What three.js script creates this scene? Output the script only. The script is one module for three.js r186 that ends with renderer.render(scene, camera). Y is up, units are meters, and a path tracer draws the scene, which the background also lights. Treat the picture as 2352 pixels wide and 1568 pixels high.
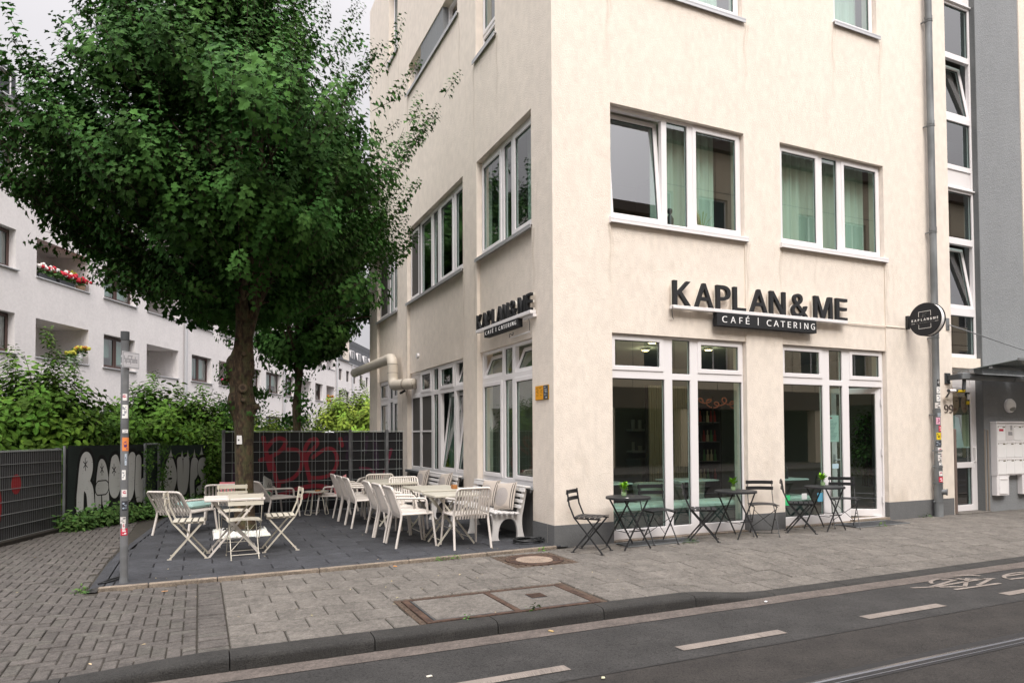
import * as THREE from 'three';
import { mergeGeometries, toCreasedNormals } from 'three/addons/utils/BufferGeometryUtils.js';
import { FontLoader } from 'three/addons/loaders/FontLoader.js';
import { TextGeometry } from 'three/addons/geometries/TextGeometry.js';

// ---------------------------------------------------------------- camera, sky, sun, exposure
const scene = new THREE.Scene();
const camera = new THREE.PerspectiveCamera(53.16, 1024 / 682, 0.05, 500);
{
  const yaw = 1.1410, pitch = 0.0267, roll = -0.0049;
  const d = new THREE.Vector3(Math.cos(pitch) * Math.cos(yaw), Math.sin(pitch), -Math.cos(pitch) * Math.sin(yaw));
  const r = new THREE.Vector3().crossVectors(d, new THREE.Vector3(0, 1, 0)).normalize();
  const u = new THREE.Vector3().crossVectors(r, d);
  const c = Math.cos(roll), s = Math.sin(roll);
  const R = r.clone().multiplyScalar(c).addScaledVector(u, s), U = u.clone().multiplyScalar(c).addScaledVector(r, -s);
  camera.quaternion.setFromRotationMatrix(new THREE.Matrix4().makeBasis(R, U, d.clone().negate()));
  camera.position.set(-4.4431, 1.55, 8.3093);
  camera.setViewOffset(2352, 1568, 0, -172.4, 2352, 1568);   // shifted lens: verticals stay upright
}
const renderer = new THREE.WebGLRenderer({ antialias: true });
renderer.setSize(1024, 682);
renderer.toneMapping = THREE.LinearToneMapping;
renderer.toneMappingExposure = 1.58;
renderer.shadowMap.enabled = true;
const sun = new THREE.DirectionalLight(new THREE.Color(1.0, 0.93, 0.84), 1.6);
sun.position.set(-5, 26, 20); sun.target.position.set(0, 0, 0);
sun.castShadow = true; sun.shadow.radius = 60; sun.shadow.mapSize.set(2048, 2048);
Object.assign(sun.shadow.camera, { left: -30, right: 30, top: 30, bottom: -30, near: 1, far: 90 });
scene.add(sun, sun.target);

// ---------------------------------------------------------------- random, noise, textures
function rng(seed) { let a = seed >>> 0; return () => { a = (a + 0x6d2b79f5) | 0; let t = Math.imul(a ^ (a >>> 15), 1 | a); t = (t + Math.imul(t ^ (t >>> 7), 61 | t)) ^ t; return ((t ^ (t >>> 14)) >>> 0) / 4294967296; }; }
const hash = (x, y, s) => { let h = Math.imul(x, 374761393) ^ Math.imul(y, 668265263) ^ Math.imul(s, 974634777); h = Math.imul(h ^ (h >>> 13), 1274126177); return ((h ^ (h >>> 16)) >>> 0) / 4294967296; };
function vnoise(x, y, px, py, s) {
  const xi = Math.floor(x), yi = Math.floor(y), fx = x - xi, fy = y - yi, u = fx * fx * (3 - 2 * fx), v = fy * fy * (3 - 2 * fy);
  const m = (a, p) => ((a % p) + p) % p, h = (i, j) => hash(m(xi + i, px), m(yi + j, py), s);
  return (h(0, 0) * (1 - u) + h(1, 0) * u) * (1 - v) + (h(0, 1) * (1 - u) + h(1, 1) * u) * v;
}
function fbm(u, v, f, oct, s, g = 0.5) { let a = 1, t = 0, n = 0; for (let o = 0; o < oct; o++) { t += a * vnoise(u * f, v * f, f, f, s + o); n += a; a *= g; f *= 2; } return t / n; }
function tex(w, h, fn, srgb) {
  const d = new Uint8Array(w * h * 4);
  for (let y = 0, i = 0; y < h; y++) for (let x = 0; x < w; x++, i += 4) {
    const c = fn((x + 0.5) / w, (y + 0.5) / h, x, y);
    if (typeof c === 'number') { d[i] = d[i + 1] = d[i + 2] = Math.max(0, Math.min(255, c * 255)); } else { for (let k = 0; k < 3; k++) d[i + k] = Math.max(0, Math.min(255, c[k] * 255)); }
    d[i + 3] = 255;
  }
  const t = new THREE.DataTexture(d, w, h);
  t.wrapS = t.wrapT = THREE.RepeatWrapping; t.magFilter = THREE.LinearFilter; t.minFilter = THREE.LinearMipmapLinearFilter; t.generateMipmaps = true;
  if (srgb) t.colorSpace = THREE.SRGBColorSpace;
  t.needsUpdate = true; return t;
}
const rep = (t, m, n = m) => { const c = t.clone(); c.repeat.set(1 / m, 1 / n); c.needsUpdate = true; return c; };   // a texture that spans m metres
function canvasTex(w, h, draw) {
  const c = document.createElement('canvas'); c.width = w; c.height = h; draw(c.getContext('2d'), w, h);
  const t = new THREE.CanvasTexture(c); t.colorSpace = THREE.SRGBColorSpace; return t;
}
const mix = (a, b, t) => a + (b - a) * t, clamp = (x, a = 0, b = 1) => Math.max(a, Math.min(b, x)), smooth = (a, b, x) => { const t = clamp((x - a) / (b - a)); return t * t * (3 - 2 * t); };

{ // overcast sky: brighter towards the zenith, soft cloud banks
  const w = 1024, h = 512, d = new Float32Array(w * h * 4);
  for (let y = 0, i = 0; y < h; y++) for (let x = 0; x < w; x++, i += 4) {
    const el = ((y + 0.5) / h - 0.5) * Math.PI, s = Math.max(0, Math.sin(el));
    const n = fbm(x / w, y / h, 8, 5, 11), n2 = fbm(x / w, y / h, 4, 3, 31);
    const az = (x + 0.5) / w * 2 * Math.PI, ce = Math.cos(el), cs = Math.cos(az) * ce * 0.1507 + s * 0.7836 - Math.sin(az) * ce * 0.6028;
    const l = (0.44 + 0.85 * s * s) * (1 + 2.3 * Math.pow(Math.max(0, cs), 3)) * (0.76 + 0.46 * smooth(0.3, 0.7, n) * mix(0.6, 1.0, n2));
    const k = el < 0 ? 0.35 : 1;
    d[i] = l * k * 0.985; d[i + 1] = l * k * 0.962; d[i + 2] = l * k * 1.0; d[i + 3] = 1;
  }
  const t = new THREE.DataTexture(d, w, h, THREE.RGBAFormat, THREE.FloatType);
  t.mapping = THREE.EquirectangularReflectionMapping; t.magFilter = THREE.LinearFilter; t.needsUpdate = true;
  scene.background = t; scene.environment = t;
}

// ---------------------------------------------------------------- naming and grouping helpers
const taken = new Map();
function numbered(n) { const k = taken.get(n) || 0; taken.set(n, k + 1); return k ? `${n}_${String(k).padStart(3, '0')}` : n; }
function tag(o, label, category, group, kind) {
  if (label) o.userData.label = label;
  if (category) o.userData.category = category;
  if (group) o.userData.group = group;
  if (kind) o.userData.kind = kind;
  return o;
}
function thing(name, label, category, pos = [0, 0, 0], turn = 0, group) {
  const o = new THREE.Group(); o.name = numbered(name); o.position.set(...pos); o.rotation.y = turn; scene.add(o);
  return tag(o, label, category, group);
}
function copyOf(root, pos, turn, label, group) {
  const r = root.clone(); r.name = numbered(root.name.replace(/_\d{3}$/, '')); r.userData = { ...root.userData }; scene.add(r);
  r.position.set(...pos); r.rotation.y = turn;
  return tag(r, label, null, group);
}
// box-projected uv in metres
function metreUV(g) {
  const p = g.attributes.position, uv = new Float32Array(p.count * 2), a = new THREE.Vector3(), b = new THREE.Vector3(), c = new THREE.Vector3();
  for (let i = 0; i < p.count; i += 3) {
    a.fromBufferAttribute(p, i); b.fromBufferAttribute(p, i + 1).sub(a); c.fromBufferAttribute(p, i + 2).sub(a); b.cross(c);
    const x = Math.abs(b.x), y = Math.abs(b.y), z = Math.abs(b.z);
    for (let k = 0; k < 3; k++) {
      const X = p.getX(i + k), Y = p.getY(i + k), Z = p.getZ(i + k), j = (i + k) * 2;
      if (x > y && x > z) { uv[j] = Z; uv[j + 1] = Y; } else if (y > z) { uv[j] = X; uv[j + 1] = Z; } else { uv[j] = X; uv[j + 1] = Y; }
    }
  }
  g.setAttribute('uv', new THREE.BufferAttribute(uv, 2)); return g;
}
function merged(list, keepUV) {
  const gs = list.map((g) => { const n = g.index ? g.toNonIndexed() : g; for (const k of Object.keys(n.attributes)) if (!['position', 'normal', 'uv'].includes(k)) n.deleteAttribute(k); if (!n.attributes.uv) n.setAttribute('uv', new THREE.BufferAttribute(new Float32Array(n.attributes.position.count * 2), 2)); return n; });
  const g = gs.length > 1 ? mergeGeometries(gs) : gs[0];
  return keepUV ? g : metreUV(g);
}
function mesh(name, geos, mat, parent, keepUV) {
  const m = new THREE.Mesh(merged(Array.isArray(geos) ? geos : [geos], keepUV), mat);
  m.castShadow = m.receiveShadow = true;
  if (!parent || parent === scene) { m.name = numbered(name); scene.add(m); } else { m.name = name; parent.add(m); }
  return m;
}
const structure = (name, geos, mat, label) => tag(mesh(name, geos, mat), label, null, null, 'structure');
// a mesh that shares a ready geometry
function put(name, geo, mat, parent, pos, rotY) { const m = new THREE.Mesh(geo, mat); m.castShadow = m.receiveShadow = true; m.name = name; if (pos) m.position.set(...pos); if (rotY) m.rotation.y = rotY; parent.add(m); return m; }

// ---------------------------------------------------------------- geometry helpers
const V = (x, y, z) => new THREE.Vector3(x, y, z);
function box(x0, x1, y0, y1, z0, z1) { const g = new THREE.BoxGeometry(x1 - x0, y1 - y0, z1 - z0); g.translate((x0 + x1) / 2, (y0 + y1) / 2, (z0 + z1) / 2); return g; }
function triGeo(tris) { const g = new THREE.BufferGeometry(); g.setAttribute('position', new THREE.BufferAttribute(new Float32Array(tris.flat(2)), 3)); g.computeVertexNormals(); return g; }
// box with chamfered edges (44 triangles); f may move each corner (x, y, z) => [x, y, z]
function cbox(x0, x1, y0, y1, z0, z1, c = 0.004, f) {
  const lo = [x0, y0, z0], hi = [x1, y1, z1], P = {};
  c = Math.min(c, (x1 - x0) / 3, (y1 - y0) / 3, (z1 - z0) / 3);
  for (let m = 0; m < 8; m++) for (let ax = 0; ax < 3; ax++) {
    const q = [0, 1, 2].map((k) => { const top = (m >> k) & 1; return top ? hi[k] - (k === ax ? 0 : c) : lo[k] + (k === ax ? 0 : c); });
    P[m * 3 + ax] = f ? f(...q) : q;
  }
  const T = [], quad = (a, b, d, e) => { T.push([P[a], P[b], P[d]], [P[a], P[d], P[e]]); };
  const cx = (x0 + x1) / 2, cy = (y0 + y1) / 2, cz = (z0 + z1) / 2;
  for (let ax = 0; ax < 3; ax++) { const b = (ax + 1) % 3, d = (ax + 2) % 3; for (let s = 0; s < 2; s++) { const id = (i, j) => ((s << ax) | (i << b) | (j << d)) * 3 + ax; quad(id(0, 0), id(1, 0), id(1, 1), id(0, 1)); } }
  for (let ax = 0; ax < 3; ax++) { const b = (ax + 1) % 3, d = (ax + 2) % 3; for (let i = 0; i < 2; i++) for (let j = 0; j < 2; j++) { const m0 = (i << b) | (j << d), m1 = m0 | (1 << ax); quad(m0 * 3 + b, m1 * 3 + b, m1 * 3 + d, m0 * 3 + d); } }
  for (let m = 0; m < 8; m++) T.push([P[m * 3], P[m * 3 + 1], P[m * 3 + 2]]);
  for (const t of T) { // face outwards
    const [a, b, d] = t, n = [(b[1] - a[1]) * (d[2] - a[2]) - (b[2] - a[2]) * (d[1] - a[1]), (b[2] - a[2]) * (d[0] - a[0]) - (b[0] - a[0]) * (d[2] - a[2]), (b[0] - a[0]) * (d[1] - a[1]) - (b[1] - a[1]) * (d[0] - a[0])];
    const o = f ? f(cx, cy, cz) : [cx, cy, cz], g = [(a[0] + b[0] + d[0]) / 3 - o[0], (a[1] + b[1] + d[1]) / 3 - o[1], (a[2] + b[2] + d[2]) / 3 - o[2]];
    if (n[0] * g[0] + n[1] * g[1] + n[2] * g[2] < 0) { t[1] = d; t[2] = b; }
  }
  return triGeo(T);
}
function rod(a, b, r, r2 = r, n = 8, caps = true) {
  const A = V(...a), B = V(...b), L = A.distanceTo(B), g = new THREE.CylinderGeometry(r2, r, L, n, 1, !caps);
  g.applyQuaternion(new THREE.Quaternion().setFromUnitVectors(V(0, 1, 0), B.clone().sub(A).normalize())); g.translate((a[0] + b[0]) / 2, (a[1] + b[1]) / 2, (a[2] + b[2]) / 2); return g;
}
// flat bar from a to b: width w along side vector s, thickness t across
function bar(a, b, w, t, s = [1, 0, 0]) {
  const A = V(...a), B = V(...b), y = B.clone().sub(A), L = y.length(); y.normalize();
  const x = V(...s).addScaledVector(y, -V(...s).dot(y)).normalize(), z = V(0, 0, 0).crossVectors(x, y);
  const g = new THREE.BoxGeometry(w, L, t); g.applyMatrix4(new THREE.Matrix4().makeBasis(x, y, z)); g.translate((a[0] + b[0]) / 2, (a[1] + b[1]) / 2, (a[2] + b[2]) / 2); return g;
}
function tube(pts, r, seg = 24, n = 8, closed = false, tension = 0.5) { return new THREE.TubeGeometry(new THREE.CatmullRomCurve3(pts.map((p) => V(...p)), closed, 'catmullrom', tension), seg, r, n, closed); }
// tube with straight runs and rounded corners of radius c
function bent(pts, r, c = 0.05, n = 8, k = 4) {
  const P = pts.map((p) => V(...p)), out = [P[0]];
  for (let i = 1; i < P.length - 1; i++) {
    const a = P[i - 1].clone().sub(P[i]), b = P[i + 1].clone().sub(P[i]), d = Math.min(c, a.length() * 0.45, b.length() * 0.45);
    a.normalize().multiplyScalar(d).add(P[i]); b.normalize().multiplyScalar(d).add(P[i]);
    for (let j = 0; j <= k; j++) { const t = j / k; out.push(V(0, 0, 0).addScaledVector(a, (1 - t) * (1 - t)).addScaledVector(P[i], 2 * t * (1 - t)).addScaledVector(b, t * t)); }
  }
  out.push(P[P.length - 1]);
  return sweep(out, () => r, n);
}
function sweep(P, rad, n = 8, capped = true) { // round tube through the very points given, radius rad(i, t)
  const pos = [], nor = [], idx = [], m = P.length; let N = null;
  for (let i = 0; i < m; i++) {
    const T = P[Math.min(m - 1, i + 1)].clone().sub(P[Math.max(0, i - 1)]).normalize();
    if (!N) { N = Math.abs(T.y) < 0.9 ? V(0, 1, 0) : V(1, 0, 0); }
    N = N.clone().addScaledVector(T, -N.dot(T)).normalize(); const B = V(0, 0, 0).crossVectors(T, N), r = rad(i, i / (m - 1));
    for (let j = 0; j < n; j++) { const a = (j / n) * Math.PI * 2, v = N.clone().multiplyScalar(Math.cos(a)).addScaledVector(B, Math.sin(a)); nor.push(v.x, v.y, v.z); pos.push(P[i].x + v.x * r, P[i].y + v.y * r, P[i].z + v.z * r); }
  }
  for (let i = 0; i < m - 1; i++) for (let j = 0; j < n; j++) { const a = i * n + j, b = i * n + (j + 1) % n, c = a + n, d = b + n; idx.push(a, b, d, a, d, c); }
  if (capped) for (const e of [0, m - 1]) { const c = pos.length / 3, T = P[e].clone().sub(P[e ? e - 1 : 1]).normalize(); pos.push(P[e].x, P[e].y, P[e].z); nor.push(T.x, T.y, T.z); for (let j = 0; j < n; j++) { const a = e * n + j, b = e * n + (j + 1) % n; e ? idx.push(a, b, c) : idx.push(b, a, c); } }
  const g = new THREE.BufferGeometry(); g.setAttribute('position', new THREE.Float32BufferAttribute(pos, 3)); g.setAttribute('normal', new THREE.Float32BufferAttribute(nor, 3)); g.setIndex(idx); return g;
}
function rectShape(x0, x1, y0, y1, holes = []) {
  const s = new THREE.Shape([new THREE.Vector2(x0, y0), new THREE.Vector2(x1, y0), new THREE.Vector2(x1, y1), new THREE.Vector2(x0, y1)]);
  for (const [a, b, c, d] of holes) s.holes.push(new THREE.Path([new THREE.Vector2(a, c), new THREE.Vector2(a, d), new THREE.Vector2(b, d), new THREE.Vector2(b, c)]));
  return s;
}
// slab with holes, front face at z = 0, going back by depth; b = bevel
function plate(x0, x1, y0, y1, holes, depth, b = 0) {
  const g = new THREE.ExtrudeGeometry(rectShape(x0 + b, x1 - b, y0 + b, y1 - b, holes.map(([p, q, r, s]) => [p - b, q + b, r - b, s + b])), { depth: depth - 2 * b, bevelEnabled: b > 0, bevelThickness: b, bevelSize: b, bevelSegments: 1 });
  g.translate(0, 0, -depth + b); return g;
}
const disc = (r, h, n = 32) => new THREE.CylinderGeometry(r, r, h, n);
const at = (g, x, y, z, ry = 0, rx = 0, rz = 0) => { if (rz) g.rotateZ(rz); if (rx) g.rotateX(rx); if (ry) g.rotateY(ry); g.translate(x, y, z); return g; };
const quadXY = (x0, x1, y0, y1, z) => { const g = new THREE.PlaneGeometry(x1 - x0, y1 - y0); g.translate((x0 + x1) / 2, (y0 + y1) / 2, z); return g; };
function flatPoly(pts, y) { // polygon in x, z lying at height y, facing up
  const s = new THREE.Shape(pts.map(([x, z]) => new THREE.Vector2(x, -z))), g = new THREE.ShapeGeometry(s); g.rotateX(-Math.PI / 2); g.translate(0, y, 0); return g;
}
const font = new FontLoader();
const sansBold = await font.loadAsync('fonts/droid/droid_sans_bold.typeface.json');
const sansReg = await font.loadAsync('fonts/droid/droid_sans_regular.typeface.json');
// one text fitted into width w and cap height h, lower left corner at the origin, back on z = 0
function textGeo(str, f, w, h, depth, bold = 0) {
  const g = new TextGeometry(str, { font: f, size: 1, depth: 1, curveSegments: 5, bevelEnabled: bold > 0, bevelThickness: 0.001, bevelSize: bold, bevelSegments: 1 }); g.computeBoundingBox(); const b = g.boundingBox;
  g.translate(-b.min.x, 0, 0); const sy = h / (str === 'É' ? b.max.y * 0.76 : b.max.y - Math.max(0, b.min.y)); g.scale(w / (b.max.x - b.min.x), sy, depth); g.computeVertexNormals(); return g;
}
// ---------------------------------------------------------------- materials
const std = (o) => new THREE.MeshStandardMaterial(o);
const lin = (r, g, b) => new THREE.Color().setRGB(r, g, b);
const T = {
  stucco: tex(512, 512, (u, v) => 0.55 * fbm(u, v, 48, 3, 3) + 0.45 * fbm(u, v, 110, 2, 9)),
  stuccoCol: tex(512, 512, (u, v) => { const n = fbm(u, v, 3, 5, 5), f = fbm(u, v, 90, 2, 8), s = fbm(u, v * 0.25, 24, 3, 15); const k = 0.92 + 0.045 * n + 0.05 * (f - 0.5) + 0.035 * (s - 0.5); return [k, k * 0.995, k * 0.985]; }, true),
  speck: tex(512, 512, (u, v, x, y) => { const f = hash(x, y, 1), g = fbm(u, v, 128, 2, 4), n = fbm(u, v, 6, 4, 6), b = fbm(u, v, 40, 2, 14); const k = 0.62 + 0.20 * (g - 0.5) + 0.2 * (n - 0.5) + 0.16 * (b - 0.5) + (f > 0.92 ? 0.12 : f < 0.1 ? -0.14 : 0); return [k, k, k]; }, true),
  grain: tex(512, 512, (u, v, x, y) => 0.5 * hash(x, y, 2) * 0.6 + 0.7 * fbm(u, v, 64, 3, 7)),
  asphalt: tex(1024, 1024, (u, v, x, y) => { const n = fbm(u, v, 5, 4, 17), g = fbm(u, v, 180, 2, 19), p = fbm(u, v, 90, 2, 23), f = hash(x, y, 5); let k = 0.60 + 0.26 * (n - 0.5) + 0.30 * (g - 0.5); if (p > 0.68) k -= 0.16; if (f > 0.985) k += 0.2; return [k, k * 0.985, k * 0.97]; }, true),
  cloudy: tex(512, 512, (u, v) => { const n = fbm(u, v, 4, 6, 41); return [0.72 + 0.5 * (n - 0.5), 0.72 + 0.5 * (n - 0.5), 0.72 + 0.5 * (n - 0.5)]; }, true),
  bark: tex(512, 512, (u, v) => { const r = fbm(u, v * 0.25, 32, 3, 51), l = fbm(u, v, 6, 4, 53), m = smooth(0.52, 0.68, fbm(u, v, 5, 4, 57)); const k = 0.35 + 0.5 * r * r + 0.25 * (l - 0.5); return [mix(k * 0.62, 0.36, m * 0.5), mix(k * 0.52, 0.40, m * 0.5), mix(k * 0.40, 0.26, m * 0.5)]; }, true),
  barkBump: tex(512, 512, (u, v) => fbm(u, v * 0.25, 32, 3, 51)),
  rust: tex(256, 256, (u, v) => { const n = fbm(u, v, 8, 5, 61), m = fbm(u, v, 40, 2, 63); return [0.40 + 0.3 * (n - 0.5) + 0.15 * (m - 0.5), 0.31 + 0.25 * (n - 0.5) + 0.12 * (m - 0.5), 0.26 + 0.2 * (n - 0.5) + 0.1 * (m - 0.5)]; }, true),
};
T.stucco.colorSpace = THREE.NoColorSpace;
const M = {
  cream: std({ color: lin(0.89, 0.80, 0.70), map: rep(T.stuccoCol, 3.2), bumpMap: rep(T.stucco, 0.5), bumpScale: 0.006, roughness: 0.95 }),
  white: std({ color: lin(0.86, 0.825, 0.825), map: rep(T.stuccoCol, 6), bumpMap: rep(T.stucco, 1.2), bumpScale: 0.004, roughness: 0.95 }),
  grey: std({ color: lin(0.275, 0.29, 0.305), map: rep(T.stuccoCol, 2.3), bumpMap: rep(T.stucco, 0.8), bumpScale: 0.012, roughness: 0.95 }),
  greyDark: std({ color: lin(0.16, 0.17, 0.175), map: rep(T.stuccoCol, 2.3), bumpMap: rep(T.stucco, 0.9), bumpScale: 0.006, roughness: 0.92 }),
  plinth: std({ color: lin(0.155, 0.16, 0.165), map: rep(T.stuccoCol, 1.7), bumpMap: rep(T.stucco, 1.1), bumpScale: 0.004, roughness: 0.9 }),
  pvc: std({ color: lin(0.80, 0.775, 0.775), roughness: 0.38 }),
  pvcPanel: std({ color: lin(0.72, 0.69, 0.68), roughness: 0.45 }),
  gasket: std({ color: lin(0.02, 0.022, 0.022), roughness: 0.6 }),
  brownFrame: std({ color: lin(0.075, 0.04, 0.032), roughness: 0.45 }),
  alu: std({ color: lin(0.52, 0.52, 0.53), roughness: 0.42, metalness: 0.35 }),
  zinc: std({ color: lin(0.34, 0.36, 0.37), roughness: 0.55, metalness: 0.2, map: rep(T.cloudy, 2.5) }),
  steel: std({ color: lin(0.36, 0.37, 0.38), roughness: 0.5, metalness: 0.3, map: rep(T.cloudy, 0.9) }),
  darkSteel: std({ color: lin(0.07, 0.075, 0.08), roughness: 0.55, metalness: 0.4 }),
  black: std({ color: lin(0.016, 0.017, 0.018), roughness: 0.5 }),
  signBlack: std({ color: lin(0.012, 0.013, 0.015), roughness: 0.75 }),
  chairBlack: std({ color: lin(0.02, 0.021, 0.023), roughness: 0.5 }),
  signWhite: std({ color: lin(0.88, 0.87, 0.86), roughness: 0.5 }),
  chairWhite: std({ color: lin(0.68, 0.63, 0.58), roughness: 0.45 }),
  benchWhite: std({ color: lin(0.74, 0.73, 0.73), roughness: 0.5, map: rep(T.stuccoCol, 0.7) }),
  bistroCream: std({ color: lin(0.58, 0.54, 0.45), roughness: 0.5 }),
  tableCream: std({ color: lin(0.50, 0.475, 0.40), roughness: 0.45 }),
  slab: [0.95, 1.0, 1.04, 0.98].map((k, i) => std({ color: lin(0.405 * k, 0.367 * k, 0.322 * k), map: rep(T.speck, 1.3 + 0.1 * i), bumpMap: rep(T.grain, 0.6), bumpScale: 0.003, roughness: 0.92 })),
  brick: [0.92, 1.0, 1.07, 0.96, 1.03].map((k, i) => std({ color: lin(0.262 * k, 0.234 * k * (i === 4 ? 1.03 : 1), 0.211 * k), map: rep(T.speck, 0.9 + 0.07 * i), bumpMap: rep(T.grain, 0.5), bumpScale: 0.003, roughness: 0.92 })),
  cobble: std({ color: lin(0.24, 0.165, 0.115), map: rep(T.speck, 0.6), bumpMap: rep(T.grain, 0.4), bumpScale: 0.004, roughness: 0.9 }),
  joint: std({ color: lin(0.115, 0.10, 0.075), map: rep(T.speck, 0.8), roughness: 1 }),
  tile: [0.88, 1.0, 1.14].map((k, i) => std({ color: lin(0.125 * k, 0.13 * k, 0.147 * k), map: rep(T.speck, 0.8 + 0.1 * i), bumpMap: rep(T.grain, 0.4), bumpScale: 0.003, roughness: 0.85 })),
  kerb: std({ color: lin(0.098, 0.096, 0.09), map: rep(T.asphalt, 0.7), bumpMap: rep(T.grain, 0.4), bumpScale: 0.006, roughness: 0.8 }),
  stoneEdge: std({ color: lin(0.66, 0.54, 0.42), map: rep(T.speck, 0.9), bumpMap: rep(T.grain, 0.5), bumpScale: 0.003, roughness: 0.9 }),
  asphalt: std({ color: lin(0.112, 0.111, 0.109), map: rep(T.asphalt, 1.15), bumpMap: rep(T.grain, 0.35), bumpScale: 0.003, roughness: 0.88 }),
  track: std({ color: lin(0.098, 0.089, 0.081), map: rep(T.asphalt, 1.0), bumpMap: rep(T.grain, 0.5), bumpScale: 0.005, roughness: 0.9 }),
  gutter: std({ color: lin(0.33, 0.275, 0.24), map: rep(T.speck, 1.1), bumpMap: rep(T.grain, 0.5), bumpScale: 0.002, roughness: 0.9 }),
  bitumen: std({ color: lin(0.014, 0.014, 0.015), roughness: 0.6 }),
  marking: std({ color: lin(0.66, 0.565, 0.49), map: rep(T.speck, 1.1), roughness: 0.85 }),
  railSteel: std({ color: lin(0.24, 0.24, 0.25), roughness: 0.22, metalness: 0.9 }),
  rust: std({ color: lin(0.50, 0.50, 0.50), map: rep(T.rust, 0.5), roughness: 0.85, metalness: 0.2 }),
  concrete: std({ color: lin(0.78, 0.60, 0.46), map: rep(T.speck, 0.7), roughness: 0.9 }),
  earth: std({ color: lin(0.06, 0.048, 0.034), map: rep(T.speck, 0.9), roughness: 1 }),
  bark: std({ color: lin(0.78, 0.74, 0.70), map: rep(T.bark, 0.55), bumpMap: rep(T.barkBump, 0.55), bumpScale: 0.012, roughness: 0.95 }),
  roof: std({ color: lin(0.10, 0.105, 0.115), roughness: 0.6, metalness: 0.2, map: rep(T.cloudy, 2) }),
  pebble: std({ color: lin(0.82, 0.80, 0.79), roughness: 0.8 }),
  floorIn: std({ color: lin(0.10, 0.085, 0.07), roughness: 0.4 }),
  wallIn: std({ color: lin(0.27, 0.30, 0.285), roughness: 0.9 }),
  wallDark: std({ color: lin(0.045, 0.048, 0.05), roughness: 0.8 }),
  curtain: std({ color: lin(0.72, 0.72, 0.64), roughness: 0.95 }),
  sage: std({ color: lin(0.62, 0.64, 0.58), roughness: 0.9 }),
  marble: std({ color: lin(0.62, 0.66, 0.64), roughness: 0.3 }),
  glass: new THREE.MeshPhysicalMaterial({ color: lin(0.62, 0.80, 0.76), transmission: 1, thickness: 0, roughness: 0, ior: 2.5 }),
  clearGlass: new THREE.MeshPhysicalMaterial({ color: lin(0.93, 0.96, 0.95), transmission: 1, thickness: 0, roughness: 0, ior: 1.5 }),
  farGlass: std({ color: lin(0.035, 0.04, 0.045), roughness: 0.06, metalness: 0.0 }),
  blind: std({ color: lin(0.50, 0.52, 0.49), roughness: 0.8 }),
  screen: std({ color: lin(0.075, 0.068, 0.062), roughness: 0.8 }),
  duct: std({ color: lin(0.62, 0.56, 0.47), roughness: 0.5 }),
};

// weathered render of the two facades: run-off streaks below sill ends and ledges, splashed dirt at the foot, small scuffs
function wallTex(w, h, L, H, y0, streaks, scuffs, seed) {
  return tex(w, h, (u, v) => {
    const x = u * L, y = v * H + y0, n = fbm(u, v, 6, 5, seed), g = fbm(u, v, 128, 2, seed + 7); let k = 0.955 + 0.01 * (n - 0.5) + 0.06 * (g - 0.5), br = 0;
    for (const [sx, sy, len, wd, st] of streaks) { const d = sy - y; if (d < 0 || d > len) continue; const e = Math.abs(x - sx - 0.02 * Math.sin(y * 9 + sx)) / (wd * (0.6 + 0.5 * d / len)); if (e < 1) br += 0.5 * st * (1 - e) * (1 - d / len) * (0.5 + vnoise(x * 60, y * 3, 4096, 4096, seed + 3)); }
    for (const [cx, cy, rx, ry, st] of scuffs) { const e = ((x - cx) / rx) ** 2 + ((y - cy) / ry) ** 2; if (e < 1) br += 0.45 * st * (1 - e) * smooth(0.45, 0.65, fbm(u, v, 96, 2, seed + 5)); }
    br += 0.07 * smooth(0.8, 0.2, y) * smooth(0.35, 0.75, fbm(u, v, 24, 3, seed + 9)) + 0.006 * smooth(0.45, 0.8, fbm(u, v * 0.12, 40, 3, seed + 11));
    k -= br; return [k, k - br * 0.12, k - br * 0.3];
  }, true);
}
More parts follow.
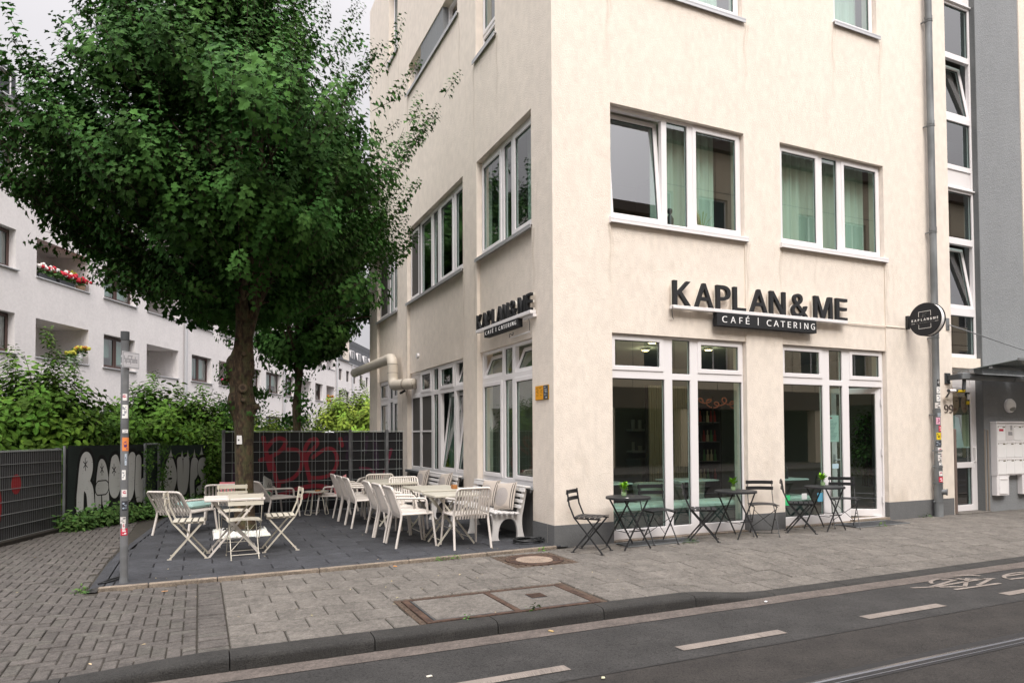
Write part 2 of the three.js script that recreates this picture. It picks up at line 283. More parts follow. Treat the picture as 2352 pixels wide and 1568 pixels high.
{
  const S = [], r = rng(202); for (const [x, y] of [[0.94, 4.6], [3.53, 4.6], [4.25, 4.6], [6.82, 4.6], [0.92, 8.18], [3.55, 8.18], [5.56, 8.66], [6.75, 8.66]]) S.push([x, y, 1.1 + r() * 0.6, 0.05, 0.20], [x + 0.05, y, 0.6, 0.03, 0.16]); for (let i = 0; i < 14; i++) S.push([r() * 8.6, i % 2 ? 4.6 : 8.2 + r() * 5, 0.5 + r() * 1.6, 0.03 + r() * 0.05, 0.03 + r() * 0.05]); for (let i = 0; i < 10; i++) S.push([2 + r() * 3.7, 3.42, 0.25 + r() * 0.2, 0.03, 0.08]);
  const C = [[4.1, 3.1, 0.3, 0.16, 0.10], [4.3, 3.75, 0.2, 0.12, 0.08], [1.5, 3.9, 0.5, 0.3, 0.04], [7.5, 1.6, 0.3, 0.5, 0.05], [7.35, 3.56, 0.25, 0.3, 0.08], [0.4, 1.1, 0.3, 0.4, 0.06], [3.9, 1.2, 0.2, 0.6, 0.05], [2.2, 4.1, 0.25, 0.15, 0.09]];
  const t = wallTex(1024, 1600, 8.62, 14.2, -0.3, S, C, 211); t.repeat.set(1 / 8.62, 1 / 14.2); t.offset.set(0, 0.3 / 14.2);
  M.creamFront = M.cream.clone(); M.creamFront.map = t;
  const S2 = []; for (const [x, y] of [[-2.95, 4.58], [-0.6, 4.58], [-7.35, 4.58], [-3.5, 4.58], [-2.97, 8.17], [-1.92, 8.17], [-7.28, 9.55], [-3.72, 9.55], [-9.1, 11.15], [-8.05, 11.15], [-7.7, 3.2]]) S2.push([x + 11.2, y, 1.4 + r(), 0.06, 0.20]); for (let i = 0; i < 26; i++) S2.push([r() * 11.2, r() * 14, 0.6 + r() * 2.2, 0.03 + r() * 0.07, 0.03 + r() * 0.06]);
  const t2 = wallTex(1024, 1300, 11.2, 14.2, -0.3, S2, [[10.6, 2.6, 0.3, 0.4, 0.05], [8.9, 2.1, 0.3, 0.6, 0.05]], 231); t2.repeat.set(1 / 11.2, 1 / 14.2); t2.offset.set(0, 0.3 / 14.2);
  M.creamSide = M.cream.clone(); M.creamSide.map = t2;
}

// ---------------------------------------------------------------- ground, road, pavement
const RY = -0.105;
structure('ground', box(-150, 150, RY - 0.5, RY - 0.03, -150, 150), M.earth, 'bare ground under the street and yards');
const road = structure('road', flatPoly([[-60, 3.0], [60, 3.0], [60, 15], [-60, 15]], RY), M.asphalt, 'dark grey asphalt road with dashed cycle lane line and tram track');
mesh('gutter', flatPoly([[-30, 3.07], [30, 3.07], [30, 3.295], [-30, 3.295]], RY + 0.004), M.gutter, road);
mesh('track_bed', flatPoly([[-60, 4.27], [60, 4.27], [60, 8.6], [-60, 8.6]], RY + 0.004), M.track, road);
mesh('joint_seam', flatPoly([[-60, 4.255], [60, 4.255], [60, 4.272], [-60, 4.272]], RY + 0.007), M.bitumen, road);
for (let k = -4; k <= 6; k++) { const x = -3.13 + 2.055 * k; put('lane_dash', metreUV(flatPoly([[x, 3.975], [x + 1.07, 3.975], [x + 1.075, 4.08], [x + 0.005, 4.08]], RY + 0.005)), M.marking, road); }
for (const zc of [5.0, 6.44]) {
  mesh('rail_bed', flatPoly([[-60, zc - 0.10], [60, zc - 0.10], [60, zc + 0.10], [-60, zc + 0.10]], RY + 0.007), M.bitumen, road);
  mesh('tram_rail', [cbox(-60, 60, RY - 0.03, RY + 0.014, zc - 0.028, zc + 0.018, 0.012), cbox(-60, 60, RY - 0.03, RY + 0.012, zc + 0.062, zc + 0.07, 0.003)], M.railSteel, road);
}
{ // bicycle symbol painted on the cycle lane: strokes in x, z
  const S = [[[2.47, 3.43], [2.72, 3.50]], [[2.70, 3.49], [3.42, 3.35]], [[3.15, 3.31], [3.75, 3.53]], [[2.74, 3.50], [3.62, 3.48]], [[2.77, 3.53], [3.02, 3.63]], [[3.05, 3.63], [3.50, 3.38]], [[3.22, 3.66], [3.68, 3.52]], [[2.80, 3.68], [3.55, 3.70]], [[3.95, 3.50], [4.6, 3.52]], [[3.85, 3.62], [4.5, 3.68]]];
  const g = S.map(([a, b]) => { const dx = b[0] - a[0], dz = b[1] - a[1], l = Math.hypot(dx, dz), w = 0.021, nx = -dz / l * w, nz = dx / l * w; return flatPoly([[a[0] + nx, a[1] + nz], [b[0] + nx, b[1] + nz], [b[0] - nx, b[1] - nz], [a[0] - nx, a[1] - nz]], RY + 0.0055); });
  const arc = (cx, cz, rx, rz, a0, a1) => { const p = []; for (let i = 0; i <= 14; i++) { const a = mix(a0, a1, i / 14); p.push([cx + Math.cos(a) * rx, cz + Math.sin(a) * rz]); } for (let i = 14; i >= 0; i--) { const a = mix(a0, a1, i / 14); p.push([cx + Math.cos(a) * (rx - 0.05), cz + Math.sin(a) * (rz - 0.035)]); } return flatPoly(p, RY + 0.0075); };
  g.push(arc(3.22, 3.42, 0.38, 0.17, 3.3, 4.6), arc(3.45, 3.42, 0.33, 0.19, 4.75, 6.0), arc(4.25, 3.6, 0.4, 0.17, 3.2, 6.1));
  mesh('bicycle_symbol', g, M.marking, road);
}
// surface height: the kerb is lowered to the right, and a little to the far left
const hP = (x, z) => -0.088 * smooth(-0.2, 0.85, x) * smooth(1.35, 2.9, z) - 0.055 * smooth(-4.3, -5.4, x) * smooth(1.5, 3.0, z);
const kerb = new THREE.Group(); kerb.name = 'kerb'; scene.add(kerb); tag(kerb, 'dark basalt kerb stones along the road edge', null, null, 'structure');
{
  const prof = [[2.895, -0.2], [2.895, 0], [3.025, 0], [3.058, -0.006], [3.078, -0.022], [3.086, -0.045], [3.092, -0.2]];
  for (let i = -10; i < 18; i++) {
    const x0 = -4.24 + i * 1.028 + 0.004, x1 = x0 + 1.02, xs = [x0, mix(x0, x1, 0.25), mix(x0, x1, 0.5), mix(x0, x1, 0.75), x1], Tr = [];
    const pt = (x, [z, y]) => [x, y < -0.1 ? y : y + hP(x, 2.95) + 0.004, z];
    for (let k = 0; k < 4; k++) for (let j = 0; j < prof.length - 1; j++) { const a = pt(xs[k], prof[j]), b = pt(xs[k + 1], prof[j]), c = pt(xs[k + 1], prof[j + 1]), d = pt(xs[k], prof[j + 1]); Tr.push([a, d, c], [a, c, b]); }
    for (const [x, s] of [[x0, 1], [x1, 0]]) for (let j = 1; j < prof.length - 1; j++) { const a = pt(x, prof[0]), b = pt(x, prof[j]), c = pt(x, prof[j + 1]); Tr.push(s ? [a, b, c] : [a, c, b]); }
    put('kerb_stone', metreUV(toCreasedNormals(triGeo(Tr), 0.7)), M.kerb, kerb);
  }
}
// pavement of granite slabs
const HATCH = [-2.785, -0.965, 1.975, 2.88], MAN = [-1.07, -0.225, 0.27, 1.075];
function minus(r, h) { // rectangle minus a rectangular hole
  const [a, b, c, d] = r, [e, f, g, i] = h;
  if (f <= a || e >= b || i <= c || g >= d) return [r];
  const o = []; if (e > a) o.push([a, e, c, d]); if (f < b) o.push([f, b, c, d]);
  const x0 = Math.max(a, e), x1 = Math.min(b, f); if (g > c) o.push([x0, x1, c, g]); if (i < d) o.push([x0, x1, i, d]); return o;
}
const bendTop = (x, y, z) => [x, y + hP(x, z), z];
const pavement = new THREE.Group(); pavement.name = 'pavement'; scene.add(pavement); tag(pavement, 'warm grey granite slab pavement between building and kerb', null, null, 'structure');
const edgeZ = (x) => x < -3.3 ? mix(0.335, 0.302, (x + 5.46) / 2.16) : mix(0.302, 0.10, clamp((x + 3.3) / 3.3));   // front of the terrace edging
{
  const r = rng(7); let n = 0;
  mesh('pavement_bed', [box(-4.24, 30, -0.35, -0.1, -0.3, 2.9)], M.joint, pavement);
  { const B = []; for (let i = 0; i < 136; i++) for (let j = 0; j < 16; j++) { const x0 = -4.24 + i * 0.225, x1 = x0 + 0.225, z0 = -0.3 + j * 0.2, z1 = z0 + 0.2, q = (x, z) => [x, -0.016 + hP(x, z), z]; B.push([q(x0, z0), q(x0, z1), q(x1, z1)], [q(x0, z0), q(x1, z1), q(x1, z0)]); } mesh('joint_sand', triGeo(B), M.joint, pavement); }
  const rows = []; for (let k = 0; k < 9; k++) rows.push([2.885 - (k + 1) * 0.3345, 2.885 - k * 0.3345]);
  rows.forEach(([z0, z1], k) => {
    for (let i = -1; i < 40; i++) {
      let x0 = -4.226 + (i + (k % 2 ? 0.5 : 0)) * 0.4085, x1 = x0 + 0.4085; x0 = Math.max(x0, -4.226); if (x1 - x0 < 0.06 || x0 > 12) continue;
      let zz = z0;
      if (x0 < 0) { const e = Math.max(edgeZ(x0), edgeZ(x1)) + 0.008; if (z1 < e + 0.03) continue; zz = Math.max(z0, e); } else { if (z1 < 0.02) continue; zz = Math.max(z0, 0.012); }
      let R = [[x0, x1, zz, z1]]; for (const h of [HATCH, MAN]) R = R.flatMap((q) => minus(q, h));
      for (const [a, b, c, d] of R) {
        if (b - a < 0.03 || d - c < 0.025) continue; n++;
        const j = 0.004, dy = (r() - 0.5) * 0.007, tl = (r() - 0.5) * 0.004;
        const g = cbox(a + j, b - j, -0.06, 0, c + j, d - j, 0.008, (x, y, z) => [x, y + hP(x, z) + dy + tl * (x - a) / (b - a), z]);
        put('slab', metreUV(g), M.slab[Math.floor(r() * 4)], pavement);
      }
    }
  });
}
// brick paving: 90 degree herringbone, a stretcher course along the slabs
const paving = new THREE.Group(); paving.name = 'brick_paving'; scene.add(paving); tag(paving, 'brownish grey brick paving of the side lane in herringbone bond', null, null, 'structure');
const laneL = (z) => z > -3.8 ? -7.05 : z > -5.25 ? mix(-7.05, -6.52, (-3.8 - z) / 1.45) : mix(-6.52, -4.2, clamp((-5.25 - z) / 3.1));
const terrL = (z) => z > -1.9 ? -5.455 : mix(-5.455, -5.06, clamp((-1.9 - z) / 4.2));
{
  const r = rng(21), U = 0.1, all = [];
  const pq = (x, z) => [x, -0.013 + hP(x, z), z], B = [];
  for (let i = 0; i < 30; i++) for (let j = 0; j < 40; j++) { const x0 = -10 + i * 0.2, x1 = x0 + 0.2, z0 = -10 + j * 0.3225, z1 = z0 + 0.3225; if (x1 > -4.2) continue; B.push([pq(x0, z0), pq(x0, z1), pq(x1, z1)], [pq(x0, z0), pq(x1, z1), pq(x1, z0)]); }
  mesh('joint_sand', triGeo(B), M.joint, paving);
  for (let i = -60; i < 0; i++) for (let j = -95; j < 0; j++) {
    const t = (((j - i) % 4) + 4) % 4; let R = null; const X = -4.452 + i * U, Z = 2.89 + j * U;
    if (t === 0) R = [X, X + U, Z, Z + 2 * U]; else if (t === 3) R = [X, X + 2 * U, Z, Z + U]; else continue;
    all.push(R);
  }
  for (let j = 0; j < 26; j++) all.push([-4.449, -4.229, 2.89 - (j + 1) * U, 2.89 - j * U]);
  const list = [];
  for (let [a, b, c, d] of all) {
    b = Math.min(b, c < 2.9 && a < -4.45 ? -4.452 : b); d = Math.min(d, 2.89); if (b - a < 0.04 || d - c < 0.04) continue;
    const z = (c + d) / 2, x = (a + b) / 2;
    if (x < laneL(z) - 0.1) continue;
    if (z < 0.34 && x > terrL(z) - 0.02) continue;
    if (a < terrL(0.3) + 0.04 && c < 0.34 && b > terrL(z) - 0.03 && z < 0.4) { b = Math.min(b, terrL(z) - 0.02); if (b - a < 0.03) continue; }
    if (z < 0.42 && x > -5.46) { c = Math.max(c, edgeZ(x) + 0.012); if (d - c < 0.03) continue; }
    const X = x + 4.443, Z = z - 8.309, dep = X * 0.417 - Z * 0.9086, lat = X * 0.909 + Z * 0.417;
    list.push({ R: [a, b, c, d], dist: Math.hypot(X, Z), seen: Math.abs(lat) < dep * 0.76 && dep * 0.325 > -1.55 + 1.55 + 0 && dep > 4.0 });
  }
  list.sort((p, q) => (q.seen - p.seen) || (p.dist - q.dist));
  const rest = M.brick.map(() => []);
  list.forEach((q, i) => {
    const [a, b, c, d] = q.R, j = 0.0045, dy = (r() - 0.5) * 0.006, tx = (r() - 0.5) * 0.006, mi = Math.floor(r() * 5);
    const g = cbox(a + j, b - j, -0.05, 0, c + j, d - j, 0.006, (x, y, z) => [x, y + hP(x, z) + dy + tx * (x - a) / (b - a), z]);
    if (i < 300) put('brick', metreUV(g), M.brick[mi], paving); else rest[mi].push(g);
  });
  rest.forEach((g, i) => { if (g.length) mesh('bricks', g, M.brick[i], paving).userData.kind = 'stuff'; });
}
// terrace floor of dark rubber tiles with a stone edging
const TY = 0.032;
const terrace = new THREE.Group(); terrace.name = 'terrace_floor'; scene.add(terrace); tag(terrace, 'dark grey tiled terrace floor beside the cafe', null, null, 'structure');
const PIT = [-4.245, -3.44, -3.86, -2.73];
{
  const r = rng(33);
  mesh('tile_bed', [flatPoly([[-5.44, 0.28], [0.2, 0.03], [0.2, -8.5], [-5.0, -8.5], [-5.05, -6.1], [-5.44, -1.9]], TY - 0.026)], M.bitumen, terrace);
  for (let k = 0; k < 21; k++) for (let i = -10; i < 8; i++) {
    const z1 = 0.30 - k * 0.3205, z0 = z1 - 0.3205, off = k % 2 ? 0.316 : 0; let x0 = -3.975 + i * 0.632 + off, x1 = x0 + 0.632; const zm = (z0 + z1) / 2;
    x0 = Math.max(x0, terrL(zm) + 0.135); x1 = Math.min(x1, 0.09); if (x1 - x0 < 0.05) continue;
    let zt = z1; const e = Math.min(edgeZ(x0), edgeZ(x1)) - 0.067; zt = Math.min(z1, e); if (zt - z0 < 0.04) continue;
    for (const [a, b, c, d] of minus([x0, x1, z0, zt], PIT)) {
      if (b - a < 0.03 || d - c < 0.03) continue;
      const j = 0.0045, dy = (r() - 0.5) * 0.005;
      put('tile', metreUV(cbox(a + j, b - j, TY - 0.03, TY, c + j, d - j, 0.008, (x, y, z) => [x, y + dy, z])), M.tile[Math.floor(r() * 3)], terrace);
    }
  }
  // bevelled rubber ramp strips along the left edge
  for (let k = 0; k < 8; k++) { const z1 = 0.20 - k * 0.8, z0 = z1 - 0.79, q = (z, o) => terrL(z) + o; put('ramp_strip', metreUV(triGeo([[[q(z0, 0), 0.002, z0], [q(z1, 0), 0.002, z1], [q(z1, 0.13), TY, z1]], [[q(z0, 0), 0.002, z0], [q(z1, 0.13), TY, z1], [q(z0, 0.13), TY, z0]]])), M.tile[k % 3], terrace); }
  put('ramp_corner', metreUV(triGeo([[[-5.46, 0.002, 0.2], [-5.46, 0.002, 0.345], [-5.37, 0.002, 0.36]], [[-5.46, 0.002, 0.2], [-5.37, 0.002, 0.36], [-5.33, TY, 0.2]]])), M.kerb, terrace);
  // stone edging
  const xs = [-5.365, -4.915, -4.257, -3.188 - 0.0, -2.121, -1.07, -0.01];
  for (let i = 0; i < xs.length - 1; i++) { const a = xs[i] + 0.004, b = xs[i + 1] - 0.004; put('edging_stone', metreUV(cbox(a, b, -0.05, TY + 0.006, -0.064, 0, 0.008, (x, y, z) => [x, y, z + edgeZ(x)])), M.stoneEdge, terrace); }
}
// ---------------------------------------------------------------- windows
const SHUT = 0;
/* one window unit in wall coordinates (u along the wall, y up, outwards +z): frame plane at w; cells [u0, u1, y0, y1, kind, tilt]
   kinds: f fixed pane, s sash, t sash tilted inwards at the top, p panel, m insect screen, o open */
function windowUnit(parent, ry, w, rect, cells, opt = {}) {
  const fm = opt.frame || M.pvc, gm = opt.glass || M.glass, [a, b, c, d] = rect, dp = opt.depth || 0.075;
  const win = mesh(opt.name || 'window', plate(a, b, c, d, cells.map((q) => q.slice(0, 4)), dp, 0.005), fm, parent);
  win.rotation.y = ry; const off = V(0, 0, w).applyAxisAngle(V(0, 1, 0), ry); win.position.copy(off);
  const gk = [], ring = (x0, x1, y0, y1, z, t = 0.009) => gk.push(box(x0, x1, y0, y0 + t, z - 0.004, z + 0.004), box(x0, x1, y1 - t, y1, z - 0.004, z + 0.004), box(x0, x0 + t, y0 + t, y1 - t, z - 0.004, z + 0.004), box(x1 - t, x1, y0 + t, y1 - t, z - 0.004, z + 0.004));
  const sw = opt.sash || 0.056;
  for (const [x0, x1, y0, y1, kind, tilt] of cells) {
    if (kind === 'o') continue;
    if (kind === 'f') { mesh('pane', quadXY(x0 - 0.004, x1 + 0.004, y0 - 0.004, y1 + 0.004, -0.036), gm, win); ring(x0, x1, y0, y1, -0.03); continue; }
    if (kind === 'p') { mesh('panel', cbox(x0 + 0.001, x1 - 0.001, y0 + 0.001, y1 - 0.001, -0.05, -0.022, 0.003), opt.panel || M.pvcPanel, win); continue; }
    if (kind === 'm') { mesh('insect_screen', box(x0 + 0.001, x1 - 0.001, y0 + 0.001, y1 - 0.001, -0.03, -0.024), M.screen, win); mesh('screen_bar', [cbox(x0, x1, 1.62, 1.655, -0.024, -0.006, 0.003)], M.pvc, win); continue; }
    const s = new THREE.Group(); s.name = 'sash';
    const e = 0.013, fr = plate(x0 - e, x1 + e, -e, y1 - y0 + e, [[x0 + sw, x1 - sw, sw, y1 - y0 - sw]], 0.06, 0.006);
    const fz = 0.014; fr.translate(0, 0, fz);
    const sash = mesh('sash', fr, fm, win); sash.position.y = y0; if (kind === 't') { sash.rotation.x = -(tilt || 0.12); sash.position.z = -0.02; }
    const pane = mesh('pane', quadXY(x0 + sw - 0.004, x1 - sw + 0.004, sw - 0.004, y1 - y0 - sw + 0.004, fz - 0.032), gm, win); pane.position.copy(sash.position); pane.rotation.copy(sash.rotation);
    const k0 = gk.length; ring(x0 + sw, x1 - sw, y0 + sw, y1 - sw, fz - 0.024);
    if (kind === 't') { const g = mesh('gasket', gk.splice(k0).map((q) => q.translate(0, -y0, 0)), M.gasket, win); g.position.copy(sash.position); g.rotation.copy(sash.rotation); }
    else if (opt.handle) { /* handles are inside */ }
  }
  if (gk.length) mesh('gasket', gk, M.gasket, win);
  return win;
}
const LEFT = -Math.PI / 2;   // wall facing -x: u = world z

// ---------------------------------------------------------------- the corner building
const cafe = thing('corner_building', 'cream rendered corner building with white framed windows and cafe on ground floor', 'building');
const TOP = 13.9, F1 = [0.96, 3.495], F2 = [4.275, 6.785];
mesh('wall', plate(0, 8.62, -0.3, TOP, [[...F1, -0.02, 6.38], [...F2, -0.02, 6.38], [0.96, 3.5, 8.25, 9.95], [5.6, 6.69, 8.74, 10.2]], 0.3), M.creamFront, cafe);
const sideWall = mesh('wall', plate(-11.2, -0.3, -0.3, TOP, [[-2.85, -0.66, -0.02, 6.39], [-7.3, -3.55, -0.02, 6.39], [-10.3, -8.18, -0.02, 6.39], [-2.87, -2.0, 8.25, 10.5], [-7.17, -3.82, 9.63, 10.3], [-9.02, -8.15, 11.23, 13.2]], 0.3), M.creamSide, cafe);
sideWall.rotation.y = LEFT;
for (const [a, b] of [F1, F2]) mesh('spandrel', box(a, b, 3.022, 4.66, -0.3, -0.02), M.creamFront, cafe);
const side = (name, geos, m) => { const o = mesh(name, geos, m, cafe); o.rotation.y = LEFT; return o; };
for (const [a, b] of [[-2.85, -0.66], [-7.3, -3.55], [-10.3, -8.18]]) {
  side('spandrel', box(a, b, 2.998, 4.64, -0.3, -0.06), M.creamSide);
  side('parapet', box(a, b, -0.02, 0.735, -0.3, -0.06), M.plinth);
  side('window_sill', [cbox(a - 0.02, b + 0.02, 0.737, 0.758, -0.2, 0.05, 0.003), cbox(a - 0.02, b + 0.02, 0.70, 0.737, 0.036, 0.049, 0.003)], M.zinc);
  side('window_sill', [cbox(a - 0.03, b + 0.03, 4.642, 4.662, -0.2, 0.04, 0.003), cbox(a - 0.03, b + 0.03, 4.60, 4.642, 0.027, 0.039, 0.003)], M.alu);
}
for (const [a, b] of [F1, F2]) mesh('window_sill', [cbox(a - 0.03, b + 0.035, 4.662, 4.688, -0.12, 0.05, 0.003), cbox(a - 0.03, b + 0.035, 4.615, 4.662, 0.037, 0.049, 0.003), cbox(a - 0.034, a - 0.024, 4.61, 4.70, -0.05, 0.055, 0.002), cbox(b + 0.03, b + 0.04, 4.61, 4.70, -0.05, 0.055, 0.002)], M.pvc, cafe);
for (const [a, b, y] of [[0.93, 3.54, 8.25], [5.57, 6.74, 8.74]]) mesh('window_sill', [cbox(a, b, y - 0.028, y - 0.002, -0.1, 0.05, 0.003), cbox(a, b, y - 0.075, y - 0.028, 0.037, 0.049, 0.003)], M.alu, cafe);
for (const [a, b, y] of [[-2.95, -1.93, 8.25], [-7.26, -3.74, 9.63], [-9.1, -8.08, 11.23]]) side('window_sill', [cbox(a, b, y - 0.028, y - 0.002, -0.2, 0.05, 0.003), cbox(a, b, y - 0.075, y - 0.028, 0.037, 0.049, 0.003)], M.alu);
// plinth paint, a few millimetres proud of the render and wrapping into the reveals
for (const g of [box(-0.004, 0.963, -0.3, 0.30, -0.2, 0.004), box(3.492, 4.278, -0.3, 0.268, -0.12, 0.004), box(6.782, 8.60, -0.3, 0.31, -0.12, 0.004)]) mesh('plinth', g, M.plinth, cafe);
for (const g of [box(-0.663, -0.21, -0.3, 0.30, -0.12, 0.004), box(-3.553, -2.847, -0.3, 0.30, -0.12, 0.004), box(-8.183, -7.297, -0.3, 0.30, -0.12, 0.004), box(-11.2, -10.297, -0.3, 0.30, -0.12, 0.004)]) side('plinth', g, M.plinth);
// shell behind the facades: floors, back and side walls, roof
mesh('inner_wall', [box(0.3, 8.62, -0.3, TOP, -11.5, -11.2), box(8.32, 8.62, -0.3, TOP, -11.2, -0.3)], M.wallIn, cafe);
mesh('floor_slab', [box(0.3, 8.32, -0.3, 0.03, -11.2, -0.3), box(0.3, 8.32, 3.18, 4.4, -11.2, -0.3), box(0.3, 8.32, 6.75, 7.6, -11.2, -0.3)], M.floorIn, cafe);
mesh('ceiling', [box(0.3, 8.32, 3.14, 3.178, -11.2, -0.31), box(0.3, 8.32, 6.71, 6.748, -11.2, -0.31)], M.wallIn, cafe);
mesh('flat_roof', [box(0.3, 8.32, TOP - 0.4, TOP - 0.05, -11.2, -0.3)], M.wallDark, cafe);
mesh('partition', [box(0.3, 8.32, 0.03, 3.14, -5.2, -5.05), box(0.3, 3.0, 0.03, 3.14, -3.3, -3.2), box(0.3, 8.32, 4.4, 6.71, -3.6, -3.5), box(3.85, 3.95, 4.4, 6.71, -3.5, -0.31), box(0.3, 8.32, 7.6, 13.5, -3.2, -3.1)], M.wallIn, cafe);
mesh('dark_partition', [box(1.6, 1.7, 0.03, 3.14, -11.1, -5.3), box(2.2, 2.3, 4.4, 6.71, -11.1, -3.7), box(1.6, 1.7, 7.6, 13.5, -11.1, -3.3)], M.wallDark, cafe);

// front, ground floor
const wz = -0.08;
windowUnit(cafe, 0, wz, [0.963, 3.492, 0.02, 3.02], [
  [1.00, 1.905, 2.50, 2.985, 's'], [2.09, 2.43, 2.465, 2.985, 'f'], [2.585, 3.44, 2.50, 2.985, 's'],
  [1.00, 1.945, 0.165, 2.37, 'f'], [2.09, 2.43, 0.165, 2.37, 'f'], [2.575, 3.46, 0.165, 2.37, 'f']]);
windowUnit(cafe, 0, wz, [4.278, 6.782, 0.02, 3.02], [
  [4.33, 5.24, 2.50, 2.985, 's'], [5.43, 5.745, 2.465, 2.985, 'f'], [5.935, 6.73, 2.50, 2.985, 's'],
  [4.33, 5.27, 0.165, 2.37, 'f'], [5.43, 5.745, 0.165, 2.37, 'f'], [5.905, 6.745, 0.045, 2.37, 'o']]);
// front, first floor
windowUnit(cafe, 0, wz, [0.963, 3.492, 4.688, 6.377], [[1.01, 1.93, 4.75, 6.33, 't', 0.085], [2.03, 2.42, 4.75, 6.33, 'f'], [2.53, 3.44, 4.75, 6.33, 's']]);
windowUnit(cafe, 0, wz, [4.278, 6.782, 4.688, 6.377], [[4.33, 5.225, 4.75, 6.33, 's'], [5.335, 5.70, 4.75, 6.33, 'f'], [5.81, 6.73, 4.75, 6.33, 's']]);
// front, second floor
windowUnit(cafe, 0, wz, [0.963, 3.497, 8.252, 9.947], [[1.01, 1.93, 8.32, 9.9, 's'], [2.03, 2.42, 8.32, 9.9, 'f'], [2.53, 3.44, 8.32, 9.9, 's']]);
windowUnit(cafe, 0, wz, [5.603, 6.687, 8.742, 10.197], [[5.65, 6.64, 8.80, 10.15, 's']]);
// side wall
const wx = -0.1;
const cols1 = [[-2.80, -1.985], [-1.88, -1.585], [-1.475, -0.70]];
const lowUp = (cols, y0, y1, y2, y3, lo, up) => cols.flatMap(([a, b], i) => [[a, b, y0, y1, ...lo[i]], [a, b, y2, y3, ...up[i]]]);
windowUnit(cafe, LEFT, wx, [-2.847, -0.663, 0.758, 2.995], lowUp(cols1, 0.86, 2.44, 2.54, 2.95, [['s'], ['f'], ['s']], [['t', 0.38], ['f'], ['t', 0.38]]));
windowUnit(cafe, LEFT, wx, [-2.847, -0.663, 4.662, 6.387], cols1.map(([a, b], i) => [a, b, 4.75, 6.31, 'sfs'[i]]));
const cols2 = [[-7.25, -6.62], [-6.49, -5.775], [-5.62, -5.315], [-5.14, -4.335], [-4.22, -3.59]];
windowUnit(cafe, LEFT, wx, [-7.297, -3.553, 0.758, 2.995], lowUp(cols2, 0.84, 2.41, 2.51, 2.95, [['m'], ['m'], ['f'], ['t', 0.13], ['t', 0.13]], [['p'], ['s'], ['f'], ['s'], ['t', 0.35]]));
windowUnit(cafe, LEFT, wx, [-7.297, -3.553, 4.662, 6.387], cols2.map(([a, b], i) => [a, b, 4.75, 6.31, 'sffss'[i]]));
const cols3 = [[-10.25, -9.42], [-9.28, -9.0], [-8.86, -8.23]];
windowUnit(cafe, LEFT, wx, [-10.297, -8.183, 0.758, 2.995], lowUp(cols3, 0.84, 2.41, 2.51, 2.95, [['s'], ['f'], ['s']], [['s'], ['f'], ['s']]));
windowUnit(cafe, LEFT, wx, [-10.297, -8.183, 4.662, 6.387], cols3.map(([a, b], i) => [a, b, 4.75, 6.31, 'sfs'[i]]));
windowUnit(cafe, LEFT, -0.14, [-2.867, -2.003, 8.252, 10.497], [[-2.82, -2.05, 8.30, 8.62, 'f'], [-2.82, -2.05, 8.70, 10.45, 's']]);
windowUnit(cafe, LEFT, -0.14, [-7.167, -3.823, 9.632, 10.297], [[-7.12, -6.32, 9.68, 10.25, 't', 0.3], [-6.22, -4.77, 9.68, 10.25, 'p'], [-4.67, -3.87, 9.68, 10.25, 't', 0.3]], { panel: M.grey });
side('infill_panel', box(-6.26, -4.72, 9.632, 10.297, -0.138, -0.02), M.grey);
windowUnit(cafe, LEFT, -0.14, [-9.017, -8.153, 11.232, 13.197], [[-8.97, -8.2, 11.28, 11.6, 'f'], [-8.97, -8.2, 11.68, 13.15, 's']]);
// dark roller screens seen behind some side windows
side('roller_screen', [box(-7.28, -6.55, 4.70, 6.36, -0.098, -0.09 + 0.0), box(-10.28, -9.36, 4.70, 6.36, -0.098, -0.09)], M.screen);
// the open glass door, hinged on the right and swung inwards
{
  const door = mesh('door', plate(-0.835, 0, 0.0, 2.315, [[-0.745, -0.09, 0.13, 2.21]], 0.07, 0.006), M.pvc, cafe); door.position.set(6.735, 0.048, -0.10); door.rotation.y = -0.62;
  mesh('pane', quadXY(-0.75, -0.085, 0.125, 2.215, -0.035), M.glass, door);
  mesh('handle', [rod([-0.79, 1.02, 0.0], [-0.79, 1.02, 0.05], 0.009), rod([-0.79, 1.02, 0.045], [-0.69, 1.02, 0.045], 0.009), cbox(-0.808, -0.772, 0.93, 1.12, 0, 0.008, 0.003)], M.alu, door);
  mesh('hinge', [rod([0.006, 0.25, 0.012], [0.006, 0.37, 0.012], 0.013), rod([0.006, 1.1, 0.012], [0.006, 1.22, 0.012], 0.013), rod([0.006, 2.0, 0.012], [0.006, 2.12, 0.012], 0.013)], M.pvc, door);
  mesh('door_lining', [cbox(6.752, 6.778, 0.045, 2.37, -0.30, -0.16, 0.003)], M.darkSteel, cafe);
  mesh('door_sill', [cbox(5.88, 6.78, 0.0, 0.044, -0.30, 0.02, 0.004), cbox(0.96, 3.49, -0.02, 0.018, -0.2, 0.0, 0.004), cbox(4.28, 5.86, -0.02, 0.018, -0.2, 0.0, 0.004)], M.stoneEdge, cafe);
}
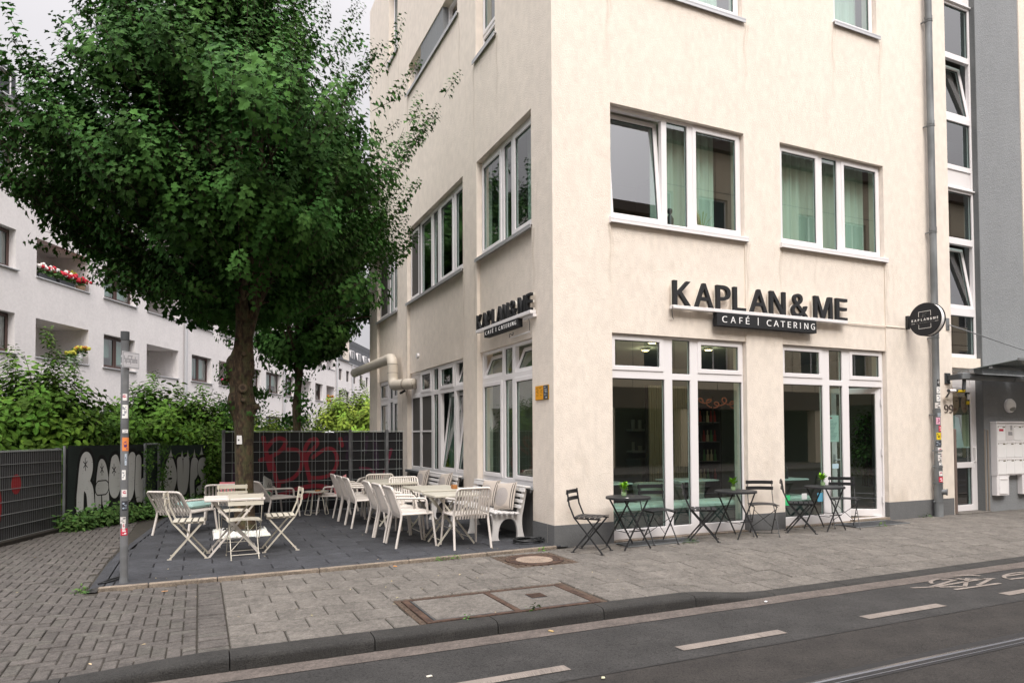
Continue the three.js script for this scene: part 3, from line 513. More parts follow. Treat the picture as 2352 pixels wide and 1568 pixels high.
// downpipe with collars and stickers
const stick = (seed, bg, fg) => canvasTex(64, 64, (c, w, h) => { const r = rng(seed); c.fillStyle = bg; c.fillRect(0, 0, w, h); for (let i = 0; i < 9; i++) { c.fillStyle = i % 3 ? fg : bg; c.fillRect(6 + r() * 30, 6 + r() * 46, 4 + r() * 24, 2 + r() * 8); } c.strokeStyle = fg; c.lineWidth = 3; c.beginPath(); c.arc(20 + r() * 24, 20 + r() * 24, 6 + r() * 8, 0, 7); c.stroke(); });
const stickerMats = [['#d8d4d0', '#2a2a2c'], ['#e6e2df', '#b3193a'], ['#202226', '#cfcfcf'], ['#e2a9bd', '#6a1a3a'], ['#c62240', '#f0e6e6'], ['#e0c21c', '#282310'], ['#b9c4cf', '#3b4652'], ['#f0ede8', '#7a7f88'], ['#e5894a', '#5a2f6a'], ['#34373c', '#a8b4c2']].map(([a, b], i) => std({ map: stick(i + 70, a, b), roughness: 0.6 }));
function wrapSticker(r, cx, y, cz, ang, arcW, h, m, parent, name = 'sticker') { const g = new THREE.CylinderGeometry(r, r, h, 8, 1, true, ang - arcW / 2, arcW); g.translate(cx, y, cz); return mesh(name, g, m, parent, true); }
{
  const X = 7.985, Z = 0.105, R = 0.06;
  const pipe = mesh('downpipe', [rod([X, 0.92, Z], [X, TOP, Z], R, R, 20, false), rod([X, -0.05, Z], [X, 0.95, Z], R + 0.014, R + 0.014, 20)], M.zinc, cafe);
  for (const y of [11.3, 9.33, 7.34, 5.33, 3.36, 1.93]) mesh('pipe_collar', [rod([X, y - 0.02, Z], [X, y + 0.05, Z], R + 0.006, R + 0.006, 20), rod([X, y - 0.055, Z], [X, y - 0.04, Z], R + 0.009, R + 0.009, 20), cbox(X - 0.075, X - 0.055, y - 0.06, y - 0.035, 0.0, Z, 0.002)], M.zinc, pipe);
  for (const y of [0.92, 0.62, 0.28, 1.22]) mesh('pipe_clip', [rod([X, y - 0.012, Z], [X, y + 0.012, Z], R + 0.019, R + 0.019, 20), cbox(X - 0.11, X - 0.06, y - 0.012, y + 0.012, Z - 0.03, Z - 0.01, 0.003)], M.zinc, pipe);
  mesh('inspection_cap', [rod([X + 0.02, 0.46, Z + 0.05], [X + 0.055, 0.46, Z + 0.12], 0.05, 0.05, 20), rod([X + 0.05, 0.46, Z + 0.11], [X + 0.06, 0.46, Z + 0.13], 0.058, 0.058, 20)], M.zinc, pipe);
  const r = rng(5); let y = 2.56;
  const seq = [2, 7, 7, 0, 6, 3, 4, 5, 9, 1, 0, 7, 0, 1, 0, 6, 0, 9];
  seq.forEach((m, i) => { const h = 0.07 + r() * 0.07; y -= h * 0.5 + 0.025; wrapSticker(R + 0.0025 + i * 0.0004, X, y, Z, -0.4 + (r() - 0.5) * 0.8, 0.9 + r() * 0.9, h, stickerMats[m], pipe); if (r() > 0.5) wrapSticker(R + 0.002 + i * 0.0004, X, y + 0.02, Z, 0.6 - r() * 0.4, 0.5, h * 0.8, stickerMats[(m + 3) % 10], pipe); y -= h * 0.5; });
  wrapSticker(R + 0.017, X, 0.80, Z, -0.3, 0.95, 0.085, stickerMats[1], pipe); wrapSticker(R + 0.017, X, 0.69, Z, -0.3, 1.1, 0.095, stickerMats[4], pipe);
}
// water stains run down below some sills: thin mineral streaks with a shape of their own
// ---------------------------------------------------------------- grey neighbour with the stairwell strip
const neighbour = thing('grey_building', 'grey rendered building beside the cafe with tall stairwell window strip and entrance', 'building', [0, 0, 0]);
mesh('wall', [plate(9.57, 11.0, -0.3, 14.4, [], 0.3)], M.grey, neighbour);
mesh('wall', [plate(8.62, 9.57, 2.80, 3.0, [], 0.2)].map((g) => g.translate(0, 0, -0.03)), M.cream, neighbour);
mesh('reveal', [box(9.555, 9.569, -0.3, 14.4, -0.2, -0.001)], M.greyDark, neighbour);
mesh('inner_wall', [box(8.62, 11.0, -0.3, 14.4, -1.5, -1.35), box(10.7, 11.0, -0.3, 14.4, -1.35, -0.3)], std({ color: lin(0.13, 0.105, 0.085), roughness: 0.9 }), neighbour);
mesh('floor_slab', [box(8.62, 10.7, 14.2, 14.4, -1.35, -0.3), box(8.62, 10.7, -0.3, 0.0, -1.35, -0.3), box(8.62, 10.7, 4.1, 4.3, -1.35, -0.5), box(8.62, 10.7, 7.3, 7.5, -1.35, -0.5)], M.wallDark, neighbour);
windowUnit(neighbour, 0, -0.10, [8.62, 9.555, 3.0, 14.3], [
  [8.67, 9.505, 3.08, 3.83, 'f'], [8.67, 9.505, 3.99, 5.23, 't', 0.16], [8.67, 9.505, 5.36, 6.26, 'f'], [8.67, 9.505, 6.38, 6.70, 'p'],
  [8.67, 9.505, 6.80, 7.66, 'f'], [8.67, 9.505, 7.78, 8.90, 't', 0.16], [8.67, 9.505, 9.02, 9.98, 'f'], [8.67, 9.505, 10.1, 10.4, 'p'], [8.67, 9.505, 10.5, 11.4, 'f'], [8.67, 9.505, 11.5, 14.2, 'f']]);
mesh('window_ledge', [cbox(8.625, 9.56, 6.31, 6.335, -0.10, -0.06, 0.003), cbox(8.625, 9.56, 10.03, 10.055, -0.10, -0.06, 0.003)], M.pvc, neighbour);
// entrance door with a portrait poster behind the upper pane
{
  windowUnit(neighbour, 0, -0.14, [8.62, 9.555, 0.02, 2.80], [[8.665, 9.40, 2.45, 2.72, 'p'], [8.72, 9.40, 0.97, 2.34, 'f'], [8.72, 9.40, 0.14, 0.86, 'f']], { name: 'door', depth: 0.09 });
  const poster = canvasTex(192, 384, (c, w, h) => {
    c.fillStyle = '#7a6c5a'; c.fillRect(0, 0, w, h); const bl = (x, y, rx, ry, col) => { c.fillStyle = col; c.beginPath(); c.ellipse(x, y, rx, ry, 0, 0, 7); c.fill(); };
    bl(60, 36, 80, 62, '#2b211b'); bl(150, 44, 48, 54, '#2a1e18'); bl(60, 62, 46, 62, '#b98467'); bl(150, 66, 30, 48, '#c69078'); bl(70, 70, 30, 44, '#cf9b80'); bl(64, 96, 22, 9, '#b3705f'); bl(152, 90, 13, 6, '#b3705f'); bl(46, 52, 10, 4, '#8a614c'); bl(86, 50, 10, 4, '#8a614c'); bl(140, 58, 8, 3, '#8a614c'); bl(164, 58, 8, 3, '#8a614c');
    c.fillStyle = '#d3d6d8'; c.beginPath(); c.moveTo(0, 150); c.lineTo(30, 120); c.lineTo(100, 140); c.lineTo(140, 300); c.lineTo(0, 300); c.fill(); c.fillStyle = '#b7b095'; c.beginPath(); c.moveTo(110, 130); c.lineTo(192, 120); c.lineTo(192, 300); c.lineTo(140, 300); c.fill();
    c.fillStyle = '#3f5a75'; c.fillRect(0, 110, 18, 170); c.fillStyle = '#cfd2d0'; c.fillRect(0, 296, w, 8); c.fillStyle = '#223019'; c.fillRect(0, 304, w, 50); c.fillStyle = '#2a2b2c'; c.fillRect(0, 354, w, 30);
  });
  mesh('poster', quadXYuv(8.70, 9.42, 0.96, 2.35, -0.181), std({ map: poster, roughness: 0.8 }), neighbour, true);
  mesh('door_handle', [rod([9.45, 0.98, -0.14], [9.45, 0.98, -0.09], 0.011), rod([9.45, 0.98, -0.095], [9.45, 1.26, -0.095], 0.013), rod([9.45, 1.26, -0.14], [9.45, 1.26, -0.09], 0.011), cbox(9.43, 9.47, 0.86, 0.97, -0.14, -0.132, 0.003)], M.signWhite, neighbour);
  mesh('door_sticker', [box(9.33, 9.40, 2.20, 2.31, -0.166, -0.163)], M.signWhite, neighbour);
  mesh('door_sticker', [box(9.30, 9.40, 2.10, 2.17, -0.166, -0.163)], std({ color: lin(0.75, 0.55, 0.03) }), neighbour);
  const guard = (x, z) => [rod([x, 0.01, z], [x, 1.60, z], 0.028, 0.028, 12), at(new THREE.SphereGeometry(0.028, 12, 8), x, 1.60, z)];
  mesh('impact_guard', guard(8.655, 0.0), std({ color: lin(0.17, 0.13, 0.11), roughness: 0.5 }), neighbour);
  mesh('impact_guard', [cbox(9.56, 9.60, 0.01, 1.62, -0.13, 0.012, 0.01), cbox(9.64, 9.68, 0.01, 1.60, 0.001, 0.02, 0.008)], std({ color: lin(0.22, 0.19, 0.16), roughness: 0.5 }), neighbour);
  mesh('threshold', cbox(8.62, 9.62, -0.02, 0.018, -0.2, 0.09, 0.004), M.slab[1], neighbour);
}
function quadXYuv(x0, x1, y0, y1, z) { return quadXY(x0, x1, y0, y1, z); }
// lighter wall of the next house at the frame's edge
const nextHouse = thing('cream_building', 'pale rendered house edge beyond the grey building at far right', 'building');
mesh('wall', [plate(11.0, 19.0, -0.3, 14.0, [[12.2, 14.2, 4.6, 6.4], [15.4, 17.4, 4.6, 6.4], [12.2, 14.2, 7.6, 9.4], [15.4, 17.4, 7.6, 9.4]], 0.3)].map((g) => g.translate(0, 0, 0.02)), M.cream, nextHouse);
for (const x of [12.2, 15.4]) for (const y of [4.6, 7.6]) windowUnit(nextHouse, 0, -0.1, [x, x + 2, y, y + 1.8], [[x + 0.05, x + 0.95, y + 0.05, y + 1.75, 's'], [x + 1.05, x + 1.95, y + 0.05, y + 1.75, 's']], { glass: M.farGlass });
// ---------------------------------------------------------------- signs and fittings on the facades
function nameSign(label, ry, x0, sx, board, pos, wOut, base, cap) {
  // x0: wall coordinate of the first letter's left edge; sx: scale of widths; wOut: face distance from the wall
  const s = thing('shop_sign', label, 'sign', pos, ry, null);
  const L = [['K', 0, 0.327], ['A', 0.404, 0.764], ['P', 0.826, 1.106], ['L', 1.166, 1.417], ['A', 1.505, 1.874], ['N', 1.926, 2.267], ['&', 2.403, 2.77], ['M', 2.916, 3.341], ['E', 3.427, 3.698]];
  for (const [ch, a, b] of L) { const g = textGeo(ch, sansReg, (b - a) * sx, cap, 0.045, 0.014); g.translate(x0 + a * sx, base, wOut - 0.045); const m = mesh('letter', g, M.signBlack, s); const back = textGeo(ch, sansReg, (b - a) * sx, cap, 0.02, 0.014); back.translate(x0 + a * sx, base, wOut - 0.0655); mesh('letter_back', back, M.clearAcrylic || (M.clearAcrylic = std({ color: lin(0.72, 0.69, 0.62), roughness: 0.4 })), m); }
  mesh('rail', [cbox(x0 - 0.012, x0 + 3.70 * sx, base - 0.054, base - 0.002, 0.012, wOut + 0.006, 0.004)], M.pvc, s);
  const [b0, b1, by0, by1] = board;
  const bd = mesh('sign_board', cbox(b0, b1, by0, by1, 0.02, wOut + 0.02, 0.005), M.signBlack, s);
  const w = b1 - b0, h = by1 - by0, gs = [];
  const words = [['C', 0.045, 0.092], ['A', 0.125, 0.172], ['F', 0.207, 0.237], ['É', 0.27, 0.305], ['|', 0.387, 0.394], ['C', 0.476, 0.523], ['A', 0.547, 0.597], ['T', 0.617, 0.662], ['E', 0.690, 0.724], ['R', 0.752, 0.79], ['I', 0.819, 0.826], ['N', 0.864, 0.907], ['G', 0.936, 0.978]];
  for (const [ch, a, b] of words) { const g = ch === '|' ? box(0, (b - a) * w, -0.02 * h, 0.56 * h, 0, 0.004) : ch === 'I' ? box(0, (b - a) * w, 0, 0.47 * h, 0, 0.004) : textGeo(ch, sansReg, (b - a) * w, 0.47 * h, 0.004); g.translate(b0 + a * w, by0 + 0.27 * h, wOut + 0.0203); gs.push(g); }
  mesh('lettering', gs, M.signWhite, bd);
  return s;
}
const signF = nameSign('long black letter sign above the front shop windows facing the road', 0, 1.99, 1.0, [2.80, 4.922, 3.218, 3.426], [0, 0, 0], 0.10, 3.482, 0.372);
mesh('cable', [tube([[1.985, 3.47, 0.09], [1.955, 3.40, 0.10], [2.02, 3.31, 0.03], [2.06, 3.29, 0.0]], 0.006, 16, 5), tube([[2.80, 3.42, 0.06], [2.765, 3.34, 0.07], [2.77, 3.24, 0.06], [2.81, 3.21, 0.05]], 0.005, 16, 5)], M.black, signF);
mesh('cable_duct', [cbox(5.69, 7.29, 3.455, 3.475, 0.0, 0.014, 0.003)], M.cream, signF);
const signS = nameSign('smaller black letter sign on the side wall above the terrace window', LEFT, -2.64, 0.578, [-2.23, -0.93, 3.175, 3.303], [0, 0, 0], 0.10, 3.36, 0.25);
mesh('cable_box', [cbox(-0.85, -0.50, 3.26, 3.302, 0.0, 0.06, 0.006), cbox(-1.42, -0.72, 3.065, 3.082, 0.0, 0.014, 0.003)], M.pvc, signS);
mesh('cable', [tube([[-0.72, 3.28, 0.03], [-0.715, 3.2, 0.012], [-0.72, 3.09, 0.012]], 0.005, 10, 5), tube([[-1.42, 3.08, 0.02], [-1.38, 3.13, 0.03], [-1.3, 3.1, 0.02], [-1.26, 3.14, 0.03]], 0.006, 14, 5)], M.black, signS);
{ // round projecting sign
  const s = thing('projecting_sign', 'round black projecting sign with white lettering beside the downpipe', 'sign', [7.34, 3.567, 0]);
  const face = canvasTex(512, 512, (c, w, h) => {
    c.fillStyle = '#1c1d20'; c.fillRect(0, 0, w, h); c.strokeStyle = '#e9e6e2'; c.fillStyle = '#f1eeea'; c.lineWidth = 6;
    c.beginPath(); c.moveTo(158, 208); c.lineTo(158, 130); c.lineTo(354, 130); c.lineTo(354, 208); c.stroke(); c.beginPath(); c.moveTo(158, 330); c.lineTo(158, 394); c.lineTo(354, 394); c.lineTo(354, 330); c.stroke();
    c.lineWidth = 3; c.strokeStyle = '#8e8d8b'; c.beginPath(); c.moveTo(232, 150); c.quadraticCurveTo(224, 190, 216, 226); c.moveTo(292, 152); c.lineTo(214, 206); c.quadraticCurveTo(250, 208, 276, 206); c.stroke();
    c.font = 'bold 52px sans-serif'; c.textAlign = 'center'; 'KAPLAN&ME'.split('').forEach((q, i) => c.fillText(q, 52 + i * 51, 274)); c.fillStyle = '#9a9896'; c.font = '22px sans-serif'; 'CATERING|CAFÉ'.split('').forEach((q, i) => c.fillText(q, 122 + i * 22.5, 312)); c.fillStyle = '#e9e6e2'; c.fillRect(38, 302, 58, 4); c.fillRect(416, 302, 58, 4);
  });
  const R = 0.295, zc = 0.385, drum = (x0, x1, r) => at(disc(r, x1 - x0, 48), (x0 + x1) / 2, 0, zc, 0, 0, Math.PI / 2);
  mesh('disc', [drum(-0.055, -0.035, R), drum(0.055, 0.075, R)], M.signBlack, s);
  mesh('rim', [drum(-0.035, 0.055, R - 0.012)], M.signWhite, s);
  const f = new THREE.CircleGeometry(R - 0.004, 48); f.rotateY(-Math.PI / 2); f.translate(-0.0565, 0, zc);
  mesh('sign_face', f, std({ map: face, roughness: 0.8 }), s, true);
  mesh('bracket', [cbox(-0.03, 0.03, -0.125, 0.12, 0, 0.055, 0.004), cbox(-0.015, 0.015, 0.06, 0.08, 0.05, 0.15, 0.003), cbox(-0.015, 0.015, -0.09, -0.07, 0.05, 0.15, 0.003)], M.black, s);
}
{ // marker plate for underground pipes
  const p = canvasTex(128, 128, (c) => { c.fillStyle = '#e09a10'; c.fillRect(0, 0, 82, 128); c.fillStyle = '#3a414c'; c.fillRect(82, 0, 46, 128); c.fillStyle = '#3b2f10'; c.font = 'bold 13px sans-serif'; c.fillText('100', 12, 44); c.fillText('100', 54, 44); c.fillRect(8, 50, 24, 3); c.fillRect(46, 50, 24, 3); c.fillRect(20, 50, 3, 20); c.fillRect(58, 50, 3, 20); c.fillText('2', 28, 70); c.fillText('2', 66, 70); c.fillText('0,7', 12, 92); c.fillText('0,7', 52, 92); c.fillRect(6, 12, 68, 2); c.fillRect(6, 20, 22, 4); c.fillRect(38, 20, 24, 4); c.fillStyle = '#cfd4da'; c.fillRect(88, 14, 18, 5); c.font = 'bold 14px sans-serif'; c.fillText('100', 92, 42); c.fillRect(90, 48, 26, 3); c.fillRect(102, 48, 3, 22); c.fillText('14', 106, 66); c.fillText('0,9', 92, 90); c.beginPath(); c.arc(110, 112, 7, 0, 7); c.fill(); });
  const s = thing('pipe_marker_plate', 'small yellow and grey pipe marker plate on the side wall near corner', 'plate', [0, 0, 0], LEFT);
  mesh('plate', cbox(-0.532, -0.127, 2.045, 2.25, 0.0, 0.018, 0.004), std({ color: lin(0.35, 0.2, 0.02) }), s);
  mesh('plate_face', quadXY(-0.527, -0.132, 2.05, 2.245, 0.0195), std({ map: p, roughness: 0.45 }), s, true);
}
{ const s = thing('wall_sensor', 'small white round sensor on the side wall above the duct window', 'sensor', [0, 0, 0], LEFT); mesh('housing', [at(disc(0.055, 0.05, 24), -6.36, 3.32, 0.03, 0, Math.PI / 2), rod([-6.36, 3.26, 0.03], [-6.36, 3.22, 0.03], 0.008)], M.pvc, s); }
{ const s = thing('wall_camera', 'small dark camera fixed low beside the duct elbow', 'camera', [0, 0, 0], LEFT); mesh('body', [bar([-7.38, 2.60, 0.05], [-7.30, 2.54, 0.16], 0.06, 0.05, [1, 0, 0])], M.black, s); mesh('mount', [rod([-7.38, 2.60, 0.0], [-7.37, 2.60, 0.07], 0.015)], M.pvc, s); }
{ // fat exhaust duct out of the side window
  const s = thing('exhaust_duct', 'thick cream exhaust duct bending out of side window along the wall', 'duct', [0, 0, 0]);
  const y = 3.43, x = -0.21, R = 0.125;
  mesh('pipe', [bent([[0.06, 2.74, -6.92], [-0.21, 2.74, -7.30], [x, 2.74, -7.80], [x, y, -7.85], [x, y, -12.3]], R, 0.26, 20, 8)], M.duct, s);
  mesh('joint_ring', [rod([-0.095, 2.74, -7.12], [-0.115, 2.74, -7.155], R + 0.006, R + 0.006, 24), rod([x, 3.04, -7.825], [x, 3.055, -7.826], R + 0.005, R + 0.005, 24), rod([x, 3.25, -7.84], [x, 3.265, -7.841], R + 0.005, R + 0.005, 24)], std({ color: lin(0.35, 0.31, 0.26), roughness: 0.5 }), s);
}
{ // house number
  const s = thing('house_number', 'brown metal house number 99 on the cream pier beside door', 'number', [8.352, 1.93, 0]);
  for (const k of [0, 1]) { const g = textGeo('9', sansReg, 0.118, 0.15, 0.015); g.translate(k * 0.142, 0, 0.002); mesh('digit', g, std({ color: lin(0.14, 0.115, 0.10), roughness: 0.5, metalness: 0.3 }), s); }
}
{ // glass canopy over the entrance
  const s = thing('glass_canopy', 'steel and glass entrance canopy hung from a tie rod', 'canopy', [0, 0, 0]);
  mesh('beam', [rod([8.72, 2.60, 0.22], [10.10, 2.60, 0.22], 0.062, 0.062, 16), rod([10.14, 2.60, 0.22], [13.2, 2.60, 0.22], 0.062, 0.062, 16), rod([8.60, 2.61, 0.22], [8.90, 2.61, 0.22], 0.05, 0.05, 16), cbox(8.50, 8.72, 2.55, 2.67, 0.16, 0.28, 0.01)], M.zinc, s);
  mesh('wall_plate', [cbox(8.385, 8.53, 2.47, 2.68, 0.0, 0.02, 0.003), cbox(8.43, 8.49, 2.54, 2.64, 0.02, 0.24, 0.003), ...[[8.41, 2.49], [8.505, 2.49], [8.41, 2.66], [8.505, 2.66]].map(([x, y]) => rod([x, y, 0.015], [x, y, 0.035], 0.012))], M.darkSteel, s);
  mesh('glass_pane', [cbox(8.70, 10.32, 2.70, 2.714, 0.05, 1.10, 0.003, (x, y, z) => [x, y + (z - 0.05) * 0.12, z]), cbox(10.36, 13.2, 2.70, 2.714, 0.05, 1.10, 0.003, (x, y, z) => [x, y + (z - 0.05) * 0.12, z])], std({ color: lin(0.16, 0.19, 0.19), roughness: 0.15 }), s);
  mesh('edge_beam', [cbox(8.70, 13.2, 2.70, 2.75, 1.10, 1.14, 0.004, (x, y, z) => [x, y + 0.118, z]), cbox(8.70, 13.2, 2.655, 2.695, 0.62, 0.68, 0.004, (x, y, z) => [x, y + 0.06, z]), rod([10.05, 2.90, 0.95], [10.32, 2.90, 0.95], 0.035, 0.035, 14)], M.zinc, s);
  mesh('tie_rod', [rod([8.50, 3.60, 0.03], [10.05, 2.91, 0.95], 0.011, 0.011, 8)], M.steel, s);
  mesh('wall_plate', [cbox(8.46, 8.55, 3.50, 3.73, 0.0, 0.018, 0.003)], M.zinc, s);
  mesh('support_leg', [rod([8.64, 2.36, 0.20], [8.66, 2.56, 0.20], 0.032, 0.032, 12)], M.darkSteel, s);
}
{ // stickered arm lamp under the canopy
  const s = thing('sticker_covered_pipe', 'short horizontal pipe end covered in red and yellow stickers under the canopy', 'pipe', [8.25, 2.33, 0.16]);
  mesh('pipe', [rod([0, 0, 0], [0.47, 0.01, 0], 0.03, 0.03, 14), rod([0.06, 0, 0], [0.08, -0.12, -0.1], 0.014)], M.darkSteel, s);
  mesh('sticker', [rod([0.015, 0, 0], [0.19, 0.004, 0], 0.0315, 0.0315, 14)], stickerMats[1], s, true); mesh('sticker', [rod([0.24, 0, 0], [0.45, 0.008, 0], 0.0315, 0.0315, 14)], stickerMats[5], s, true);
  mesh('lamp_head', [at(new THREE.SphereGeometry(0.045, 14, 10), 0.11, -0.13, -0.10)], M.duct, s);
}
{ // oval bulkhead lamp
  const s = thing('bulkhead_lamp', 'oval white bulkhead wall lamp above the letter boxes', 'lamp', [10.38, 2.085, 0]);
  const g = new THREE.SphereGeometry(1, 28, 16, 0, Math.PI * 2, 0, Math.PI / 2); g.rotateX(Math.PI / 2); g.scale(0.145, 0.135, 0.075); g.translate(0, 0, 0.03);
  mesh('housing', [at(disc(1, 0.04, 32), 0, 0, 0.02, 0, Math.PI / 2).scale(0.155, 0.142, 1)], M.pvc, s); mesh('cover', g, M.signWhite, s);
  const l = new THREE.SphereGeometry(1, 24, 12, 0, Math.PI * 2, 0, Math.PI / 2); l.rotateX(Math.PI / 2); l.scale(0.112, 0.062, 0.085); l.translate(0, -0.058, 0.028); mesh('lens', l, std({ color: lin(0.28, 0.28, 0.26), roughness: 0.3 }), s);
}
{ // letter boxes
  const s = thing('letter_box_block', 'white letter box block with rows of small doors on grey wall', 'letter boxes', [0, 0, 0]);
  mesh('casing', [cbox(9.76, 11.2, 0.70, 1.735, 0.003, 0.10, 0.004), cbox(9.745, 11.2, 1.735, 1.765, 0.003, 0.13, 0.004), cbox(9.762, 10.155, 0.31, 0.698, 0.003, 0.10, 0.004), cbox(10.60, 11.2, 0.31, 0.698, 0.003, 0.10, 0.004), cbox(10.155, 10.175, 0.668, 0.698, 0.003, 0.10, 0.003), cbox(9.752, 9.772, 0.70, 1.735, 0.003, 0.125, 0.003)], M.pvc, s);
  const W = 0.268; let n = 0;
  for (let r = 0; r < 3; r++) for (let c = 0; c < 5; c++) {
    const x0 = 9.80 + c * W, x1 = x0 + W - 0.008, y1 = 1.708 - r * 0.332, y0 = y1 - 0.322; if (x1 > 11.2) continue;
    if (r === 0 && c === 1) { const d = mesh('intercom_panel', cbox(x0, x1, y0, y1, 0.10, 0.112, 0.003), M.pvcPanel, s); const g = []; for (let i = 0; i < 8; i++) g.push(box(x0 + 0.15, x0 + 0.21, y1 - 0.03 - i * 0.012, y1 - 0.024 - i * 0.012, 0.112, 0.115)); for (let i = 0; i < 3; i++) for (let j = 0; j < 4; j++) g.push(box(x0 + 0.08 + i * 0.045, x0 + 0.115 + i * 0.045, y1 - 0.16 - j * 0.018, y1 - 0.148 - j * 0.018, 0.112, 0.115)); mesh('buttons', g, M.steel, d); continue; }
    const d = mesh('letter_box_door', cbox(x0, x1, y0, y1, 0.10, 0.113, 0.004), M.signWhite, s);
    mesh('flap', [cbox(x0 + 0.02, x1 - 0.012, y1 - 0.045, y1 - 0.012, 0.113, 0.119, 0.002)], M.pvcPanel, d); mesh('name_plate', [box(x0 + 0.165, x0 + 0.235, y1 - 0.066, y1 - 0.046, 0.113, 0.117), box(x0 + 0.012, x0 + 0.03, y1 - 0.055, y1 - 0.04, 0.113, 0.118)], std({ color: lin(0.16, 0.14, 0.08) }), d);
    if (n++ === 0) mesh('sticker', [at(disc(0.001, 0.001, 3), 0, 0, 0), cbox(x0 + 0.05, x0 + 0.19, y1 - 0.135, y1 - 0.09, 0.1132, 0.1145, 0.0003)], stickerMats[4], d);
  }
  for (const x0 of [9.835, 10.66]) { const x1 = x0 + 0.255, d = mesh('letter_box_door', cbox(x0, x1, 0.34, 0.655, 0.10, 0.113, 0.004), M.signWhite, s); mesh('flap', [cbox(x0 + 0.02, x1 - 0.012, 0.612, 0.642, 0.113, 0.119, 0.002)], M.pvcPanel, d); if (x0 > 10) mesh('sticker', [cbox(x0 + 0.05, x0 + 0.2, 0.47, 0.56, 0.1132, 0.1145, 0.0003)], stickerMats[4], d); }
}
// ---------------------------------------------------------------- inside, seen through the glass
const bulb = std({ color: lin(1, 0.8, 0.5), emissive: lin(1, 0.62, 0.25), emissiveIntensity: 3.5 });
function lampIn(x, y, z, label, power) {
  const s = thing('ceiling_spot_lamp', label, 'lamp', [x, y, z], 0, 'round ceiling lamps glowing inside the cafe');
  mesh('rim', [at(disc(0.075, 0.03, 24), 0, 0.002, 0)], M.signWhite, s); mesh('lamp_glow', [at(disc(0.06, 0.008, 24), 0, -0.018, 0)], bulb, s);
  const l = new THREE.PointLight(new THREE.Color(1, 0.74, 0.45), power, 8, 2); l.position.set(x, y - 0.09, z); l.castShadow = true; scene.add(l);
}
lampIn(1.62, 3.11, -1.9, 'glowing ceiling lamp behind the first top pane of front window', 0.3);
lampIn(2.55, 3.11, -1.2, 'glowing ceiling lamp nearest the top pane edge by the post', 0.3);
lampIn(3.05, 3.11, -2.1, 'glowing ceiling lamp behind narrow middle top pane', 0.3);
lampIn(4.1, 3.11, -1.6, 'glowing ceiling lamp behind third top pane of front window', 0.3);
{ const s = thing('pendant_lamp', 'small bare pendant bulb behind the left pane of door window', 'lamp', [5.05, 2.42, -1.4]); mesh('cord', [rod([0, 0.06, 0], [0, 0.71, 0], 0.004)], M.black, s); mesh('bulb', [new THREE.SphereGeometry(0.032, 12, 10)], bulb, s); const l = new THREE.PointLight(new THREE.Color(1, 0.7, 0.4), 0.35, 6, 2); l.position.set(5.05, 2.36, -1.4); scene.add(l); }
{ const s = thing('wall_bench', 'long pale green cushioned bench behind the shop windows', 'bench', [0, 0, 0]);
  mesh('plinth', [cbox(1.0, 5.3, 0.03, 0.36, -0.78, -0.34, 0.005)], M.wallDark, s); for (let k = 0; k < 5; k++) mesh('cushion', [cbox(1.02 + k * 0.85, 1.86 + k * 0.85, 0.362, 0.47, -0.80, -0.32, 0.035)], M.sage, s); }
const tubChair = (x, z, ry, label) => {
  const s = thing('tub_chair', label, 'armchair', [x, 0.03, z], ry, null);
  const g = new THREE.CylinderGeometry(0.32, 0.29, 0.34, 24, 1, true, -2.2, 4.4), g2 = new THREE.CylinderGeometry(0.26, 0.23, 0.34, 24, 1, true, -2.2, 4.4);
  const pts = []; for (let i = 0; i <= 16; i++) { const a = -2.2 + 4.4 * i / 16; pts.push(V(Math.sin(a) * 0.285, 0.62, Math.cos(a) * 0.285)); }
  mesh('shell', [at(g, 0, 0.45, 0), at(g2, 0, 0.45, 0)], M.sage, s); mesh('back_rim', [sweep(pts, () => 0.048, 8)], M.sage, s); mesh('seat', [at(disc(0.26, 0.12, 24), 0, 0.38, 0)], M.sage, s);
  for (const [a, b] of [[-0.2, -0.2], [0.2, -0.2], [-0.2, 0.2], [0.2, 0.2]]) mesh('leg', [rod([a * 1.1, 0, b * 1.1], [a, 0.33, b], 0.014)], M.black, s); return s;
};
tubChair(2.75, -1.55, 2.7, 'pale green tub chair inside behind the front window post'); tubChair(3.75, -1.75, 3.6, 'pale green tub chair inside at right of front window'); tubChair(5.05, -1.15, 3.4, 'pale green tub chair inside behind the door window');
const inTable = (x, z, w, label) => { const s = thing('marble_table', label, 'table', [x, 0.03, z]); mesh('tabletop', [cbox(-w, w, 0.715, 0.74, -0.33, 0.33, 0.006)], M.marble, s); mesh('leg', [rod([0, 0, 0], [0, 0.715, 0], 0.035)], M.black, s); mesh('foot', [at(disc(0.22, 0.02, 24), 0, 0.01, 0)], M.black, s); };
inTable(1.45, -1.15, 0.42, 'pale marble table inside behind front window beside bench'); inTable(3.2, -1.15, 0.42, 'pale marble table inside behind the middle pane'); inTable(4.85, -0.62, 0.3, 'pale marble table inside behind door window');
const mill = (x, z, m, label) => { const s = thing('pepper_mill', label, 'pepper mill', [x, 0.77, z]); const p = [[0.0, 0], [0.028, 0], [0.03, 0.02], [0.02, 0.07], [0.024, 0.1], [0.03, 0.13], [0.022, 0.155], [0.012, 0.16], [0.02, 0.175], [0.016, 0.195], [0, 0.2]].map(([a, b]) => new THREE.Vector2(a, b)); mesh('body', new THREE.LatheGeometry(p, 16), m, s); };
const teal = std({ color: lin(0.14, 0.36, 0.36), roughness: 0.3 });
mill(1.45, -1.05, teal, 'turquoise pepper mill on the marble table by the bench'); mill(1.53, -1.0, M.black, 'dark pepper mill beside turquoise mill on marble table'); mill(4.72, -0.5, teal, 'turquoise pepper mill on table behind door window'); mill(4.79, -0.45, M.black, 'dark pepper mill on the table behind door window');
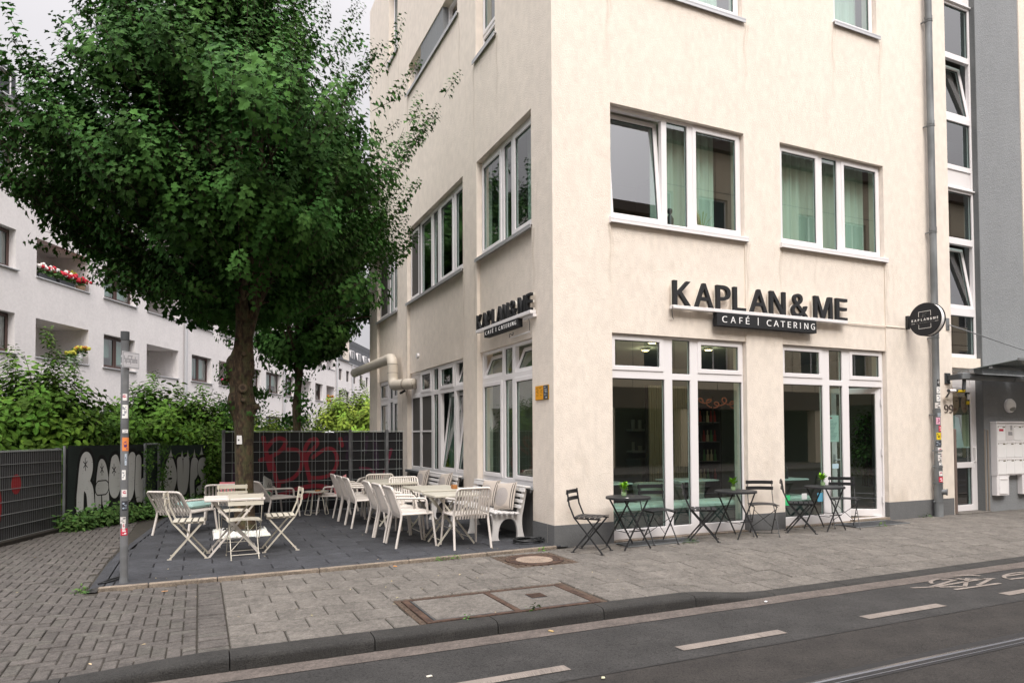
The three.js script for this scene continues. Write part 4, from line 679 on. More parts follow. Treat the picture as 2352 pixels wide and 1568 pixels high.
{ const s = thing('wall_shelf_unit', 'white wall shelves with jars and bottles inside the cafe', 'shelves', [6.2, 0, -5.04]); const r = rng(3);
  for (const y of [1.12, 1.62]) { mesh('shelf', [cbox(-1.6, 0.9, y, y + 0.05, 0, 0.28, 0.004)], M.marble, s); for (let i = 0; i < 12; i++) { const x = -1.5 + i * 0.19, h = 0.1 + r() * 0.14; mesh('jar', [at(disc(0.035 + r() * 0.02, h, 12), x, y + 0.05 + h / 2, 0.14)], [M.black, M.sage, M.marble, M.rust][Math.floor(r() * 4)], s); } }
  mesh('counter', [cbox(-1.6, 1.2, 0.03, 0.95, 0, 0.6, 0.01), cbox(-1.65, 1.25, 0.951, 0.99, 0, 0.66, 0.005)], M.wallIn, s); }
{ const s = thing('slatted_room_divider', 'pale ribbed wall panel inside behind the middle window post', 'panel', [0, 0, 0]); const sl = std({ color: lin(0.40, 0.36, 0.27), roughness: 0.8 }); for (let i = 0; i < 16; i++) mesh('slat', cbox(3.9 + i * 0.06, 3.945 + i * 0.06, 0.03, 2.55, -3.2, -3.15, 0.004), sl, s); mesh('panel', box(3.86, 4.9, 0.03, 2.55, -3.26, -3.21), M.wallDark, s); }
{ const s = thing('display_fridge', 'dark drinks display cabinet with bottles inside at back', 'fridge', [5.4, 0.03, -3.3]); mesh('casing', [box(-0.5, -0.46, 0, 2.2, -0.6, 0), box(0.46, 0.5, 0, 2.2, -0.6, 0), box(-0.46, 0.46, 0, 2.2, -0.6, -0.56), box(-0.46, 0.46, 2.1, 2.2, -0.55, 0), box(-0.46, 0.46, 0, 0.2, -0.55, 0)], M.wallDark, s); const r = rng(9), cm = [std({ color: lin(0.3, 0.05, 0.05) }), std({ color: lin(0.1, 0.22, 0.1) }), std({ color: lin(0.45, 0.4, 0.3) }), M.black];
  for (let k = 0; k < 4; k++) { mesh('shelf', [box(-0.46, 0.46, 0.5 + k * 0.42, 0.515 + k * 0.42, -0.55, -0.02)], M.steel, s); for (let i = 0; i < 9; i++) mesh('bottle', [rod([-0.4 + i * 0.1, 0.516 + k * 0.42, -0.1], [-0.4 + i * 0.1, 0.66 + k * 0.42, -0.1], 0.035, 0.03, 10), rod([-0.4 + i * 0.1, 0.66 + k * 0.42, -0.1], [-0.4 + i * 0.1, 0.76 + k * 0.42, -0.1], 0.014, 0.014, 8)], cm[Math.floor(r() * 4)], s); } }
{ const s = thing('dark_curtain', 'dark floor length curtain inside behind the left shop window', 'curtain', [0, 0, 0]); const P = []; for (let i = 0; i <= 40; i++) P.push([1.55 + i * 0.02, -2.4 + 0.03 * Math.sin(i * 1.1)]); const Tq = []; for (let i = 0; i < 40; i++) { const [a, b] = P[i], [c, d] = P[i + 1]; Tq.push([[a, 0.03, b], [c, 0.03, d], [c, 2.5, d]], [[a, 0.03, b], [c, 2.5, d], [a, 2.5, b]]); } mesh('fabric', triGeo(Tq), M.wallDark, s); }
function curtain(x0, x1, z, label, ry = 0, y0 = 4.66, y1 = 6.6) { const s = thing('curtain', label, 'curtain', [0, 0, 0], ry); const Tq = [], n = Math.round((x1 - x0) / 0.018), f = (i) => z + 0.035 * Math.sin(i * 0.62) + 0.012 * Math.sin(i * 1.7 + 1); for (let i = 0; i < n; i++) { const a = mix(x0, x1, i / n), b = mix(x0, x1, (i + 1) / n); Tq.push([[a, y0, f(i)], [b, y0, f(i + 1)], [b, y1, f(i + 1)]], [[a, y0, f(i)], [b, y1, f(i + 1)], [a, y1, f(i)]]); } mesh('fabric', toCreasedNormals(triGeo(Tq), 0.9), M.curtain, s); }
curtain(4.32, 6.75, -0.42, 'pale green curtain closed behind upper right front window'); curtain(1.95, 3.22, -0.42, 'pale curtain half drawn behind the upper left front window');
curtain(2.0, 3.4, -0.45, 'pale curtain behind the second floor window at top', 0, 8.2, 10.0); curtain(5.62, 6.68, -0.4, 'pale curtain behind the small second floor window', 0, 8.7, 10.2);
for (const [z0, z1, y, l] of [[-1.6, -0.95, 4.66, 'pale curtain behind corner window over the terrace'], [-2.8, -2.4, 4.66, 'narrow pale curtain at far edge of corner window']]) { const s = thing('curtain', l, 'curtain', [0, 0, 0], LEFT); const Tq = [], n = 36; for (let i = 0; i < n; i++) { const a = mix(z0, z1, i / n), b = mix(z0, z1, (i + 1) / n), f = (k) => -0.42 + 0.03 * Math.sin(k * 0.9); Tq.push([[a, y, f(i)], [b, y, f(i + 1)], [b, y + 1.9, f(i + 1)]], [[a, y, f(i)], [b, y + 1.9, f(i + 1)], [a, y + 1.9, f(i)]]); } mesh('fabric', triGeo(Tq), M.curtain, s); }
{ const s = thing('dark_figurine', 'small dark figurine on the upper window sill inside', 'figurine', [2.2, 4.69, -0.24]); const p = [[0, 0], [0.075, 0], [0.08, 0.03], [0.055, 0.12], [0.06, 0.2], [0.03, 0.26], [0.018, 0.275], [0.035, 0.3], [0.042, 0.335], [0.03, 0.365], [0, 0.375]].map(([a, b]) => new THREE.Vector2(a, b)); mesh('body', new THREE.LatheGeometry(p, 18), M.black, s); }
{ const s = thing('dried_grass', 'dried pampas grass standing on upper window sill inside', 'dried grass', [2.82, 4.69, -0.25]); const r = rng(12), g = []; for (let i = 0; i < 16; i++) { const a = (r() - 0.5) * 1.4; g.push(tube([[0.05 * a, 0, 0], [0.12 * a, 0.2, 0.02], [0.28 * a, 0.32 + r() * 0.1, 0.03]], 0.004, 8, 4)); } mesh('stalks', g, std({ color: lin(0.5, 0.46, 0.22), roughness: 1 }), s); mesh('plume', [sweep([V(0, 0, 0), V(-0.05, 0.16, 0.03), V(-0.09, 0.3, 0.03), V(-0.15, 0.42, 0.03)], (i, t) => 0.012 + 0.018 * Math.sin(t * 3.1), 8)], std({ color: lin(0.55, 0.42, 0.2), roughness: 1 }), s); }
{ const s = thing('pink_flower_poster', 'pink artificial flower in the stairwell window above canopy', 'flower', [9.05, 3.42, -0.5]); const pk = std({ color: lin(0.55, 0.12, 0.35), roughness: 0.7 }); for (let i = 0; i < 6; i++) { const a = i * 1.05; mesh('petal', [at(new THREE.SphereGeometry(0.11, 12, 8).scale(1, 0.8, 0.4), -0.12 + Math.cos(a) * 0.12, 0.14 + Math.sin(a) * 0.11, 0.03 * i)], pk, s); } mesh('stem', [tube([[-0.1, 0.1, 0], [0.02, -0.1, 0], [0.1, -0.4, 0]], 0.02, 12, 6)], std({ color: lin(0.15, 0.3, 0.12) }), s); }
{ const s = thing('red_cushion_pile', 'red fabric hanging behind the middle stairwell pane', 'fabric', [9.05, 5.72, -0.6]); mesh('fabric', [cbox(-0.42, 0.4, 0, 0.24, -0.05, 0.05, 0.03), cbox(-0.42, 0.4, 0.28, 0.5, -0.05, 0.05, 0.03)], std({ color: lin(0.42, 0.04, 0.05), roughness: 0.9 }), s); }
{ // coral tube lettering and a hanging plant inside the door
  const s = thing('script_tube_sign', 'coral tube script hanging inside behind the door window', 'sign', [5.6, 2.18, -2.6]), P = []; for (let i = 0; i <= 90; i++) P.push(V(-0.9 + i * 0.02, 0.06 * Math.sin(i * 0.62) + 0.05 * Math.sin(i * 0.23), 0.02 * Math.cos(i * 0.62)).add(V(0.09 * Math.cos(i * 0.62), 0, 0)));
  mesh('tube', [sweep(P, () => 0.014, 6)], std({ color: lin(0.75, 0.25, 0.17), roughness: 0.5 }), s);
  const f = thing('black_picture_frame', 'thin black frame hanging inside behind left door pane', 'frame', [0, 0, 0]); mesh('frame', [box(4.95, 4.97, 1.75, 2.3, -2.5, -2.48), box(4.55, 4.97, 1.73, 1.75, -2.5, -2.48), box(4.55, 4.57, 1.75, 2.3, -2.5, -2.48)], M.black, f);
}
{ // notices and stickers on the shop glass
  const paper = canvasTex(96, 160, (c) => { c.fillStyle = '#d9dcd6'; c.fillRect(0, 0, 96, 160); c.fillStyle = '#b44a58'; c.fillRect(8, 12, 24, 8); c.fillStyle = '#777'; for (let i = 0; i < 14; i++) c.fillRect(12, 36 + i * 8, 30 + ((i * 37) % 42), 2); });
  const n = thing('paper_notice', 'white printed notice sheet taped inside narrow door side pane', 'notice', [0, 0, 0]); mesh('paper', box(5.45, 5.69, 1.40, 1.86, -0.125, -0.122), std({ map: paper, roughness: 0.9 }), n).geometry = (() => { const g = new THREE.BoxGeometry(0.24, 0.46, 0.002); g.translate(5.57, 1.63, -0.1235); return g; })();
  const gs = (name, label, x, y, w, h, col) => { const s = thing(name, label, 'sticker', [x, y, -0.1125]); mesh('sticker', cbox(-w / 2, w / 2, -h / 2, h / 2, 0, 0.0012, 0.0003), std({ color: col, roughness: 0.5 }), s); };
  gs('glass_sticker', 'bright green square sticker low on the door window', 4.43, 0.44, 0.15, 0.17, lin(0.05, 0.55, 0.2)); gs('glass_sticker', 'white small sticker low on the door window', 4.83, 0.49, 0.12, 0.1, lin(0.7, 0.72, 0.7));
  gs('glass_sticker', 'blue round sticker low on door window', 5.20, 0.46, 0.13, 0.15, lin(0.1, 0.35, 0.5)); gs('glass_sticker', 'white opening hours sheet low on narrow door side pane', 5.58, 0.30, 0.22, 0.3, lin(0.5, 0.52, 0.5)); gs('glass_sticker', 'small blue and white sticker on narrow door side pane', 5.58, 0.98, 0.15, 0.08, lin(0.4, 0.55, 0.62));
}
// ---------------------------------------------------------------- white apartment block down the lane
const LB = { pos: [-9.677, 0, -20.197], turn: Math.atan2(0.892, 0.452) };
const SILL = [1.53, 4.35, 7.17, 9.99], HEAD = 1.36;
const winS = [[-3.3, -0.95], [3.73, 5.87], [10.73, 12.8], [17.15, 19.35], [20.15, 22.7], [23.3, 25.3], [29.85, 31.75]], logS = [[-9.2, -6.4], [0.0, 2.8], [6.75, 9.45], [13.66, 16.2], [26.42, 28.9], [32.66, 34.93]];
const flats = thing('apartment_block', 'long white rendered apartment block with loggias behind the tree', 'building', LB.pos, LB.turn);
{
  const holes = []; for (const y of SILL) for (const [a, b] of [...winS, ...logS]) holes.push([a, b, y, y + HEAD + (y < 2 ? -0.05 : 0)]);
  mesh('wall', plate(-14, 35.4, -0.3, 12.75, holes, 0.32), M.white, flats);
  mesh('wall', [box(-14, 35.4, -0.3, 12.75, -9.2, -9.0), box(-14, -13.8, -0.3, 12.75, -9.0, -0.33), box(35.15, 35.4, -0.3, 12.75, -9.0, -0.33)], M.white, flats);
  // mansard roof with standing seams and gutter
  const rf = mesh('roof', [triGeo([[[-14, 12.76, 0.15], [35.4, 12.76, 0.15], [35.4, 13.75, -1.1]], [[-14, 12.76, 0.15], [35.4, 13.75, -1.1], [-14, 13.75, -1.1]]]), box(-14, 35.4, 13.65, 13.8, -9.2, -1.1)], M.roof, flats);
  const seams = []; for (let s = -13; s < 35; s += 0.62) seams.push(bar([s, 12.8, 0.165], [s, 13.75, -1.075], 0.03, 0.05)); mesh('seam', seams, M.roof, rf);
  mesh('gutter', [cbox(-14, 35.4, 12.66, 12.78, 0.0, 0.24, 0.03)], M.zinc, flats);
  for (const s of [-1.9, 6.2, 15.4, 22.6, 30.6]) { const d = mesh('dormer', [box(s - 0.9, s + 0.9, 12.85, 13.85, -1.3, -0.05)], M.roof, flats); windowUnit(d, 0, -0.04, [s - 0.7, s + 0.7, 12.9, 13.75], [[s - 0.64, s - 0.03, 12.96, 13.7, 'f'], [s + 0.03, s + 0.64, 12.96, 13.7, 'f']], { glass: M.farGlass }); }
  const r = rng(17);
  for (const y of SILL) for (const [a, b] of winS) {
    const m = (a + b) / 2, near = b < 14;
    const w = windowUnit(flats, 0, -0.24, [a, b, y + 0.02, y + HEAD - 0.01], [[a + 0.05, m - 0.04, y + 0.08, y + HEAD - 0.06, 's'], [m + 0.04, b - 0.05, y + 0.08, y + HEAD - 0.06, !near && r() > 0.7 ? 't' : 's', 0.2]], { frame: M.brownFrame, glass: M.glass, sash: 0.07 });
    mesh('sill', [cbox(a - 0.07, b + 0.09, y - 0.03, y + 0.015, -0.2, 0.09, 0.006)], M.alu, w).position.z = 0.24;
    const k = r(); mesh('blind', [box(a + 0.06, m - 0.05, y + 0.06 + (k > 0.5 ? 0.7 * r() : 0), y + HEAD - 0.04, -0.20, -0.19), box(m + 0.06, b - 0.06, y + 0.06 + (k < 0.5 ? 0.8 * r() : 0.2), y + HEAD - 0.04, -0.205, -0.195)], M.blind, w);
    mesh('room', [box(a - 0.2, b + 0.2, y - 0.2, y + HEAD + 0.2, -1.4, -1.3)], M.wallDark, w);
  }
  for (const y of SILL) for (const [a, b] of logS) {
    const h = y + HEAD + (y < 2 ? -0.05 : 0), D = -1.5, l = mesh('loggia', [box(a - 0.1, b + 0.1, y - 0.9, h + 0.1, D - 0.1, D), box(a - 0.1, a - 0.002, y - 0.9, h + 0.1, D, -0.33), box(b + 0.002, b + 0.1, y - 0.9, h + 0.1, D, -0.33), box(a - 0.1, b + 0.1, h + 0.002, h + 0.1, D, -0.33), box(a - 0.1, b + 0.1, y - 1.0, y - 0.9, D, -0.33), box(a + 0.95, a + 1.2, y - 0.9, h, D, D + 0.22)], M.white, flats);
    mesh('door', [box(a + 0.02, a + 0.62, y - 0.9, h - 0.12, D + 0.002, D + 0.05)], M.brownFrame, l); mesh('pane', quadXY(a + 0.1, a + 0.54, y - 0.7, h - 0.2, D + 0.054), M.farGlass, l);
    mesh('coping', [cbox(a - 0.02, b + 0.02, y - 0.035, y + 0.012, -0.36, 0.055, 0.006)], M.alu, l);
  }
  for (const s of [9.93, 22.98, 35.25]) mesh('downpipe', [rod([s, -0.3, 0.12], [s, 12.7, 0.12], 0.075, 0.075, 12)], M.alu, flats);
}
const onFlats = (s, y, w) => { const v = V(s, y, w).applyAxisAngle(V(0, 1, 0), LB.turn); return [v.x + LB.pos[0], v.y, v.z + LB.pos[2]]; };
// second block further on, set back along the same line
const flats2 = thing('apartment_block', 'far pale apartment block with dark mansard roof at the lane end', 'building', [10.44, 0, -79.35], LB.turn);
{
  const holes = [], ws = [[-9, -7.4], [-5.6, -4], [-2.4, -0.8], [0.6, 2.2], [3.9, 5.5], [7.4, 9.0], [10.9, 12.5], [14.5, 16.1], [18, 19.6], [21.6, 23.2]], ys = [0.4, 3.25, 6.1, 8.95]; for (const y of ys) for (const [a, b] of ws) holes.push([a, b, y, y + 1.5]);
  mesh('wall', plate(-12, 30, -1, 11.6, holes, 0.3), M.white, flats2);
  const rf = mesh('roof', [triGeo([[[-12, 11.6, 0.2], [30, 11.6, 0.2], [30, 15.4, -0.9]], [[-12, 11.6, 0.2], [30, 15.4, -0.9], [-12, 15.4, -0.9]]]), box(-12, 30, 14.1, 14.3, -9, -0.9)], M.roof, flats2);
  for (let s = -8; s < 28; s += 3.6) windowUnit(rf, 0, -0.05, [s, s + 1.7, 12.0, 13.6], [[s + 0.1, s + 0.8, 12.1, 13.5, 'f'], [s + 0.9, s + 1.6, 12.1, 13.5, 'f']], { glass: M.farGlass, name: 'dormer_window', depth: 0.5 });
  mesh('chimney', [box(5.6, 8.4, 11.6, 15.2, -1.2, 0.12)], M.cream, flats2);
  for (const y of ys) for (const [a, b] of ws) windowUnit(flats2, 0, -0.2, [a, b, y, y + 1.5], [[a + 0.08, (a + b) / 2 - 0.04, y + 0.08, y + 1.42, 'f'], [(a + b) / 2 + 0.04, b - 0.08, y + 0.08, y + 1.42, 'f']], { glass: M.farGlass, frame: M.brownFrame });
  mesh('downpipe', [rod([10.1, -1, 0.15], [10.1, 11.6, 0.15], 0.1, 0.1, 10)], M.alu, flats2);
}
// houses across the road: they stand behind the camera and are what the shop windows reflect
const opp = thing('tiled_office_building', 'beige tiled office building across the road mirrored in shop windows', 'building', [0, 0, 17.5], Math.PI);
{
  const beige = std({ color: lin(0.80, 0.68, 0.50), roughness: 0.7 }), brown = std({ color: lin(0.12, 0.085, 0.065), roughness: 0.6 }), holes = [], ws = []; for (let i = -12; i < 8; i++) ws.push([i * 3.3 + 0.5, i * 3.3 + 2.3]);
  for (const y of [4.6, 7.9, 11.2]) for (const [a, b] of ws) holes.push([a, b, y, y + 1.9]);
  mesh('wall', plate(-40, 27, 3.7, 15.4, holes, 0.3), beige, opp);
  for (const y of [4.6, 7.9, 11.2]) for (const [a, b] of ws) windowUnit(opp, 0, -0.15, [a, b, y, y + 1.9], [[a + 0.08, a + 0.85, y + 0.08, y + 1.82, 'f'], [a + 0.95, b - 0.08, y + 0.08, y + 1.82, 'f']], { glass: M.farGlass });
  mesh('fascia', [box(-40, 27, 2.75, 3.7, -0.35, 0.05), box(-40, 27, 15.4, 15.9, -2, 0.35)], brown, opp);
  const tj = []; for (let x = -40; x < 27; x += 1.65) tj.push(box(x, x + 0.03, 3.7, 15.4, 0.0, 0.004)); for (const y of [4.3, 6.8, 7.6, 10.1, 10.9, 13.4]) tj.push(box(-40, 27, y, y + 0.03, 0.0, 0.0045)); mesh('tile_joint', tj, brown, opp);
  mesh('shop_front', [box(-40, 27, -0.2, 2.75, -2.2, -2.0)], M.wallDark, opp);
  for (let x = -39; x < 27; x += 4.4) mesh('pillar', [box(x, x + 0.7, -0.2, 2.75, -0.5, 0.0)], beige, opp);
  mesh('inner_wall', [box(-40, 27, -0.2, 15.4, -4.2, -4.0), box(-40, 27, 2.7, 2.74, -4, -0.35), box(-40, 27, 13.9, 15.35, -4, -0.31)], M.wallDark, opp);
}
structure('far_pavement', [box(-60, 60, RY - 0.1, RY + 0.12, 13.4, 24)], M.slab[0], 'pavement across the road');
// plants and odds and ends on the loggia copings
function blooms(parent, cx, cy, cz, w, h, d, n, colors, seed) {
  const r = rng(seed), leaf = [], B = colors.map(() => []);
  for (let i = 0; i < n * 2; i++) { const g = new THREE.PlaneGeometry(0.11, 0.08); g.rotateX(-0.6 + (r() - 0.5) * 1.6); g.rotateY(r() * 6.3); g.translate(cx + (r() - 0.5) * w, cy + r() * h * 0.75, cz + (r() - 0.5) * d); leaf.push(g); }
  for (let i = 0; i < n; i++) { const k = Math.floor(r() * colors.length), x = (r() - 0.5) * w, kk = colors.length > 1 ? (Math.floor((x / w + 0.5) * 5.99 + r() * 0.8) % 2 ? 1 : k) : 0; B[kk].push(at(new THREE.IcosahedronGeometry(0.05 + r() * 0.035, 0), cx + x, cy + h * (0.55 + 0.5 * r()), cz + (r() - 0.3) * d)); }
  mesh('leaves', leaf, M.flowerLeaf || (M.flowerLeaf = std({ color: lin(0.06, 0.14, 0.03), roughness: 0.8, side: THREE.DoubleSide })), parent).userData.kind = 'stuff';
  B.forEach((g, i) => { if (g.length) mesh('blossoms', g, colors[i], parent).userData.kind = 'stuff'; });
}
const red = std({ color: lin(0.50, 0.02, 0.04), roughness: 0.8 }), whiteF = std({ color: lin(0.80, 0.76, 0.72), roughness: 0.8 }), orange = std({ color: lin(0.48, 0.22, 0.04), roughness: 0.8 }), pinkF = std({ color: lin(0.7, 0.06, 0.2), roughness: 0.8 }), yellow = std({ color: lin(0.45, 0.42, 0.05), roughness: 0.8 });
{
  const trough = (s, l, label, cols, seed) => { const t = thing('flower_trough', label, 'flower box', onFlats(s, 7.19, -0.12), LB.turn); mesh('trough', [cbox(-l / 2, l / 2, 0, 0.17, -0.09, 0.09, 0.015)], M.darkSteel, t); blooms(t, 0, 0.15, 0.02, l * 1.1, 0.34, 0.28, 44, cols, seed); };
  trough(0.62, 0.85, 'grey flower box with red and white blooms, first on the loggia ledge', [red, whiteF], 3); trough(1.62, 0.8, 'grey flower box with mostly white and some red blooms on loggia ledge', [whiteF, red], 5);
  const pot = (s, y, r0, h, m, label, cols, seed) => { const t = thing('flower_pot', label, 'plant pot', onFlats(s, y, -0.10), LB.turn); mesh('pot', new THREE.LatheGeometry([[0, 0], [r0 * 0.8, 0], [r0, h], [r0 * 0.85, h], [r0 * 0.8, h * 0.85], [0, h * 0.85]].map(([a, b]) => new THREE.Vector2(a, b)), 18), m, t); blooms(t, 0, h * 0.9, 0, r0 * 2.6, r0 * 1.6, r0 * 2.4, 26, cols, seed); };
  pot(2.45, 7.19, 0.17, 0.17, std({ color: lin(0.52, 0.36, 0.24), roughness: 0.8 }), 'small terracotta bowl with red flowers at end of the flower ledge', [red], 8);
  pot(2.30, 4.37, 0.19, 0.34, M.signWhite, 'white pot with orange flowers on lower loggia ledge', [orange, yellow], 9); pot(1.93, 4.37, 0.12, 0.2, std({ color: lin(0.42, 0.52, 0.38), roughness: 0.8 }), 'small pale green pot beside the white pot on loggia ledge', [yellow], 10);
  pot(14.6, 4.37, 0.14, 0.2, M.rust, 'pot of pink flowers on the loggia beside the big trunk', [pinkF], 11); pot(33.6, 4.37, 0.25, 0.2, std({ color: lin(0.5, 0.2, 0.05) }), 'orange bowl on far loggia ledge of white block', [orange], 12);
  const y = thing('yellow_shrub', 'yellow green leafy plant at end of the red flower ledge', 'plant', onFlats(2.25, 7.15, -0.5), LB.turn); blooms(y, 0, 0.1, 0, 0.4, 0.6, 0.4, 40, [yellow], 14);
}
// ---------------------------------------------------------------- leaves and shoots
const leafMat = (r, g, b, t) => new THREE.MeshPhysicalMaterial({ color: lin(r, g, b), roughness: 0.8, specularIntensity: 0.35, transmission: t, thickness: 0, side: THREE.DoubleSide, vertexColors: false });
M.maple = leafMat(0.042, 0.120, 0.023, 0.12); M.maple.side = THREE.DoubleSide;
M.hedge = leafMat(0.078, 0.172, 0.020, 0.12); M.limeLeaf = leafMat(0.17, 0.27, 0.035, 0); M.ivy = leafMat(0.055, 0.12, 0.03, 0);
M.twig = std({ color: lin(0.075, 0.055, 0.04), roughness: 0.9 });
// outlines of one leaf, base at the origin, tip along +z, in units of its length
const MAPLE = [[0, 0], [0.16, 0.06], [0.40, 0.02], [0.34, 0.20], [0.58, 0.34], [0.50, 0.42], [0.60, 0.60], [0.34, 0.55], [0.22, 0.62], [0.16, 0.82], [0, 1.0]];
const OVATE = [[0, 0], [0.16, 0.1], [0.27, 0.32], [0.26, 0.56], [0.14, 0.82], [0, 1]];
function leafTris(out, P, dir, up, size, outline, fold) {
  const z = dir.clone().normalize(), x = V(0, 0, 0).crossVectors(up, z).normalize(), y = V(0, 0, 0).crossVectors(z, x);
  const pt = ([a, b], s) => { const q = P.clone().addScaledVector(x, a * s * size).addScaledVector(z, b * size).addScaledVector(y, (Math.abs(a) * fold - 0.22 * b * b) * size); return [q.x, q.y, q.z]; };
  const c = pt([0, 0.42], 1);
  for (const s of [1, -1]) for (let i = 0; i < outline.length - 1; i++) { const a = pt(outline[i], s), b = pt(outline[i + 1], s); out.push(s > 0 ? [c, a, b] : [c, b, a]); }
}
// a leafy shoot growing along +y from the origin
function shoot(seed, len, n, size, outline, droop, spread = 0.07) {
  const r = rng(seed), L = [], W = [], pts = []; const bx = (r() - 0.5) * 0.3, bz = (r() - 0.5) * 0.3;
  for (let i = 0; i <= 5; i++) { const t = i / 5; pts.push(V(bx * t * t * len, t * len, bz * t * t * len)); }
  const curve = new THREE.CatmullRomCurve3(pts);
  for (let i = 0; i < n; i++) {
    const t = 0.12 + 0.88 * (i + 0.5) / n, a = i * 2.4 + r() * 0.7, p = curve.getPoint(t), out = V(Math.cos(a), 0, Math.sin(a)), e = spread * (0.6 + r() * 0.9) * (1.15 - 0.6 * t);
    p.addScaledVector(out, e).y += e * (0.2 - droop * 0.6);
    const d = out.clone().multiplyScalar(1).add(V((r() - 0.5) * 0.6, -droop * (0.5 + r() * 0.9) + 0.15 + 0.5 * t, (r() - 0.5) * 0.6)).normalize(), up = V((r() - 0.5) * 0.7, 1, (r() - 0.5) * 0.7);
    leafTris(L, p, d, up, size * (0.72 + 0.5 * r()) * (1.08 - 0.3 * t), outline, 0.12 + 0.2 * r());
  }
  return { leaves: triGeo(L), twig: sweep(pts, (i, t) => 0.006 * (1 - 0.7 * t) + 0.001, 4, false) };
}
function scatter(name, geos, mat, places, parent, tint, seed) { // places: {p, dir, s}
  const r = rng(seed), q = new THREE.Quaternion(), m = new THREE.Matrix4(), c = new THREE.Color(), groups = geos.map(() => []);
  places.forEach((w) => groups[Math.floor(r() * geos.length)].push(w));
  groups.forEach((list, k) => {
    if (!list.length) return; const im = new THREE.InstancedMesh(geos[k], mat, list.length);
    list.forEach((w, i) => {
      q.setFromUnitVectors(V(0, 1, 0), w.dir.clone().normalize()).multiply(new THREE.Quaternion().setFromAxisAngle(V(0, 1, 0), r() * 6.283));
      im.setMatrixAt(i, m.compose(w.p, q, V(w.s, w.s, w.s)));
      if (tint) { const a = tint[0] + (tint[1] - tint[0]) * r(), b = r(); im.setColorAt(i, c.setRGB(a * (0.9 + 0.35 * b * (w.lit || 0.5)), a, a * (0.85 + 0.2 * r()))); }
    });
    im.castShadow = im.receiveShadow = true; im.name = name; im.userData.kind = 'stuff'; parent.add(im);
  });
}
const profile = (tab, h) => { for (let i = 0; i < tab.length - 1; i++) { const [a, ra] = tab[i], [b, rb] = tab[i + 1]; if (h >= a && h <= b) return mix(ra, rb, (h - a) / (b - a)); } return 0; };
function crownTree(label, pos, tab, o) {
  const t = thing(o.name, label, 'tree', pos), r = rng(o.seed), H0 = tab[0][0], H1 = tab[tab.length - 1][0], lean = o.lean || [0, 0];
  const ax = (h) => V(lean[0] * clamp((h - H0 - 0.8) / 1.8), h, lean[1] * clamp((h - H0 - 0.8) / 1.8));
  // lumpy outline
  const lump = (a, h) => 1 + 0.16 * Math.sin(a * 3 + h * 1.3 + o.seed) + 0.11 * Math.sin(a * 5 - h * 2.1) + 0.08 * Math.sin(a * 9 + h * 3.7) + (o.skew ? o.skew(Math.cos(a), Math.sin(a), h) : 0);
  const tips = [], places = [], nb = o.boughs;
  for (let b = 0; b < nb; b++) { // boughs: flattened clouds of shoots with gaps between them
    let h, k = 0; do { h = mix(H0, H1, r()); k++; } while (r() * o.rmax > profile(tab, h) && k < 40);
    const a = r() * 6.283, R = profile(tab, h) * lump(a, h), f = b < nb * 0.8 ? 0.68 + 0.3 * r() : 0.15 + 0.5 * r(), out = V(Math.cos(a), 0, Math.sin(a)), c = ax(h).addScaledVector(out, R * f), sz = (0.45 + 0.4 * r()) * (o.bough || 1), m = Math.round(o.n / nb * (0.6 + 0.8 * r()));
    if (tips.length < 170) tips.push(c.clone());
    for (let i = 0; i < m; i++) {
      const u = Math.pow(r(), 0.45), q = V(r() - 0.5, (r() - 0.42) * 0.8, r() - 0.5).normalize().multiplyScalar(u), p = c.clone().add(V(q.x * sz, q.y * sz * 0.6, q.z * sz)), rad = p.clone().sub(ax(p.y)), rr = Math.hypot(rad.x, rad.z);
      const dir = out.clone().multiplyScalar(0.55 * f + 0.15).add(V(q.x * 0.5, 0.3 + 0.75 * (h - H0) / (H1 - H0) + q.y * 0.3, q.z * 0.5)).normalize();
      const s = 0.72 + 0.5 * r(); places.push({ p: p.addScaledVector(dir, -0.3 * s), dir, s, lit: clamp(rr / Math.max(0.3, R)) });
    }
  }
  // long single shoots that stick out of the outline
  for (let i = 0; i < o.spikes; i++) { const h = mix(H0 + 0.5, H1, Math.pow(r(), 0.7)), a = r() * 6.283, R = profile(tab, h) * lump(a, h), out = V(Math.cos(a), 0, Math.sin(a)), p = ax(h).addScaledVector(out, R * 0.95); const dir = out.multiplyScalar(0.75).add(V(0, 0.35 + 0.6 * r(), 0)).normalize(); for (let k = 0; k < 3; k++) places.push({ p: p.clone().addScaledVector(dir, k * 0.34).add(V(0, 0.05 * k * k, 0)), dir: dir.clone().add(V((r() - 0.5) * 0.3, 0.1 + k * 0.35, (r() - 0.5) * 0.3)), s: 0.72 - 0.12 * k + 0.2 * r(), lit: 1 }); }
  const gs = [], tw = []; for (let i = 0; i < 7; i++) { const s = shoot(o.seed * 13 + i, o.len * (0.8 + 0.08 * i), o.leaves, o.size * (0.8 + 0.07 * i), o.outline || MAPLE, o.droop, o.spread); gs.push(s.leaves); tw.push(s.twig); }
  scatter('crown', gs, o.mat, places, t, [0.6, 1.45], o.seed + 5);
  scatter('twigs', tw.slice(0, 2), M.twig, places.filter((w) => w.lit > 0.75), t, null, o.seed + 6);
  return { t, tips, ax, r };
}
function limbs(T, forks, tips, mat, base) { // limbs from the forks, then boughs to nearby tips
  const used = []; const L = [];
  tips.forEach((tip, i) => { if (i > base.n) return; let f = forks[i % forks.length], mid = f.clone().lerp(tip, 0.5); mid.y += 0.12 * tip.distanceTo(f) * (base.up || 1); const P = new THREE.CatmullRomCurve3([f, f.clone().lerp(mid, 0.5).add(V(0, 0.05, 0)), mid, tip]).getPoints(9), r0 = i < base.big ? base.r : base.r * 0.42; L.push(sweep(P, (k, t) => r0 * (1 - 0.88 * t) + 0.006, 7, false)); });
  mesh('limbs', L, mat, T);
}
